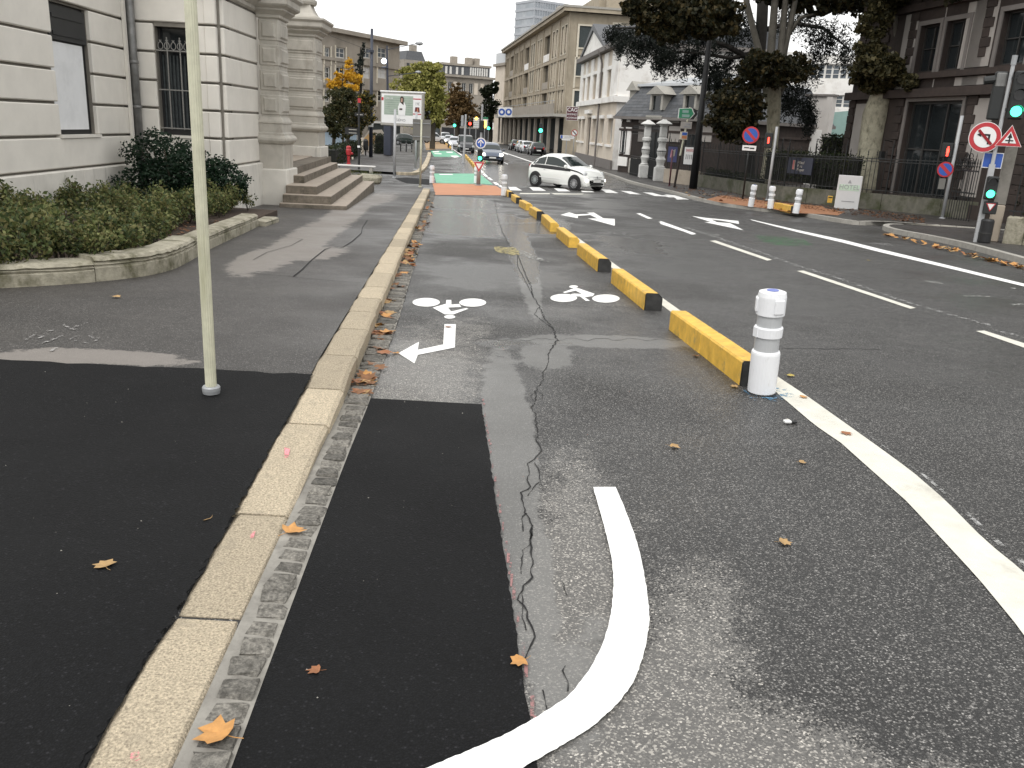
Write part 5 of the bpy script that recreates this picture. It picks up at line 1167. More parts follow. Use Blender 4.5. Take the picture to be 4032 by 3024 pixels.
s = crownmesh(bl_(t1, [(2590,50,110,50,-3),(2660,100,90,45,-3),(2720,40,120,60,-3),(2820,20,90,50,-2),(2640,140,60,25,-3),(2900,-120,300,120,0),(3150,-160,300,120,0),(2600,-120,200,90,-3),(3230,20,120,40,1),(3330,0,110,50,0),(2500,30,50,35,-3),(2560,110,60,30,-3),(2760,110,70,40,-3),(2850,90,70,50,-2),(3060,-20,90,40,1)], 40), 26, .23, 1, 55); s.build('crown', X['planeleaf'], t1)
b = at(2948, 740, 45); t2 = thing('cedar_tree', 'black green cedar with long drooping boughs behind the lamp post', 'tree', (b.x, b.y, gz(45)))
limbs(t2, [([(2948,770),(2955,600),(2970,420),(2990,250),(3000,100),(3008,-80),(3010,-300)], [22,20,19,20,21,20,15])], 45, X['cedarbark'], 'trunk')
limbs(t2, [([(2985,250),(2860,180),(2700,130),(2540,110),(2420,110)], [12,9,7,5,2]), ([(2990,200),(2880,230),(2760,210),(2620,200)], [9,7,5,2]), ([(3000,120),(3120,90),(3240,110),(3340,190)], [10,8,6,2]), ([(2990,260),(3080,300),(3150,380)], [8,6,2]), ([(2985,300),(2900,320),(2830,380)], [7,5,2])], 45, X['cedarbark'])
def cedarfol(L, Y, n):
    s = MB()
    for c, r in bl_(t2, L, Y):
        for _ in range(34):
            v = inball(); q = c+Vector((v.x*r[0], v.y*r[1], v.z*r[2]*.8)); ln = U(.3,1.3)
            for k in range(n):
                t = rnd(); p = q+Vector((U(-.30,.30)*(1-t*.7), U(-.3,.3)*(1-t*.7), -t*ln)); leaf(s, p, U(.16,.30), -.5, 2)
                if k % 2: leaf(s, p+Vector((U(-.1,.1), 0, U(-.1,.1))), U(.10,.18), .2, 2)
    return s
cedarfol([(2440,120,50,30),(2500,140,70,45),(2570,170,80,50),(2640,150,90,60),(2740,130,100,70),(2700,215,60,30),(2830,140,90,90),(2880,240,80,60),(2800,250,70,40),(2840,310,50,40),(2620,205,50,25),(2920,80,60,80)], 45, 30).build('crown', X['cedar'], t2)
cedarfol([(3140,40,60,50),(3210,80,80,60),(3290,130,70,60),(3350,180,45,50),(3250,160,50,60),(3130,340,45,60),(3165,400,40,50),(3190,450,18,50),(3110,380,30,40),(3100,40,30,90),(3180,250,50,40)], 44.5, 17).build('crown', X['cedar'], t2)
b = at(3410, 800, 36.5); t3 = thing('plane_tree', 'plane tree with thick mottled pale trunk before the sandstone house', 'tree', (b.x, b.y, gz(36)))
limbs(t3, [([(3405,815),(3418,700),(3430,580),(3452,450),(3490,330),(3530,240),(3565,150)], [56,50,46,50,38,33,30])], 36.5, X['planebark'], 'trunk')
limbs(t3, [([(3550,180),(3570,80),(3590,-20),(3610,-200)], [24,16,15,12]), ([(3560,170),(3620,120),(3700,70),(3790,0),(3880,-90)], [22,14,13,12,10]), ([(3540,230),(3530,100),(3520,-60)], [18,10,8])], 36.5, X['planebarkd'])
s = crownmesh(bl_(t3, [(3470,270,95,55),(3430,200,60,60),(3540,300,75,45),(3600,270,45,40),(3480,340,75,35),(3390,310,40,30),(3440,90,70,60),(3490,20,80,50),(3570,20,60,40),(3590,330,40,25)], 35.5), 26, .20, 1, 40); s.build('crown', X['planeleaf2'], t3)
s = crownmesh(bl_(t3, [(3500,-160,260,120,0),(3800,-150,260,110,-3),(4100,-160,260,120,-5),(3700,-60,90,30,-1)], 35), 30, .28, 1, 70); s.build('crown', X['planeleaf'], t3)

def simpletree(name, label, px, base, Y, blobs, cols, leafsize, per, trunk=8, tm='bark', kind=0, sub=14, bark_top=None):
    b = at(px, base, Y); o = thing(name, label, 'tree', (b.x, b.y, gz(Y)+.1))
    q = bl_(o, blobs, Y); top = max(c.z for c, _ in q); MB().tube([(0,0,-.2),(.05,0,top*.4),(0,.05,top*.75),(.03,0,top)], [trunk*Y/FPX, trunk*Y/FPX*.8, trunk*Y/FPX*.5, .04], 7).build('trunk', X[tm], o)
    for c, r in q[:5]: MB().tube([(0,0,top*.3), tuple(c*.6+Vector((0,0,top*.12))), tuple(c)], [trunk*Y/FPX*.4, trunk*Y/FPX*.25, .03], 5).build('limb', X[tm], o)
    crownmesh(q, per, leafsize, kind, sub).build('crown', leafmat(name+'_leaf', cols, .6, .25, 1.), o); return o
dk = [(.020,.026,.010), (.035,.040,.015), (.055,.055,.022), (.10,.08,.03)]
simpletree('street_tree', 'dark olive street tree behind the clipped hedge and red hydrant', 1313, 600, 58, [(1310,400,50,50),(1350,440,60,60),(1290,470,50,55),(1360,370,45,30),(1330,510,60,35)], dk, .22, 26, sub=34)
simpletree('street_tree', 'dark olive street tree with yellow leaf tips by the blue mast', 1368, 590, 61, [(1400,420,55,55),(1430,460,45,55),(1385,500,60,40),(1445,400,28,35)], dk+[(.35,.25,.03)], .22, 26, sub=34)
simpletree('ginkgo_tree', 'bright golden yellow ginkgo in front of the beige apartment house', 1350, 590, 72, [(1375,260,16,30),(1365,300,28,28),(1335,330,30,25),(1305,335,22,20),(1400,310,30,25),(1385,345,30,15),(1355,350,35,12),(1330,300,14,18)], [(.50,.27,.02), (.62,.36,.03), (.70,.45,.05)], .2, 22, 5, sub=26)
simpletree('conifer', 'slim dark conifer behind the golden ginkgo', 1418, 590, 80, [(1432,182,6,12),(1428,205,10,16),(1420,230,16,18),(1415,260,20,20),(1408,290,24,22),(1402,325,26,24)], [(.010,.016,.012), (.016,.024,.016)], .26, 22, 6, 'cedarbark', 2)
simpletree('linden_tree', 'big yellow green tree beside the advertising board', 1703, 545, 105, [(1620,300,50,45),(1680,310,50,50),(1580,360,55,55),(1640,370,70,60),(1700,370,50,60),(1590,430,60,55),(1660,440,70,50),(1725,420,35,60),(1700,480,50,30),(1730,330,25,45),(1560,420,40,60),(1640,280,70,25),(1690,250+20,50,25)], [(.13,.14,.035), (.24,.24,.06), (.36,.34,.10), (.44,.42,.15)], .42, 30, 11, sub=40)
simpletree('brown_tree', 'russet brown tree at the end of the street', 1800, 530, 170, [(1805,365,35,35),(1780,410,35,35),(1830,410,38,35),(1810,450,45,35),(1855,460,40,40),(1775,460,30,35)], [(.07,.05,.02), (.15,.095,.04), (.22,.14,.06)], .55, 30, 10, sub=34)
simpletree('dark_tree', 'dark green tree before the narrow cream house', 1930, 530, 176, [(1920,360,25,30),(1930,420,35,45),(1910,470,35,40),(1950,340,14,25)], [(.012,.018,.009), (.025,.032,.014)], .55, 30, 9, sub=34)
hedge('clipped_hedge', 'brownish clipped hedge behind the red hydrant', (-10.5,47.3), (-12.7,66), .5, .0, .95, 5200, .11)
hedge('round_hedge', 'dark clipped hedge under the advertising board', tuple(at(1480,600,72)[:2]), tuple(at(1520,600,72)[:2]), .6, 0, 1.6, 1500, .13)

# ================================================================ STREET FURNITURE
def emit(name, col, st): return mat(name, col, .4, 0, 1, emit=(col[0], col[1], col[2], st))
X['lgreen'] = emit('lamp_green', (.05,.95,.45), 3.5); X['lred'] = emit('lamp_red', (1,.05,.03), 3.5); X['lamber'] = emit('lamp_amber', (1,.55,.08), 3.5); X['lwhite'] = emit('lamp_headlight', (1,.93,.78), 5); X['loff'] = mat('lamp_off', (.02,.02,.02), .2)
X['housing'] = mat('signal_housing', (.014,.016,.016), .45, .1)
def pole(o, h, r=.05, m='greypole', name='post', n=12, foot=True):
    MB().tube([(0,0,-.02),(0,0,h)], r, n).build(name, X[m], o, smooth=True)
    if foot: MB().lathe([(r*1.9,0),(r*1.9,.03),(r*1.05,.05)], 14).build('foot', X[m], o)
def disc(o, z, r, m, y=-.07, x=0, name='sign_plate', rim=None, t=.012):
    q = MB().lathe([(r,y),(r,y+t)], 32, (x,0,z), 'y').build(name, X[rim or m], o)
    if rim: MB().lathe([(r*.8,y-.006),(r*.8,y-.001)], 32, (x,0,z), 'y').build('sign_face', X[m], q)
    return q
def tri(o, z, a, y=-.07, x=0, up=True, face='signwhite', rim='signred'):
    h = a*.866; sg = 1 if up else -1
    def T(k): return [(x-sg*a/2*k, z-sg*h/3*k), (x+sg*a/2*k, z-sg*h/3*k), (x, z+sg*h*2/3*k)]
    q = MB().vprism(T(1.06), y, y+.012).build('sign_plate', X['signwhite'], o); MB().vprism(T(1.), y-.004, y-.0005).build('sign_border', X[rim], q); MB().vprism(T(.58), y-.008, y-.0045).build('sign_face', X[face], q); return q
def rect(o, x0, x1, z0, z1, m, y=-.07, t=.02, name='sign_plate'): return MB().box(x0,x1,y,y+t,z0,z1).build(name, X[m], o)
def noparking(o, z, r, y=-.07, x=0):
    q = disc(o, z, r, 'signblue', y, x, rim='signred'); c = r*.66
    MB().add([(x-c-.02,y-.009,z+c-.06),(x-c+.05,y-.009,z+c+.02),(x+c+.02,y-.009,z-c+.06),(x+c-.05,y-.009,z-c-.02)], [(3,2,1,0)]).build('slash', X['signred'], q); return q
def signal(o, z, x=0, y=-.12, n=3, lit=0, col='lgreen', s_=1., name='signal_head'):
    h = .3*n*s_; q = MB().bev(x-.14*s_, x+.14*s_, y-.1*s_, y+.09*s_, z, z+h, .03*s_).build(name, X['housing'], o)
    for k in range(n):
        zc = z+.15*s_+k*.3*s_; MB().lathe([(.095*s_,y-.11*s_),(.10*s_,y-.115*s_)], 18, (x,0,zc), 'y').build('lens', X[col if k == lit else 'loff'], q)
        v = MB()
        for a in range(9):
            t = math.pi*a/8; v.v += [(x+.115*s_*math.cos(t), y-.1*s_, zc+.115*s_*math.sin(t)), (x+.115*s_*math.cos(t), y-(.1+.16)*s_, zc+.112*s_*math.sin(t))]
        v.f = [(2*a,2*a+1,2*a+3,2*a+2) for a in range(8)]; v.build('visor', X['housing'], q)
    return q
# main traffic light with turn and priority signs
g = G(3843, 953, .11); face = math.atan2(g.y, g.x)-math.pi/2     # faces back along the street
o = thing('traffic_light', 'traffic light on pale blue grey pole with no left turn and priority signs', 'traffic light', g, face*.75)
MB().tube([(0,0,0),(0,0,1.75)], .085, 4).build('post', X['greypole'], o); MB().tube([(0,0,1.7),(0,0,3.95)], .04, 12).build('upper_post', X['greypole'], o)
MB().tube([(0,0,3.85),(0,0,4.05)], .055, 12).build('post_cap', X['galv'], o)
signal(o, 2.72, .22, -.06, 3, 0, 'lgreen', 1.12); MB().box(.02,.10,-.04,.04,2.9,2.96).box(.02,.10,-.04,.04,3.55,3.61).build('bracket', X['housing'], o)
q = MB().bev(-.30,-.05,.02,.22,2.7,3.72,.03).build('signal_back', X['housing'], o); MB().bev(-.28,-.06,-.0,.23,3.38,3.70,.03).build('control_box', X['zinc'], q); MB().tube([(-.28,.1,3.55),(-.5,.1,3.52)], .09, 10).build('side_visor', X['housing'], q)
d_ = disc(o, 2.32, .33, 'signwhite', -.09, -.27, rim='signwhite'); MB().lathe([(.315,-.098),(.315,-.0965)], 32, (-.27,0,2.32), 'y').build('sign_border', X['signred'], d_); MB().lathe([(.225,-.104),(.225,-.1)], 32, (-.27,0,2.32), 'y').build('sign_face', X['signwhite'], d_)
s = MB(); x = -.27; z = 2.32
s.box(x+.06,x+.10,-.112,-.106,z-.15,z+.06).box(x-.08,x+.10,-.112,-.106,z+.03,z+.07).add([(x-.08,-.112,z+.10),(x-.17,-.112,z+.05),(x-.08,-.112,z+.0)], [(0,1,2)]); s.build('turn_arrow', X['signblack'], d_)
MB().add([(x-.17,-.118,z+.13),(x-.13,-.118,z+.17),(x+.17,-.118,z-.13),(x+.13,-.118,z-.17)], [(0,1,2,3),(3,2,1,0)]).build('slash', X['signred'], d_)
q = tri(o, 2.30, .50, -.10, .22); s = MB(); s.box(.205,.235,-.114,-.109,2.22,2.36).add([(.17,-.114,2.33),(.27,-.114,2.33),(.22,-.114,2.44)], [(0,1,2)]).box(.14,.30,-.113,-.109,2.26,2.285); s.build('priority_arrow', X['signblack'], q)
q = rect(o, -.20, .20, 1.66, 2.0, 'signwhite', .08); MB().box(-.185,-.03,.075,.079,1.68,1.98).box(.03,.185,.075,.079,1.68,1.98).build('sign_face', X['signblue'], q)
signal(o, .98, .06, -.12, 2, 0, 'lgreen', .85); q = MB().bev(-.02,.26,-.18,-.10,.66,.94,.015).build('repeat_plate', X['housing'], o); MB().vprism([(.02,.90),(.22,.90),(.12,.72)], -.187,-.181).build('triangle_border', X['signred'], q); MB().vprism([(.05,.885),(.19,.885),(.12,.755)], -.193,-.188).build('triangle_face', X['signwhite'], q)
# pedestrian light across the side street
g = G(3709, 862, .11); o = thing('pedestrian_light', 'pedestrian light with red man and no parking disc by the low wall', 'traffic light', g, face*.7); pole(o, 3.35, .055)
q = MB().bev(-.42,-.08,-.12,.12,2.0,2.48,.03).build('signal_head', X['housing'], o); MB().lathe([(.1,-.13),(.1,-.14)], 12, (-.24,0,2.25), 'y').build('lens', X['loff'], q)
MB().box(-.28,-.20,-.152,-.145,2.14,2.30).box(-.27,-.245,-.152,-.145,2.05,2.14).box(-.235,-.21,-.152,-.145,2.05,2.14).box(-.26,-.22,-.152,-.145,2.31,2.36).build('red_man', X['lred'], q)
noparking(o, 1.62, .25, -.08, -.2); rect(o, -.32, -.12, .98, 1.33, 'signgrey', -.08)
# pedestrian light by the bollards + no parking sign
g = G(3020, 788, .11); o = thing('pedestrian_light', 'pedestrian light on grey pole beside the white bollards and plane tree', 'traffic light', g, R(-12)); pole(o, 2.95, .055)
q = MB().bev(-.42,-.1,-.12,.12,2.1,2.7,.03).build('signal_head', X['housing'], o); MB().box(-.30,-.24,-.135,-.125,2.28,2.52).build('red_man', X['lred'], q)
p = at(2956, 532, 35.6); o = thing('no_parking_sign', 'round blue and red no parking sign with arrow plate under plane leaves', 'sign', (p.x, p.y, gz(35.6)+.1), R(-10)); z = p.z-gz(35.6)-.1; pole(o, z+.2, .035, 'iron')
noparking(o, z, .33); q = rect(o, -.27, .27, z-.60, z-.40, 'signwhite'); MB().box(-.2,.0,-.078,-.072,z-.51,z-.47).box(.02,.2,-.078,-.072,z-.53,z-.48).build('plate_symbol', X['signblack'], q)
for px, lb, rx, ry in (((2955,815), 'leaning white bollard nearest the black lamp post on the orange paint', -3, 6), ((3032,823), 'white bollard in front of the pedestrian light on the orange paint', 0, 1), ((3132,842), 'white bollard on the far side of the short yellow kerb block', 0, 3)): bollard(px, lb, rx, ry, 1.02, .125)
yblock((3046,820), (3112,835), True, 'short yellow concrete block between two white bollards on the orange paint', .22, .2, 1, .125)
# boards on the railings
X['hotelgrey'] = mat('hotel_sign_grey', (.60,.60,.60), .5, .05)
p = at(3331, 815, 32.7); o = thing('hotel_sign', 'white free-standing sign slab reading HOTEL at the low wall', 'sign', (p.x, p.y, gz(p.y)+.11), R(-18)); MB().bev(-.42,.42,-.1,.1,.0,1.23,.015).build('slab', X['hotelgrey'], o)
MB().box(-.36,.36,-.106,-.101,.68,.90).build('pale_green_band', mat('pale_green_band', (.50,.62,.50), .6, .05), o); text('HOTEL', .24, X['letgrey'], o, (0,-.108,.80), sx=.95); MB().box(-.2,.25,-.106,-.101,.27,.30).build('grey_bar', X['letgrey'], o); MB().vprism([(-.08,.95),(.06,.95),(-.01,1.08)], -.108,-.101).build('emblem', X['letgrey'], o); text('DU PARC', .06, X['letgrey'], o, (.1,-.108,.70)) if 0 else None
a = at(3098, 650, 36.6); c = at(3200, 655, 35.2); o = thing('navy_board', 'navy board with pale emblem and three lines of lettering on railings', 'sign', tuple((a+c)/2), math.atan2(c.y-a.y, c.x-a.x)); L = (c-a).length/2
MB().box(-L,L,-.03,.0,-.33,.33).build('panel', X['navy'], o); q = MB().box(-L*.48,-L*.36,-.04,-.031,-.16,.20).build('emblem_bar', mat('salmon', (.45,.16,.15), .6), o); MB().box(-.20*L/.6,-.16*L/.6,-.04,-.031,-.18,.20).box(-L*.36,-.20*L/.6,-.04,-.031,.165,.2).build('emblem_frame', X['letpale'] if 'letpale' in X else X['signgrey2'] if 'signgrey2' in X else X['kerb2'], o)
for k, w_ in enumerate(('Hôtel', 'Parc', 'Meyer')): text(w_, .17, X['kerb2'], o, (-L*.12,-.036,.12-.14*k), align='LEFT')
p = at(3268, 785, 33.9); o = thing('yellow_box', 'small yellow box fixed to the mossy low wall', 'box', p, R(-18)); MB().bev(-.09,.09,-.08,.08,-.13,.13,.01).build('case', X['yellow'], o); MB().box(-.07,.07,-.09,-.081,.06,.1).build('slot', X['blackrub'], o)
def poster(pxa, pya, pxb, pyb, Y, label, m):
    a, c = at(pxa, pya, Y), at(pxb, pyb, Y-.8); mid = (a+c)/2; W_ = abs(c.x-a.x)/2; H = abs(a.z-c.z)/2; o = thing('poster', label, 'poster', mid, R(-20)); MB().box(-W_*1.12,W_*1.12,0,.04,-H*1.08,H*1.08).build('frame', X['iron'], o); MB().box(-W_,W_,-.012,-.001,-H,H).build('sheet', X[m], o); return o, W_, H
o, W_, H = poster(2692,578,2740,650,46.0,'white poster with red BARRISOL heading on the railings','signwhite')
text('BARRISOL', .19, X['signred'], o, (0,-.018,H*.62), sx=W_*2/1.15)
for r_ in range(4):
    for k in range(5): MB().box(-W_*.7+k*W_*.32,-W_*.55+k*W_*.32,-.02,-.013,H*(.1-.14*r_)-.03,H*(.1-.14*r_)+.02).build('small_print', X['letgrey'], o)
X['purple'] = mat('poster_purple', (.07,.075,.19), .6, .1); o, W_, H = poster(2628,576,2668,640,48.4,'purple blue poster with pink figure beside the white pillar','purple')
MB().vprism([(-W_*.5,-H*.4),(-W_*.3,H*.6),(-W_*.05,H*.7),(-W_*.2,-H*.4)], -.02,-.013).build('pink_shape', X['wornp2'] if 'wornp2' in X else mat('poster_pink', (.55,.25,.3), .6), o); MB().vprism([(W_*.0,H*.5),(W_*.6,H*.7),(W_*.5,-H*.2),(W_*.1,-H*.3)], -.02,-.013).build('pale_shape', X['kerb2'], o)
# direction-sign post
g = G(2655, 738, .11); o = thing('direction_sign_post', 'cream and brown post with green arrow sign and grey plates', 'sign', g, R(-5)); z_ = lambda y: at(2668, y, g.y).z-g.z
MB().tube([(0,0,0),(.12,0,z_(612))], .055, 8).build('lower_post', X['brownst'], o); MB().tube([(.12,0,z_(612)),(.36,0,z_(420))], .045, 8).build('upper_post', X['creampole'], o)
q = MB().vprism([(-.15,z_(464)),(.38,z_(464)),(.55,z_(445)),(.42,z_(424)),(-.15,z_(428))], -.08,-.06).build('green_sign', X['signgreen'], o); MB().vprism([(-.19,z_(466)),(.41,z_(466)),(.60,z_(445)),(.45,z_(422)),(-.19,z_(426))], -.059,-.045).build('sign_border', X['signwhite'], q); MB().box(0,.3,-.086,-.081,z_(443),z_(432)).box(0,.36,-.086,-.081,z_(460),z_(449)).build('sign_lettering', X['palegreen'], q); MB().vprism([(.40,z_(467)),(.58,z_(467)),(.74,z_(445)),(.6,z_(424)),(.5,z_(424)),(.62,z_(445))], -.04,-.02).build('sign_back', X['blackmetal'], q)
q = rect(o, -.02, .52, z_(505), z_(477), 'stucco', -.08); MB().box(.2,.46,-.086,-.081,z_(490),z_(484)).box(.12,.46,-.086,-.081,z_(500),z_(494)).build('sign_lettering', X['letgrey'], q)
q = rect(o, .0, .36, z_(548), z_(517), 'frameb', -.08); MB().box(.1,.34,-.086,-.081,z_(531),z_(520)).build('blue_panel', X['signblue'], q); MB().box(.1,.34,-.086,-.081,z_(545),z_(533)).build('red_panel', X['orange'], q)
g = G(2635, 733, .11); o = thing('rusty_post', 'thin rusty brown post beside the direction sign post', 'pole', g); pole(o, 1.75, .04, 'maroon')
# tall black street lamp
g = G(2728, 744, .11); o = thing('street_lamp', 'tall tapering black street lamp in front of the railings', 'street lamp', g, 0); d_ = at(2800, 90, g.y+.2)-g
MB().tube([(0,0,0),(d_.x*.5,d_.y*.5,d_.z*.5),(d_.x,d_.y,d_.z),(d_.x*1.15,d_.y,d_.z*1.15)], [.20,.15,.11,.10], 14).build('column', X['blackmetal'], o, smooth=True)
e = at(2560, 50, g.y)-g; MB().tube([(d_.x*1.15,d_.y,d_.z*1.15),(d_.x*1.1-1,d_.y,d_.z*1.16+.1),(e.x,e.y,e.z+.1)], [.08,.06,.05], 8).build('arm', X['blackmetal'], o)
MB().lathe([(.0,-.75),(.16,-.6),(.26,-.1),(.2,.4),(.07,.7),(.0,.75)], 14, (e.x-.5,e.y,e.z+.05), 'x').build('lamp_head', X['galv'], o, smooth=True)
# utility box and bins by the lodge
g = G(2489, 684, .11); o = thing('utility_cabinet', 'rounded grey utility cabinet at the lodge corner', 'cabinet', g); MB().bev(-.28,.28,-.2,.2,0,1.0,.08).build('case', X['kerb2'], o); MB().box(-.18,.18,-.21,-.2,.2,.8).build('door', X['stucco'], o)
g = G(2511, 691, .11); o = thing('black_bollard', 'black bollard with white reflector by the iron gate', 'bollard', g); MB().lathe([(.12,0),(.12,.85),(.08,.95),(.03,1.)], 14).build('post', X['blackmetal'], o); MB().box(-.04,.04,-.13,-.118,.6,.8).build('reflector', X['signwhite'], o)
# stone gatepost, mossy wall and dark drum at the right edge
X['lowstone'] = mat('gatepost_stone', (.24,.225,.20), .85, .15, 6, stain=(.15,.14,.12), stain_s=2)
ga = G(3897, 950, .11); gp = thing('stone_gatepost', 'tall stone gatepost with pale foot by the traffic light', 'gatepost', ga, face*.8)
MB().bev(-.09,.16,-.1,.2,.0,.85,.02).build('foot', X['lowwall2'], gp); MB().bev(-.07,.16,-.06,.18,.85,2.25,.02).build('shaft', X['lowstone'], gp); MB().lathe([(.05,1.75),(.05,1.78)], 12, (.05,-.09,0), 'y').build('boss', X['greyst'], gp)
g = G(3872, 956, .11); o = thing('black_drum', 'dark drum standing at the foot of the stone gatepost', 'drum', g); MB().lathe([(.13,0),(.14,.03),(.14,.5),(.12,.54),(.0,.55)], 18).build('body', X['blackmetal'], o); MB().lathe([(.143,.2),(.146,.21),(.146,.23),(.143,.24)], 18).build('hoop', X['blackrub'], o)
p0, p1 = G(3925, 956, .11), G(4250, 985, .11); o = thing('corner_wall', 'mossy stained low wall running from the stone gatepost', 'wall', p0, math.atan2(p1.y-p0.y, p1.x-p0.x)); L = (p1-p0).length
n_ = 4
for k in range(n_): MB().bev(.1+k*L/n_,.09+(k+1)*L/n_,0,.35,-.1,.62,.03).build('wall_stone', X['moss'], o)
r2 = thing('corner_railings', 'black railings above the mossy wall beside the stone gatepost', 'railings', (p0.x, p0.y, p0.z+.62), o.rotation_euler.z)
for k in range(14): link('railing_bar', mb_, r2, (.2+k*.16, .17, 0))
for z in (.1, 1.15): MB().box(.1,2.4,.155,.185,z,z+.03).build('railing_rail', X['iron'], r2)
hedge('corner_ivy', 'dark ivy behind the corner railings', (p0.x+.9,p0.y+.7), (p1.x+.9,p1.y+.7), .25, .3, 1.9, 1700, .08)
# ornamental gate panel between the pedestrian light and the signal
pa, pb_ = at(3770, 640, 29.5), at(3860, 645, 28.2); o = thing('ornamental_gate', 'black wrought iron gate with scrolls and tall finial', 'gate', (pa.x, pa.y, gz(29)+.11), math.atan2(pb_.y-pa.y, pb_.x-pa.x)); L = (Vector((pb_.x,pb_.y))-Vector((pa.x,pa.y))).length
for k in range(10): link('gate_bar', mb_, o, (k*L/9, 0, .0), scale=(1,1,1.25))
s = MB(); s.box(0,L,-.02,.02,.9,.95).box(0,L,-.02,.02,1.6,1.65); s.build('gate_rail', X['iron'], o); s = MB()
for sg in (-1, 1):
    for r_ in (.18, .12): s.tube([(L/2+sg*(r_+r_*math.cos(t)), -.03, 1.85+r_*math.sin(t)+.2*(r_ < .15)) for t in [i*.5 for i in range(12)]], .014, 5)
s.tube([(L/2,0,1.6),(L/2,0,2.75)], [.02,.012], 5); s.lathe([(.0,2.35),(.08,2.42),(.0,2.55)], 6, (L/2,0,0)); s.lathe([(.0,2.6),(.05,2.66),(.0,2.8)], 6, (L/2,0,0)); s.build('finial', X['iron'], o)

# ---- centre: give way and blue arrow signs
g = G(1883, 731); o = thing('give_way_sign', 'post with give way triangle, green cycle light and round blue arrow disc', 'sign', g, R(2)); zq = lambda y: at(1884, y, g.y-.1).z-g.z
pole(o, zq(600), .09, 'galv'); tri(o, zq(651), .47, -.12, 0.0, False); signal(o, zq(634), .03, -.02, 2, 0, 'lgreen', .8)
MB().tube([(0,0,zq(600)),(.03,0,zq(560))], .04, 8).build('sign_stem', X['galv'], o); q = disc(o, zq(563), .225, 'signblue', -.1, .04, rim='signwhite'); 
zz = zq(563); s = MB(); s.box(.022,.058,-.114,-.109,zz-.14,zz+.06).add([(.04,-.114,zz+.16),(-.09,-.114,zz+.02),(-.06,-.114,zz-.02),(.04,-.114,zz+.09),(.14,-.114,zz-.02),(.17,-.114,zz+.02)], [(0,1,2,3),(0,3,4,5)]); s.build('arrow', X['signwhite'], q)
g = G(1825, 642); o = thing('signal_mast', 'slim grey mast with blank signal box beyond the green panel', 'mast', g, 0); zq = lambda y: at(1828, y, g.y).z-g.z
MB().tube([(0,0,0),(.05,0,zq(450))], [.09,.07], 10).build('post', X['greypole'], o); MB().bev(-.28,-.08,-.1,.15,zq(500),zq(455),.03).build('signal_back', X['galv'], o); MB().lathe([(.16,0),(.16,.03),(.1,.05)], 12).build('foot', X['galv'], o)
# ---- left: poles, board, mast, totem, hydrant, bin
def plainpole(px, base, top, label, m='greypole', r=.055, dx=0):
    g = G(px, base, .13); o = thing('signal_pole' if m != 'creampole' else 'sign_post', label, 'pole', g); h = at(px+dx, top, g.y).z-g.z; t = at(px+dx, top, g.y).x-g.x
    MB().tube([(0,0,0),(t,0,h)], r, 10).build('post', X[m], o, smooth=True); MB().lathe([(r*1.7,0),(r*1.7,.04),(r,.05)], 12).build('foot', X[m], o); return o, h
o, h = plainpole(1553, 700, 430, 'grey pole on the dark apron in front of the advertising board', r=.055, dx=3); 
o, h = plainpole(1636, 669, 440, 'grey pole with sign backs beside the curved kerb', r=.06, dx=4); q = disc(o, h*.42, .30, 'signgrey', .06, .12); MB().vprism([(-.28,h*.22+.4),(.40,h*.22+.4),(.06,h*.22-.15)], .05,.07).build('triangle_back', X['signgrey'], o); MB().bev(.04,.24,.0,.25,h*.5,h*.72,.03).build('signal_back', X['housing'], o)
o, h = plainpole(1654, 738, 470, 'thin cream post with square sign back at the kerb end', 'creampole', .035, 6); MB().box(-.30,.34,-.0,.03,h-.72,h+.0).build('sign_back', X['signgrey'], o); MB().box(-.28,.30,-.02,.0,h-.15,h-.12).box(-.28,.30,-.02,.0,h-.6,h-.57).build('sign_stiffener', X['galv'], o)
a, c = at(1481, 350, 66), at(1655, 365, 64.5); g = G(1530, 612, .13); o = thing('advertising_board', 'large lit advertising board on a dark post with fashion poster', 'billboard', (g.x, g.y, g.z), math.atan2(c.y-a.y, c.x-a.x))
W_ = (Vector((c.x,c.y))-Vector((a.x,a.y))).length; x0 = -(g.x-a.x); zT = (a.z+c.z)/2-g.z; zB = zT-2.5; x1 = x0+W_
MB().bev(x0,x1,-.25,.05,zB,zT,.06).build('case', X['kerb2'], o); MB().box(x0+.12,x1-.12,-.262,-.251,zB+.22,zT-.16).build('poster_sheet', X['signwhite'], o); MB().bev(-.35,.3,-.2,.2,0,zB+.05,.04).build('post', X['bluepole2'] if 'bluepole2' in X else X['bluepole'], o)
MB().bev(x0-.02,x1+.02,-.3,.08,zT-.06,zT+.06,.03).build('top_rail', X['signwhite'], o)
X['sage'] = mat('poster_sage', (.36,.43,.36), .6, .1); q = MB().box(x0+.35,x1-.85,-.268,-.263,zB+.82,zT-.28).build('poster_photo', X['sage'], o)
for k in range(8): MB().box(x0+.45,x1-.9,-.272,-.2685,zB+.9+k*.16,zB+.93+k*.16).build('shutter_slat', mat('sage_dark', (.24,.30,.25), .6) if k == 0 else bpy.data.materials['sage_dark'], q)
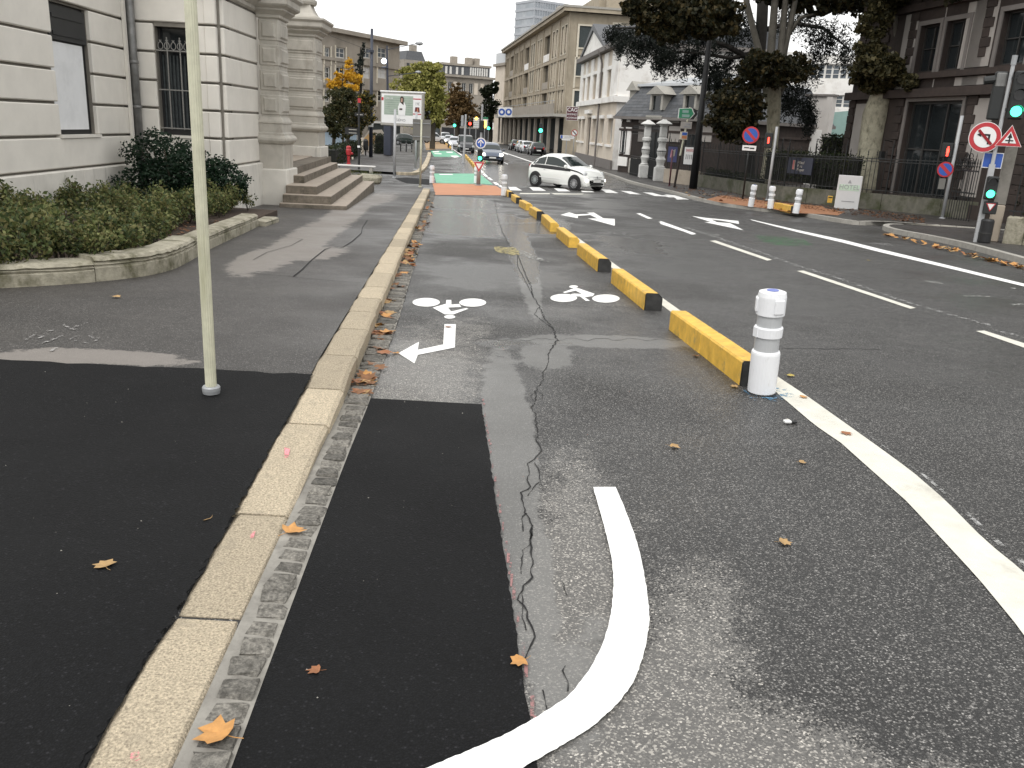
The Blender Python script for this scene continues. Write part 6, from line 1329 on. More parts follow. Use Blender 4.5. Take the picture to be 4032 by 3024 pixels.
cx = (x0+x1)/2+.05; q = MB().vprism([(cx-.3,zB+.82),(cx+.3,zB+.82),(cx+.36,zB+1.5),(cx+.22,zB+1.75),(cx-.18,zB+1.75),(cx-.34,zB+1.4)], -.28,-.274).build('poster_coat', X['signwhite'], o); X['hair'] = mat('poster_brown', (.05,.03,.025), .6); MB().vprism([(cx-.14,zB+1.75),(cx+.16,zB+1.55),(cx+.17,zB+2.1),(cx,zB+2.2),(cx-.14,zB+2.1)], -.286,-.281).build('poster_hair', X['hair'], q); MB().vprism([(cx-.08,zB+1.78),(cx+.06,zB+1.78),(cx+.08,zB+2.05),(cx-.06,zB+2.05)], -.292,-.287).build('poster_face', mat('poster_skin', (.50,.33,.25), .6), q); MB().box(cx-.2,cx+.06,-.292,-.287,zB+1.2,zB+1.32).build('poster_bag', X['hair'], q)
text('GÉMO', .26, X['letgrey'], o, (cx-.1,-.27,zB+.45), sx=1.2); text('GÉMO.FR', .17, X['signwhite'], o, (x0+.78,-.278,zT-.5)); q = MB().box(x1-.78,x1-.16,-.275,-.269,zB+1.0,zB+1.95).build('price_card', X['signwhite'], o); text('19€', .3, X['letgrey'], q, (x1-.47,-.279,zB+1.68), sx=.8); MB().vprism([(x1-.7,zB+1.08),(x1-.24,zB+1.08),(x1-.3,zB+1.45),(x1-.64,zB+1.45)], -.281,-.276).build('poster_bag', mat('poster_wine', (.13,.025,.035), .6), q); MB().vprism([(x1-.5,zB+1.08),(x1-.38,zB+1.08),(x1-.4,zB+1.38),(x1-.48,zB+1.38)], -.286,-.282).build('bag_flap', X['orange'], q)
for zz in (zB+.92, zB+2.0): MB().box(x1-.85,x1-.14,-.275,-.269,zz,zz+.07).build('red_strip', X['signred'], o)
MB().box(x0+.12,x0+.3,-.275,-.269,zT-.65,zT-.42).build('red_strip', X['signred'], o)
g = G(1460, 618, .13); o = thing('tall_mast', 'tall dark blue lighting mast rising above the apartment house roof', 'mast', g); h = at(1463, 113, g.y).z-g.z; MB().tube([(0,0,0),(.02,0,h*.5),(.05,0,h)], [.14,.12,.09], 14).build('column', X['bluepole'], o, smooth=True)
MB().bev(-.12,.2,-.25,-.1,h*.24,h*.29,.03).build('control_box', X['signwhite'], o); w1 = at(1300, 140, g.y-8)-g; w2 = at(1560, 195, g.y+20)-g; MB().tube([w1, (0.04,0,h*.83)], .012, 4).build('span_wire', X['iron'], o); MB().tube([(0.04,0,h*.83), w2], .012, 4).build('span_wire', X['iron'], o); MB().lathe([(.2,h*.82),(.2,h*.84)], 12).build('wire_collar', X['bluepole'], o)
g = G(1527, 600, .13); Y2 = 72.; p = at(1525, 590, Y2); o = thing('street_lamp', 'dark street lamp with two long arms behind the advertising board', 'street lamp', (p.x, p.y, gz(Y2)+.1)); q = lambda x, y: at(x, y, Y2)-Vector(o.location)
MB().tube([(0,0,0), q(1526,330), q(1524,180)], [.11,.09,.07], 10).build('column', X['bluepole'], o); MB().tube([q(1525,300), q(1640,286)], .03, 6).build('arm', X['bluepole'], o); MB().tube([q(1524,195), q(1640,172)], .025, 6).build('arm', X['bluepole'], o)
for x, y, k in ((1650,171,1.), (1646,284,.75)): c = q(x, y); MB().lathe([(.0,-.32*k),(.1*k,-.22*k),(.16*k,.05*k),(.1*k,.25*k),(.0,.34*k)], 12, tuple(c), 'x').build('lamp_head', X['galv'], o, smooth=True)
c = q(1512, 241); MB().lathe([(.06,-.2),(.2,-.12),(.24,.05),(.1,.22)], 14, tuple(c)).build('globe', emit('lamp_cold_white', (.75,.85,1.), 1.6), o); c = q(1515,268); MB().lathe([(.3,0),(.3,.05),(.1,.12)], 14, tuple(c)).build('shade', X['bluepole'], o)
g = G(1413, 665, .13); o = thing('wayfinding_post', 'black wayfinding post with red top and finger boards', 'sign', g); h = at(1415, 405, g.y).z-g.z; MB().tube([(0,0,0),(.02,0,h)], .055, 8).build('post', X['blackmetal'], o); MB().box(-.04,.10,-.06,.06,h,h+.22).build('red_top', X['signred'], o); MB().box(-.06,.06,-.065,.065,.85*h/2.6,.85*h/2.6+.1).build('white_band', X['signwhite'], o)
for k, zz in enumerate((h*.57, h*.52, h*.80)):
    q = MB().box(-.70 if k < 2 else -.2, -.05 if k < 2 else .25, -.03,.03, zz, zz+.17).build('finger_board', X['blackmetal'], o); MB().box(-.5 if k < 2 else -.1, -.1 if k < 2 else .2, -.036,-.031, zz+.06, zz+.10).build('board_lettering', X['kerb2'], q)
g = G(1373, 650, .13); o = thing('fire_hydrant', 'red fire hydrant in front of the clipped hedge', 'fire hydrant', g); X['hydred'] = mat('hydrant_red', (.42,.03,.035), .4, .1); MB().lathe([(.13,0),(.13,.06),(.09,.1),(.09,.5),(.14,.55),(.15,.8),(.12,.88),(.14,.9),(.13,.98),(.05,1.03)], 16).build('barrel', X['hydred'], o, smooth=False); MB().tube([(.1,0,.65),(.24,-.05,.62)], .06, 10).build('outlet', X['hydred'], o); MB().tube([(.22,-.05,.45),(.23,-.05,.32)], .05, 8).build('cap', X['frameb'], o)
g = G(1440, 611, .13); o = thing('litter_bin', 'slim black litter bin on a post near the blue mast', 'litter bin', g); pole(o, .6, .05, 'blackmetal', foot=False); MB().lathe([(.17,.35),(.2,.5),(.2,1.05),(.1,1.15),(.04,1.2)], 14).build('bin', X['blackmetal'], o)
g = G(1428, 608, .13); o = thing('gate_stone', 'cream stone post at the end of the clipped hedge', 'post', g); MB().bev(-.09,.09,-.1,.1,0,1.15,.02).build('shaft', X['creamr'], o); MB().bev(-.12,.12,-.13,.13,1.15,1.22,.02).build('cap', X['creamr'], o)
p = at(1470, 575, 78); o = thing('orange_mural_wall', 'short grey wall painted with an orange shape behind the mast', 'wall', (p.x,p.y,gz(78)+.1)); MB().vprism([(-1.0,0),(1.2,0),(1.2,1.1),(.7,1.9),(-.4,1.8),(-1.0,.9)], 0,.3).build('slab', X['concrete2'], o); MB().vprism([(-.9,.3),(.1,.6),(.2,1.6),(-.3,1.6),(-.8,1.1)], -.012,-.001).build('orange_shape', X['ochre'], o)
p = at(1395, 674, 41); o = thing('white_slab_bench', 'long white slab bench beyond the porch steps', 'bench', (p.x, p.y, gz(41)+.13)); MB().bev(-1.0,1.0,-.15,.15,.25,.33,.02).build('seat', X['frame'], o); [MB().bev(x-.08,x+.08,-.12,.12,0,.25,.01).build('leg', X['kerb2'], o) for x in (-.8,.8)]
p = at(1405, 692, 33.5); o = thing('low_planting', 'low white flowering plants beyond the porch steps', 'plant', (p.x,p.y,gz(33.5)+.1)); s = MB(); [leaf(s, Vector((U(-.9,.9),U(-.5,.5),U(.05,.42))), .09, .6, 2) for _ in range(900)]; s.build('foliage', X['rose'], o); s = MB(); [leaf(s, Vector((U(-.9,.9),U(-.5,.4),U(.05,.2))), .05) for _ in range(90)]; s.build('flowers', X['signwhite'], o)
p = G(1450, 722, .13); o = thing('mossy_kerb_stone', 'rough mossy stone at the end of the porch steps', 'stone', p); s = MB().bev(-.4,.4,0,.7,-.05,.3,.08); s.v = [(x+U(-.03,.03),y+U(-.03,.03),z+U(-.02,.02)) for x,y,z in s.v]; s.build('block', X['moss'], o)
p = at(1338, 555, 84); o = thing('bus_shelter', 'pale blue glass bus shelter behind the street trees', 'bus shelter', (p.x,p.y,gz(84)+.1)); X['blueglass'] = mat('shelter_glass', (.30,.38,.45), .15, .1)
for k in range(3): MB().box(-1.6+k*1.1,-.6+k*1.1,0,.03,.2,2.2).build('pane', X['blueglass'], o)
[MB().tube([(x,0,0),(x,0,2.3)], .04, 6).build('post', X['galv'], o) for x in (-1.65,-.55,.55,1.65)]; MB().bev(-1.8,1.8,-1.2,.2,2.3,2.42,.03).build('roof', X['galv'], o)
# ---- far signals and direction boards
for px, py, col, Y, lb in ((1790,494,'lgreen',150,'distant green signal above the queue of cars'), (1851,487,'lred',150,'distant red signal beside the direction boards'), (1924,505,'lgreen',150,'distant green signal in front of the cream house'), (2129,514,'lgreen',112,'green signal in front of the arcade pillars')):
    p = at(px, py, Y); o = thing('far_signal', lb, 'traffic light', (p.x, p.y, gz(Y)), 0); z = p.z-gz(Y); MB().tube([(0,.1,0),(0,.1,z)], .07, 6).build('post', X['galv'], o); MB().bev(-.2,.2,-.1,.1,z-.35,z+.9,.05).build('signal_head', X['housing'], o); MB().lathe([(.23,-.12),(.24,-.13)], 14, (0,0,z), 'y').build('lens', X[col], o)
for px, Y, top, lb in ((1873,152,462,'stacked white direction boards with amber lamp at the junction'), (1907,152,459,'stacked direction boards with green top and three amber lamps')):
    p = at(px, 545, Y); o = thing('direction_boards', lb, 'sign', (p.x, p.y, gz(Y))); zq = lambda y: at(px, y, Y).z-gz(Y); MB().tube([(0,.1,0),(0,.1,zq(top))], .1, 6).build('post', X['galv'], o)
    for k in range(5): y = top+2+k*8; MB().box(-.5,.5,-.03,.03,zq(y+6.5),zq(y)).build('board', X['signgreen'] if (k == 0 and px > 1900) else X['signwhite'], o)
    for y in ((466,) if px < 1900 else (480,489,498)): MB().lathe([(.24,-.06),(.25,-.07)], 14, (0,0,zq(y)), 'y').build('amber_lamp', X['lamber'], o)
p = at(1895, 540, 140); o = thing('far_mast', 'pale grey mast between the direction boards', 'mast', (p.x,p.y,gz(140))); MB().tube([(0,0,0),(0,0,at(1895,410,140).z-gz(140))], [.2,.16], 8).build('column', X['greypole'], o); MB().bev(-.4,.4,-.3,.3,2.2,4.0,.1).build('cabinet', X['housing'], o)
p = at(2230, 575, 86); o = thing('parking_sign', 'white parking direction sign on a post by the arcade end', 'sign', (p.x,p.y,gz(86)+.1)); zq = lambda y: at(2230, y, 86).z-gz(86)-.1; MB().tube([(0,.05,0),(0,.05,zq(532))], .05, 6).build('post', X['galv'], o)
q = MB().vprism([(-.66,zq(546)),(.62,zq(546)),(.78,zq(539)),(.62,zq(533)),(-.66,zq(533))], -.03,0).build('arrow_board', X['signwhite'], o); MB().box(-.62,-.42,-.038,-.031,zq(545),zq(534)).build('parking_symbol', X['signblue'], q); text('CENTRE', .24, X['letgrey'], q, (.12,-.035,zq(539.5))); MB().box(-.5,.35,-.03,0,zq(553),zq(547)).build('lower_board', X['signwhite'], o)
p = at(2262, 523, 84); o = thing('no_turn_sign', 'small round red bordered sign at the corner of the pediment house', 'sign', (p.x,p.y,gz(84)+.1)); z = p.z-gz(84)-.1; pole(o, z+.2, .04, 'galv', foot=False); disc(o, z, .3, 'signwhite', -.06, rim='signred'); MB().add([(-.2,-.075,z+.14),(-.14,-.075,z+.2),(.2,-.075,z-.14),(.14,-.075,z-.2)], [(0,1,2,3),(3,2,1,0)]).build('slash', X['signred'], o)
for k in range(3): p = at(1578+k*22, 555, 82); o = thing('black_bollard', 'thin black bollard in the row under the advertising board', 'bollard', (p.x,p.y,gz(82)+.1), 0, 'thin black bollards under the advertising board'); MB().lathe([(.06,0),(.06,.9),(.08,.95),(.04,1.05)], 10).build('post', X['blackmetal'], o); MB().lathe([(.063,.75),(.066,.76),(.066,.8),(.063,.81)], 10).build('band', X['galv'], o)
for k in range(6):                            # striped far separators
    t0, t1_ = k/6, (k+.86)/6; a, c = (1829+42*t0, 616+53*t0), (1829+42*t1_, 616+53*t1_); yblock(a, c, True, '%s small yellow separator block counted from the slim grey mast' % ordn[k], .2, .2, 1)
yblock((1733,549), (1776,590), False, 'long yellow separator kerb beside the ochre ramp', .25, .2, 5)
# ================================================================ CARS
X['tyre'] = mat('tyre', (.012,.012,.012), .8, .2, 20); X['rim'] = mat('alloy_rim', (.45,.46,.47), .3, .05, metal=.6); X['carglass'] = mat('car_glass', (.02,.028,.027), .05, .1, 1); X['carblack'] = mat('car_black_trim', (.012,.012,.013), .5, .1)
X['lampglass'] = mat('headlamp_glass', (.55,.57,.58), .1, .1, 6); X['tail'] = mat('tail_lamp', (.30,.01,.01), .25, .1); X['plate'] = mat('number_plate', (.72,.72,.70), .5, .03); X['redlit'] = emit('tail_lamp_lit', (1,.04,.03), 2.5)
def paint(name, c): m_, t, b = nodes(name); b.inputs['Base Color'].default_value = c+(1,); b.inputs['Roughness'].default_value = .25; b.inputs['Coat Weight'].default_value = .6; b.inputs['Coat Roughness'].default_value = .05; return m_
FIAT = [(0,.55,.36,.70,.45,.78),(.05,.66,.27,.80,.52,.90),(.18,.755,.22,.90,.57,1.03),(.42,.80,.2,.945,.575,1.20),(.75,.815,.19,.94,.57,1.37),(1.12,.82,.19,.925,.575,1.475),(1.5,.82,.19,.915,.58,1.49),(1.85,.818,.19,.905,.58,1.43),(2.18,.812,.19,.90,.595,1.25),(2.58,.80,.19,.895,.68,1.0),(2.75,.795,.19,.87,.67,.965),(3.05,.78,.19,.82,.64,.915),(3.28,.75,.2,.74,.58,.835),(3.44,.69,.22,.62,.50,.715),(3.53,.61,.27,.52,.42,.60),(3.56,.54,.32,.47,.36,.51)]
HATCH = [(0,.60,.40,.75,.48,.85),(.04,.70,.30,.86,.55,.98),(.2,.80,.22,.94,.60,1.15),(.5,.85,.2,.95,.60,1.38),(1.0,.87,.2,.94,.61,1.48),(1.6,.875,.2,.93,.61,1.51),(2.1,.875,.2,.92,.61,1.47),(2.45,.87,.2,.915,.62,1.34),(3.0,.86,.2,.91,.70,1.0),(3.2,.855,.2,.88,.70,.96),(3.6,.84,.2,.82,.66,.88),(3.95,.80,.21,.72,.58,.78),(4.12,.74,.24,.6,.5,.66),(4.2,.62,.3,.52,.42,.55)]
VAN = [(0,.80,.35,1.0,.74,1.74),(.05,.84,.25,1.02,.76,1.78),(.4,.86,.2,1.02,.76,1.82),(1.2,.87,.2,1.0,.76,1.84),(2.0,.87,.2,1.0,.75,1.82),(2.5,.87,.2,1.0,.72,1.72),(3.1,.86,.2,1.02,.72,1.14),(3.3,.855,.2,.98,.72,1.08),(3.7,.84,.2,.9,.68,.98),(4.0,.80,.21,.78,.6,.86),(4.12,.74,.26,.62,.5,.70),(4.18,.64,.3,.5,.44,.55)]
def ring(st):
    x, w_, zl, zb, wt, zt = st
    return [(x,w_*.55,zl-.02),(x,w_*.90,zl),(x,w_*.985,zl+(zb-zl)*.22),(x,w_,zl+(zb-zl)*.62),(x,w_*.965,zb),(x,wt*1.03+(w_-wt)*.06,zt-(zt-zb)*.10-.015),(x,wt*.86,zt-.012),(x,wt*.45,zt+.006),(x,0,zt+.012)]
def car(name, label, loc, heading, spec, col, wheels, rw=.29, glass=(3,8), wind=(8,10), extra=None, lights=True, group=None, tail=None, L=None, stripe=None, rear=(2,4)):
    th = math.atan2(heading[1], heading[0]); o = thing(name, label, 'car', loc, th, group); n = len(spec); Lc_ = spec[-1][0]; off = -Lc_/2
    def S(s_, t, side):                      # surface point: station float, ring float
        i = min(int(s_), n-2); f = s_-i; a, b = ring(spec[i]), ring(spec[i+1]); j = min(int(t), 7); g_ = t-j
        p = [ (a[j][k]*(1-f)+b[j][k]*f)*(1-g_)+(a[j+1][k]*(1-f)+b[j+1][k]*f)*g_ for k in range(3)]; return Vector((p[0]+off, p[1]*side, p[2]))
    s = MB(); rows = []
    for st in spec: r = ring(st); rows.append([(x+off,y,z) for x,y,z in r]+[(x+off,-y,z) for x,y,z in r[-2::-1]])
    s.grid(rows); k = len(rows[0]); s.f.append(tuple(range(k))); s.f.append(tuple(range(len(s.v)-1, len(s.v)-k-1, -1))); s.f += [(i*k, (i+1)*k, (i+1)*k+k-1, i*k+k-1) for i in range(n-1)]
    s.f = [f[::-1] for f in s.f]; me = s.mesh('body', col, True); link('body', me, o)
    def panel(nm, s0, s1, t0, t1, side, m, d=.012, ns=8, nt_=3, par=None, both=False):
        q = MB(); R_ = []
        for i in range(ns+1):
            row = []
            for j in range(nt_+1):
                ss, tt = s0+(s1-s0)*i/ns, t0+(t1-t0)*j/nt_; p = S(ss, tt, side); e = .02
                du = S(min(ss+e,n-1.001), tt, side)-S(max(ss-e,0), tt, side); dv = S(ss, min(tt+e,7.999), side)-S(ss, max(tt-e,0), side); nn = du.cross(dv); nn = nn.normalized() if nn.length > 1e-9 else Vector((0,side,0))
                if nn.y*side < 0 and abs(nn.y) > .05 or (abs(nn.y) <= .05 and nn.z < 0): nn = -nn
                row.append(p+nn*d)
            R_.append(row)
        q.grid(R_); return q.build(nm, m, par or o, smooth=True)
    def across(nm, s0, s1, m, w0=5.12, d=.012, par=None):
        q = MB(); R_ = []
        for i in range(7):
            ss = s0+(s1-s0)*i/6; row = []
            for sd in (1, -1):
                ts = [w0+(8-w0)*j/6 for j in range(7)]; ts = ts if sd == 1 else ts[-2::-1]
                for t in ts: p = S(ss, min(t,7.999), sd); sl_ = (S(min(ss+.05,n-1.01), 7.99, 1)-S(max(ss-.05,0), 7.99, 1)); nn = Vector((-sl_.z, 0, sl_.x)).normalized(); row.append(p+nn*d)
            R_.append(row)
        q.grid(R_); return q.build(nm, m, par or o, smooth=True)
    for sd in (1, -1):
        panel('side_window', glass[0]-.3, (glass[0]+glass[1])/2-.55, 4.16, 4.86, sd, X['carglass']); panel('side_window', (glass[0]+glass[1])/2-.42, glass[1]+.62, 4.16, 4.86, sd, X['carglass'])
        if stripe: panel('door_stripe', stripe[0], stripe[1], 3.62, 4.10, sd, X['carblack'], .006, 14); panel('door_stripe', stripe[1], stripe[2], 3.8, 4.10, sd, X['carblack'], .006)
        panel('sill', glass[0]-.5, glass[1]+1.5, 1.2, 1.9, sd, X['carblack'] if not stripe else col, .006)
        p = S(glass[1]+.8, 4.2, sd); MB().lathe([(.0,-.08),(.07,-.06),(.085,0),(.06,.06),(.0,.07)], 12, (p.x, p.y+sd*.13, p.z+.06), 'x').build('mirror', col, o, smooth=True)
        for wx in wheels:
            cy = sd*(spec[n//2][1]-.10); d_ = 1 if sd > 0 else -1
            MB().lathe([(rw*1.22, 0),(rw*1.22,.006)], 28, (wx+off, sd*(spec[n//2][1]+.004)-(.006 if sd > 0 else 0), rw*1.05), 'y').build('wheel_arch', X['carblack'], o)
            w_ = MB().lathe([(rw*.62,-.1),(rw*.9,-.105),(rw,-.07),(rw,.07),(rw*.9,.105),(rw*.62,.1)], 28, (wx+off, cy+sd*.03, rw), 'y').build('wheel', X['tyre'], o)
            ri = MB(); ri.lathe([(rw*.69,-.004),(rw*.66,.012),(rw*.60,.0)], 28, (wx+off, cy+sd*.135, rw), 'y', False)
            for k2 in range(14):
                t = 2*math.pi*k2/14; ri.tube([(wx+off+math.cos(t)*rw*.12, cy+sd*.135, rw+math.sin(t)*rw*.12), (wx+off+math.cos(t)*rw*.64, cy+sd*.135, rw+math.sin(t)*rw*.64)], rw*.05, 4)
            ri.lathe([(rw*.15,-.01),(rw*.15,.02)], 12, (wx+off, cy+sd*.135, rw), 'y'); ri.build('rim', X['rim'], w_); MB().lathe([(rw*.62,-.003),(rw*.62,.003)], 24, (wx+off, cy+sd*.122, rw), 'y').build('brake_disc', X['carblack'], w_)
    across('windscreen', wind[0]-.95, wind[1]-1.08, X['carglass']); across('rear_window', rear[0]-.55, rear[1]-1.0, X['carglass'])
    # front and rear ends
    fx = Lc_+off; sf = spec[-1]; sg = spec[-3]
    MB().bev(fx-.06, fx+.022, -sg[1]*.66, sg[1]*.66, .25, .35, .02).build('lower_grille', X['carblack'], o); MB().box(fx-.01, fx+.03, -.26, .26, .385, .49).build('number_plate', X['plate'], o)
    MB().bev(off-.014, off+.03, -.26, .26, .52, .63, .005).build('number_plate', X['plate'], o)
    for sd in (1, -1):
        MB().bev(off-.02, off+.12, sd*spec[1][1]*.74-.1, sd*spec[1][1]*.74+.1, .70, .95, .03).build('tail_lamp', X[tail or 'tail'], o)
    if extra: extra(o, S, off, panel, across)
    return o
def fiat_extra(o, S, off, panel, across):
    for sd in (1, -1):
        p = S(12.45, 4.6, sd); d_ = Vector((.82, sd*.42, .36)).normalized(); q = MB().lathe([(.0,.05),(.075,.035),(.11,0),(.115,-.05)], 18, ax='z'); rot = d_.to_track_quat('Z','Y').to_matrix(); q.v = [tuple(rot@Vector(v)+p) for v in q.v]; q.build('headlamp', X['lampglass'], o, smooth=True)
        p = S(13.6, 3.2, sd); q = MB().lathe([(.0,.03),(.055,.02),(.07,-.02)], 14); q.v = [tuple(rot@Vector(v)+p+Vector((.0,0,.0))) for v in q.v]; q.build('fog_lamp', X['lwhite'] if 1 else X['lampglass'], o)
        panel('door_handle', 5.0, 5.25, 3.42, 3.52, sd, X['rim'], .02, 3, 1); panel('side_trim', 4.3, 8.0, 2.28, 2.42, sd, X['signwhite'], .02, 6, 1)
        panel('checker_decal', 1.8, 2.6, 4.2, 4.5, sd, X['kerb2'], .006)
    MB().lathe([(.0,.012),(.05,.006),(.055,0)], 14, (S(14.2,7.9,1).x+.03, 0, .60), 'x').build('badge', X['rim'], o)
    x = S(14.4,7.9,1).x; MB().box(x+.03,x+.05,-.3,-.08,.585,.605).box(x+.03,x+.05,.08,.3,.585,.605).build('chrome_bar', X['rim'], o)
wp = Vector((1.0, -.92, 0)).normalized(); nr_ = Vector((-wp.y, wp.x, 0)); rw_ = G(2112, 735); fw_ = G(2262, 746); fw_.y -= .4
ctr = (Vector((rw_.x,rw_.y+.1,0))+Vector((fw_.x,fw_.y,0)))/2+nr_*.70; ctr.z = gz(ctr.y)+.006
fo = car('white_hatchback', 'small white hatchback with black side stripe turning over the zebra crossing', ctr, (wp.x, wp.y), FIAT, paint('paint_white', (.78,.79,.76)), (.64, 2.94), .30, (3.2,7.9), (8.25,10.02), fiat_extra, stripe=(2.4, 9.4, 12.2), rear=(2.6,4))
def lit(o, S, off, panel, across):
    for sd in (1, -1):
        p = S(11.0, 4.6, sd); MB().bev(p.x+.0, p.x+.22, p.y-.16, p.y+.12, p.z-.16, p.z+.0, .03).build('headlamp', X['lwhite'], o)
def unlit(o, S, off, panel, across):
    for sd in (1, -1): p = S(10.6, 4.4, sd); MB().bev(p.x, p.x+.2, p.y-.16, p.y+.1, p.z-.14, p.z+.02, .03).build('headlamp', X['lampglass'], o)
def litv(o, S, off, panel, across):
    for sd in (1, -1): p = S(9.0, 4.2, sd); MB().bev(p.x, p.x+.25, p.y-.14, p.y+.1, p.z-.2, p.z+.02, .03).build('headlamp', X['lampglass'], o)
hd = (math.sin(R(7)), -math.cos(R(7)))
def place(px, Y): p = at(px, 600, Y); return Vector((p.x, p.y, gz(Y)))
car('grey_blue_hatchback', 'grey blue hatchback with both headlights on behind the give way sign', place(1932, 69), hd, HATCH, paint('paint_greyblue', (.06,.08,.125)), (.75, 3.35), .31, (3,7), (8,9), lit)
car('black_van', 'black passenger van approaching behind the slim grey mast', place(1832, 97), hd, VAN, paint('paint_black', (.012,.013,.018)), (.75, 3.35), .31, (2,5), (6,7), litv, rear=(1,2))
car('silver_car', 'silver car with headlights on queueing beside the black van', place(1790, 118), hd, HATCH, paint('paint_silver', (.45,.47,.50)), (.75, 3.35), .31, (3,7), (8,9), lit)
car('silver_car', 'second silver car in the queue behind the first', place(1768, 145), hd, HATCH, bpy.data.materials['paint_silver'], (.75, 3.35), .31, (3,7), (8,9), lit)
car('white_van', 'white van at the back of the traffic queue', place(1752, 165), hd, VAN, paint('paint_vanwhite', (.62,.64,.66)), (.75, 3.35), .33, (2,5), (6,7), litv, rear=(1,2))
car('dark_car', 'dark car with red tail lamps beyond the black van', place(1836, 118), (-hd[0],-hd[1]), HATCH, paint('paint_dark', (.02,.02,.022)), (.75, 3.35), .31, (3,7), (8,9), unlit, tail='redlit')
car('white_van', 'white van parked crosswise behind the linden trunk', place(1710, 150), (1,.1), VAN, bpy.data.materials['paint_vanwhite'], (.75, 3.35), .33, (2,5), (6,7), litv, rear=(1,2))
car('black_parked_car', 'black hatchback parked by the arcade with its rear to the camera', place(2112, 102), (-hd[0],-hd[1]), HATCH, bpy.data.materials['paint_dark'], (.75, 3.35), .31, (3,7), (8,9), unlit)
car('white_parked_car', 'white hatchback parked in front of the black one by the arcade', place(2072, 110), (-hd[0],-hd[1]), HATCH, bpy.data.materials['paint_vanwhite'], (.75, 3.35), .31, (3,7), (8,9), unlit)
car('silver_parked_car', 'silver hatchback parked along the arcade between white and dark cars', place(2056, 117), (-hd[0],-hd[1]), HATCH, bpy.data.materials['paint_silver'], (.75, 3.35), .31, (3,7), (8,9), unlit)
car('dark_parked_car', 'dark hatchback at the far end of the parked row by the arcade', place(2030, 125), (-hd[0],-hd[1]), HATCH, bpy.data.materials['paint_dark'], (.75, 3.35), .31, (3,7), (8,9), unlit)
car('dark_green_car', 'dark green car parked beyond the advertising board', place(1605, 120), (1,.15), HATCH, paint('paint_green', (.015,.025,.022)), (.75, 3.35), .31, (3,7), (8,9), unlit)

# ================================================================ FALLEN LEAVES AND LITTER
LC = [('leaf_orange', (.50,.25,.075)), ('leaf_brown', (.20,.09,.035)), ('leaf_tan', (.38,.24,.10)), ('leaf_rust', (.29,.115,.045)), ('leaf_yellow', (.46,.36,.08))]
LM = [mat(n_, c, .6, .25, 30) for n_, c in LC]; LV = []
for k in range(10):
    out = []; lob = [(90,1.),(66,.62),(40,.95),(14,.58),(-8,.80),(-45,.55),(-90,.42),(-135,.55),(188,.80),(166,.58),(140,.95),(114,.62)]
    for a, r in lob: a += U(-6,6); r *= U(.85,1.1)*.075; out.append((r*math.cos(R(a)), r*math.sin(R(a))))
    s = MB(); cu = U(.4,1.6); w1_ = U(-1,1)
    vs_ = [(x, y, abs(x)*.18*cu*rnd()+y*.12*w1_+.004+.006*rnd()) for x, y in out]; s.add(vs_+[(0,-.005,.003)], [(i,(i+1)%12,12) for i in range(12)])
    s.tube([(0,-.02,.004),(.004,-.05,.004),(.010,-.075,.006)], .0013, 4, False)
    LV.append([s.mesh('fallen_leaf', m_) for m_ in LM])
def fall(p, label, group, sc_=1., c=None, tilt=.0, z=None):
    me = random.choice(LV)[c if c is not None else random.choice((0,1,1,2,3))]; o = link('fallen_leaf', me, None, p, rot=(U(-tilt,tilt), U(-tilt,tilt), U(0,6.28)), scale=sc_); return tag(o, label, 'leaf', group)
def onwalk(px, py): g = G(px, py, .12); g = G(px, py, kh(g.y)+.008); return g
fall(G(865,2890,.022), 'large orange plane leaf on the mortar and cobbles at the lowered kerb', None, .98, 0)
fall(G(1148,2093,.022), 'folded orange leaf on the mortar strip beside the pink chalked kerb stone', None, .9, 0)
for px, c, lb in (((1245,2640),3,'small rust leaf alone on the fresh black patch in the cycle lane'), ((2050,2605),0,'orange leaf at the pink edge of the fresh black patch'), ((2650,1757),2,'tan leaf alone on the cycle lane above the curved band'), ((3085,2135),2,'pale tan leaf alone on the asphalt right of the curved band'), ((3110,1478),4,'yellowish leaf on the road beside the scuffed bollard'), ((3165,1563),0,'orange leaf on the cream line near the bollard'), ((3332,1706),3,'rust leaf in the middle of the cream line'), ((3155,1820),2,'small tan scrap of leaf left of the cream line'), ((2895,1522),2,'curled tan leaf against the black block end'), ((1765,1288),3,'dark leaf on the painted lane arrow'), ((1560,1392),0,'orange leaf touching the tip of the lane arrow'), ((3420,1025),4,'yellow green leaf in the lane beside the worn green patch'), ((2740,1402),1,'brown leaf at the foot of the yellow block nearest the bollard')): fall(G(*px,.008), lb, None, .42 if 'small' in lb else .58, c)
for px, lb in (((455,1168),'orange leaf on the grey pavement before the rose bed'), ((410,2228),'small star shaped yellow leaf on the fresh black pavement'), ((815,2040),'crumpled yellow leaf on fresh black pavement beside the kerb')): fall(onwalk(*px), lb, None, .7, 2)
GP = [(1445,1330,3),(1452,1500,5),(1440,1515,4),(1470,1455,2),(1490,1390,3),(1505,1320,4),(1520,1250,4),(1475,1290,3),(1540,1190,4),(1560,1140,4),(1575,1085,4),(1605,1040,9),(1600,1020,10),(1612,1010,9),(1625,985,8),(1640,965,5),(1650,915,7),(1662,905,5),(1665,885,5),(1680,850,4),(1690,830,6),(1700,790,5),(1480,1340,2),(1420,1560,3),(1405,1525,4)]
for px, py, n_ in GP:
    for k in range(n_):
        g = G(px+U(-22,22), py+U(-12,12)); x = min(max(g.x, KP(g.y)+.03), KP(g.y)+.26); fall(Vector((x, g.y, gz(g.y)+.02+rnd()*.05*(n_ > 5))), 'dry brown plane leaf in the cobbled gutter along the kerb', 'dry leaves in the cobbled gutter', U(.75,1.2), None, .5 if n_ > 4 else .25)
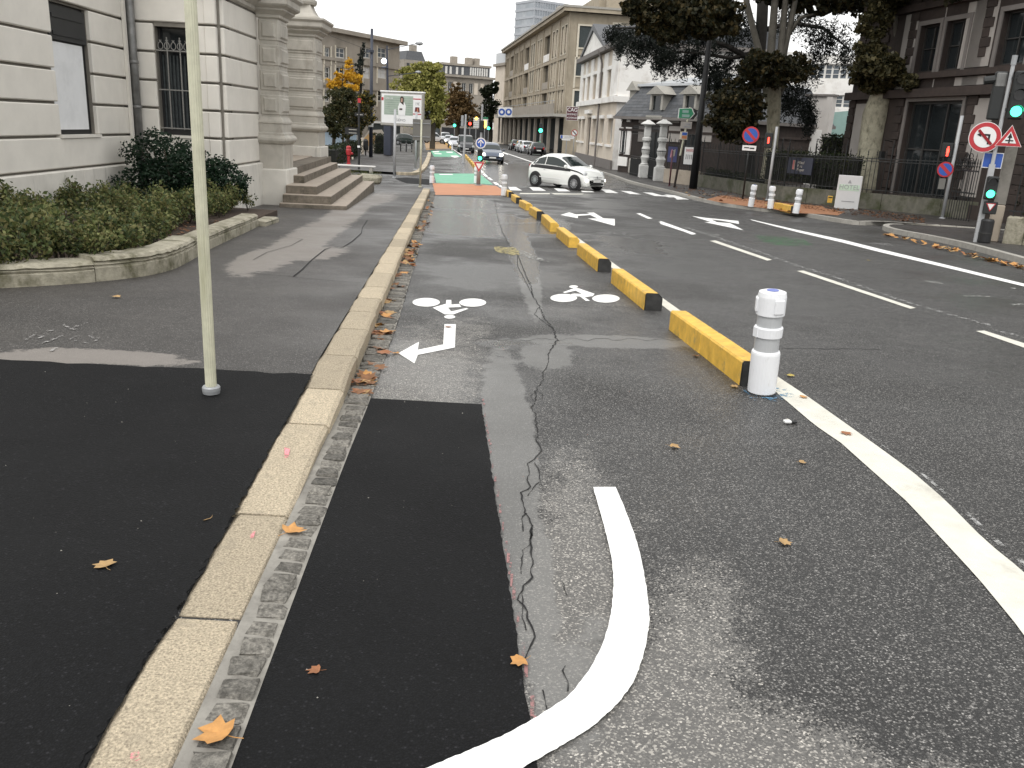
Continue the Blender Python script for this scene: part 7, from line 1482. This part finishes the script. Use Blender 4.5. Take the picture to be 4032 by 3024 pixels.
for _ in range(60):
    t = rnd(); px = 3480+t*570; py = 918+t*138+U(-2,8); fall(G(px, py, .03), 'orange brown plane leaf against the corner kerb below the traffic light', 'leaves along the corner kerb', U(1.,1.6), random.choice((0,0,3,2)), .5)
for _ in range(46):
    t = rnd(); px = 2690+t*470; py = 762+t*75+U(-14,6); fall(G(px, py, .15), 'brown plane leaf on the orange paint by the far bollards', 'leaves on the orange paint and far kerb', U(1.,1.5), random.choice((1,3,2)), .4)
s = MB()
for _ in range(1400):
    t = rnd(); px = 2640+t*1000; py = 748+t*128+U(-22,6); g = G(px, py, .135); leaf(s, g+Vector((0,0,.01)), U(.06,.12), 3)
o = s.build('leaf_litter', leafmat('leaf_litter_brown', [(.05,.025,.012), (.14,.06,.025), (.26,.12,.05)], .7, .1)); stuff(o); o['label'] = 'scattered brown leaf litter along the far right pavement'; o['category'] = 'leaf litter'
s = MB()
for _ in range(700): 
    q = random.choice(dp[6:]) if rnd() < .7 else (-4.3, U(10,14)); leaf(s, Vector((q[0]-U(.35,.9), q[1]+U(-.2,.2), gz(q[1])+.25)), .06, 3)
o = s.build('bed_litter', leafmat('bed_litter_brown', [(.10,.05,.03), (.2,.09,.05), (.3,.18,.10)], .7, .1)); stuff(o); o['label'] = 'dry leaf litter on the soil of the rose bed'; o['category'] = 'leaf litter'
# small things: lighter-sized packet, grit
g = G(3107, 1664, .006); o = thing('crushed_packet', 'crushed black and white packet on the asphalt near the bollard', 'litter', g, R(10)); MB().bev(-.035,.01,-.018,.018,0,.016,.003).build('white_half', X['signwhite'], o); MB().bev(.011,.05,-.016,.016,0,.012,.003).build('black_half', X['signblack'], o); MB().add([(-.03,.02,.004),(.0,.03,.02),(.03,.02,.004)], [(0,1,2)]).build('torn_flap', X['kerb2'], o)
s = MB()
for _ in range(90):
    x, y = U(-4.2,-.2), U(1.2,5.2); 
    if KP(y)-KW-.05 < x < KP(y)+.2 or x > .05: continue
    z = gz(y)+(kh(y)+.008 if x < KP(y)-KW else .009); r = U(.0012,.0032); s.add([(x-r,y,z),(x,y-r,z),(x+r*U(.6,2.5),y,z),(x,y+r,z),(x,y,z+r)], [(0,1,4),(1,2,4),(2,3,4),(3,0,4)])
o = s.build('pale_grit', X['kerb2']); stuff(o); o['label'] = 'pale grit specks scattered over the fresh black asphalt'; o['category'] = 'grit'
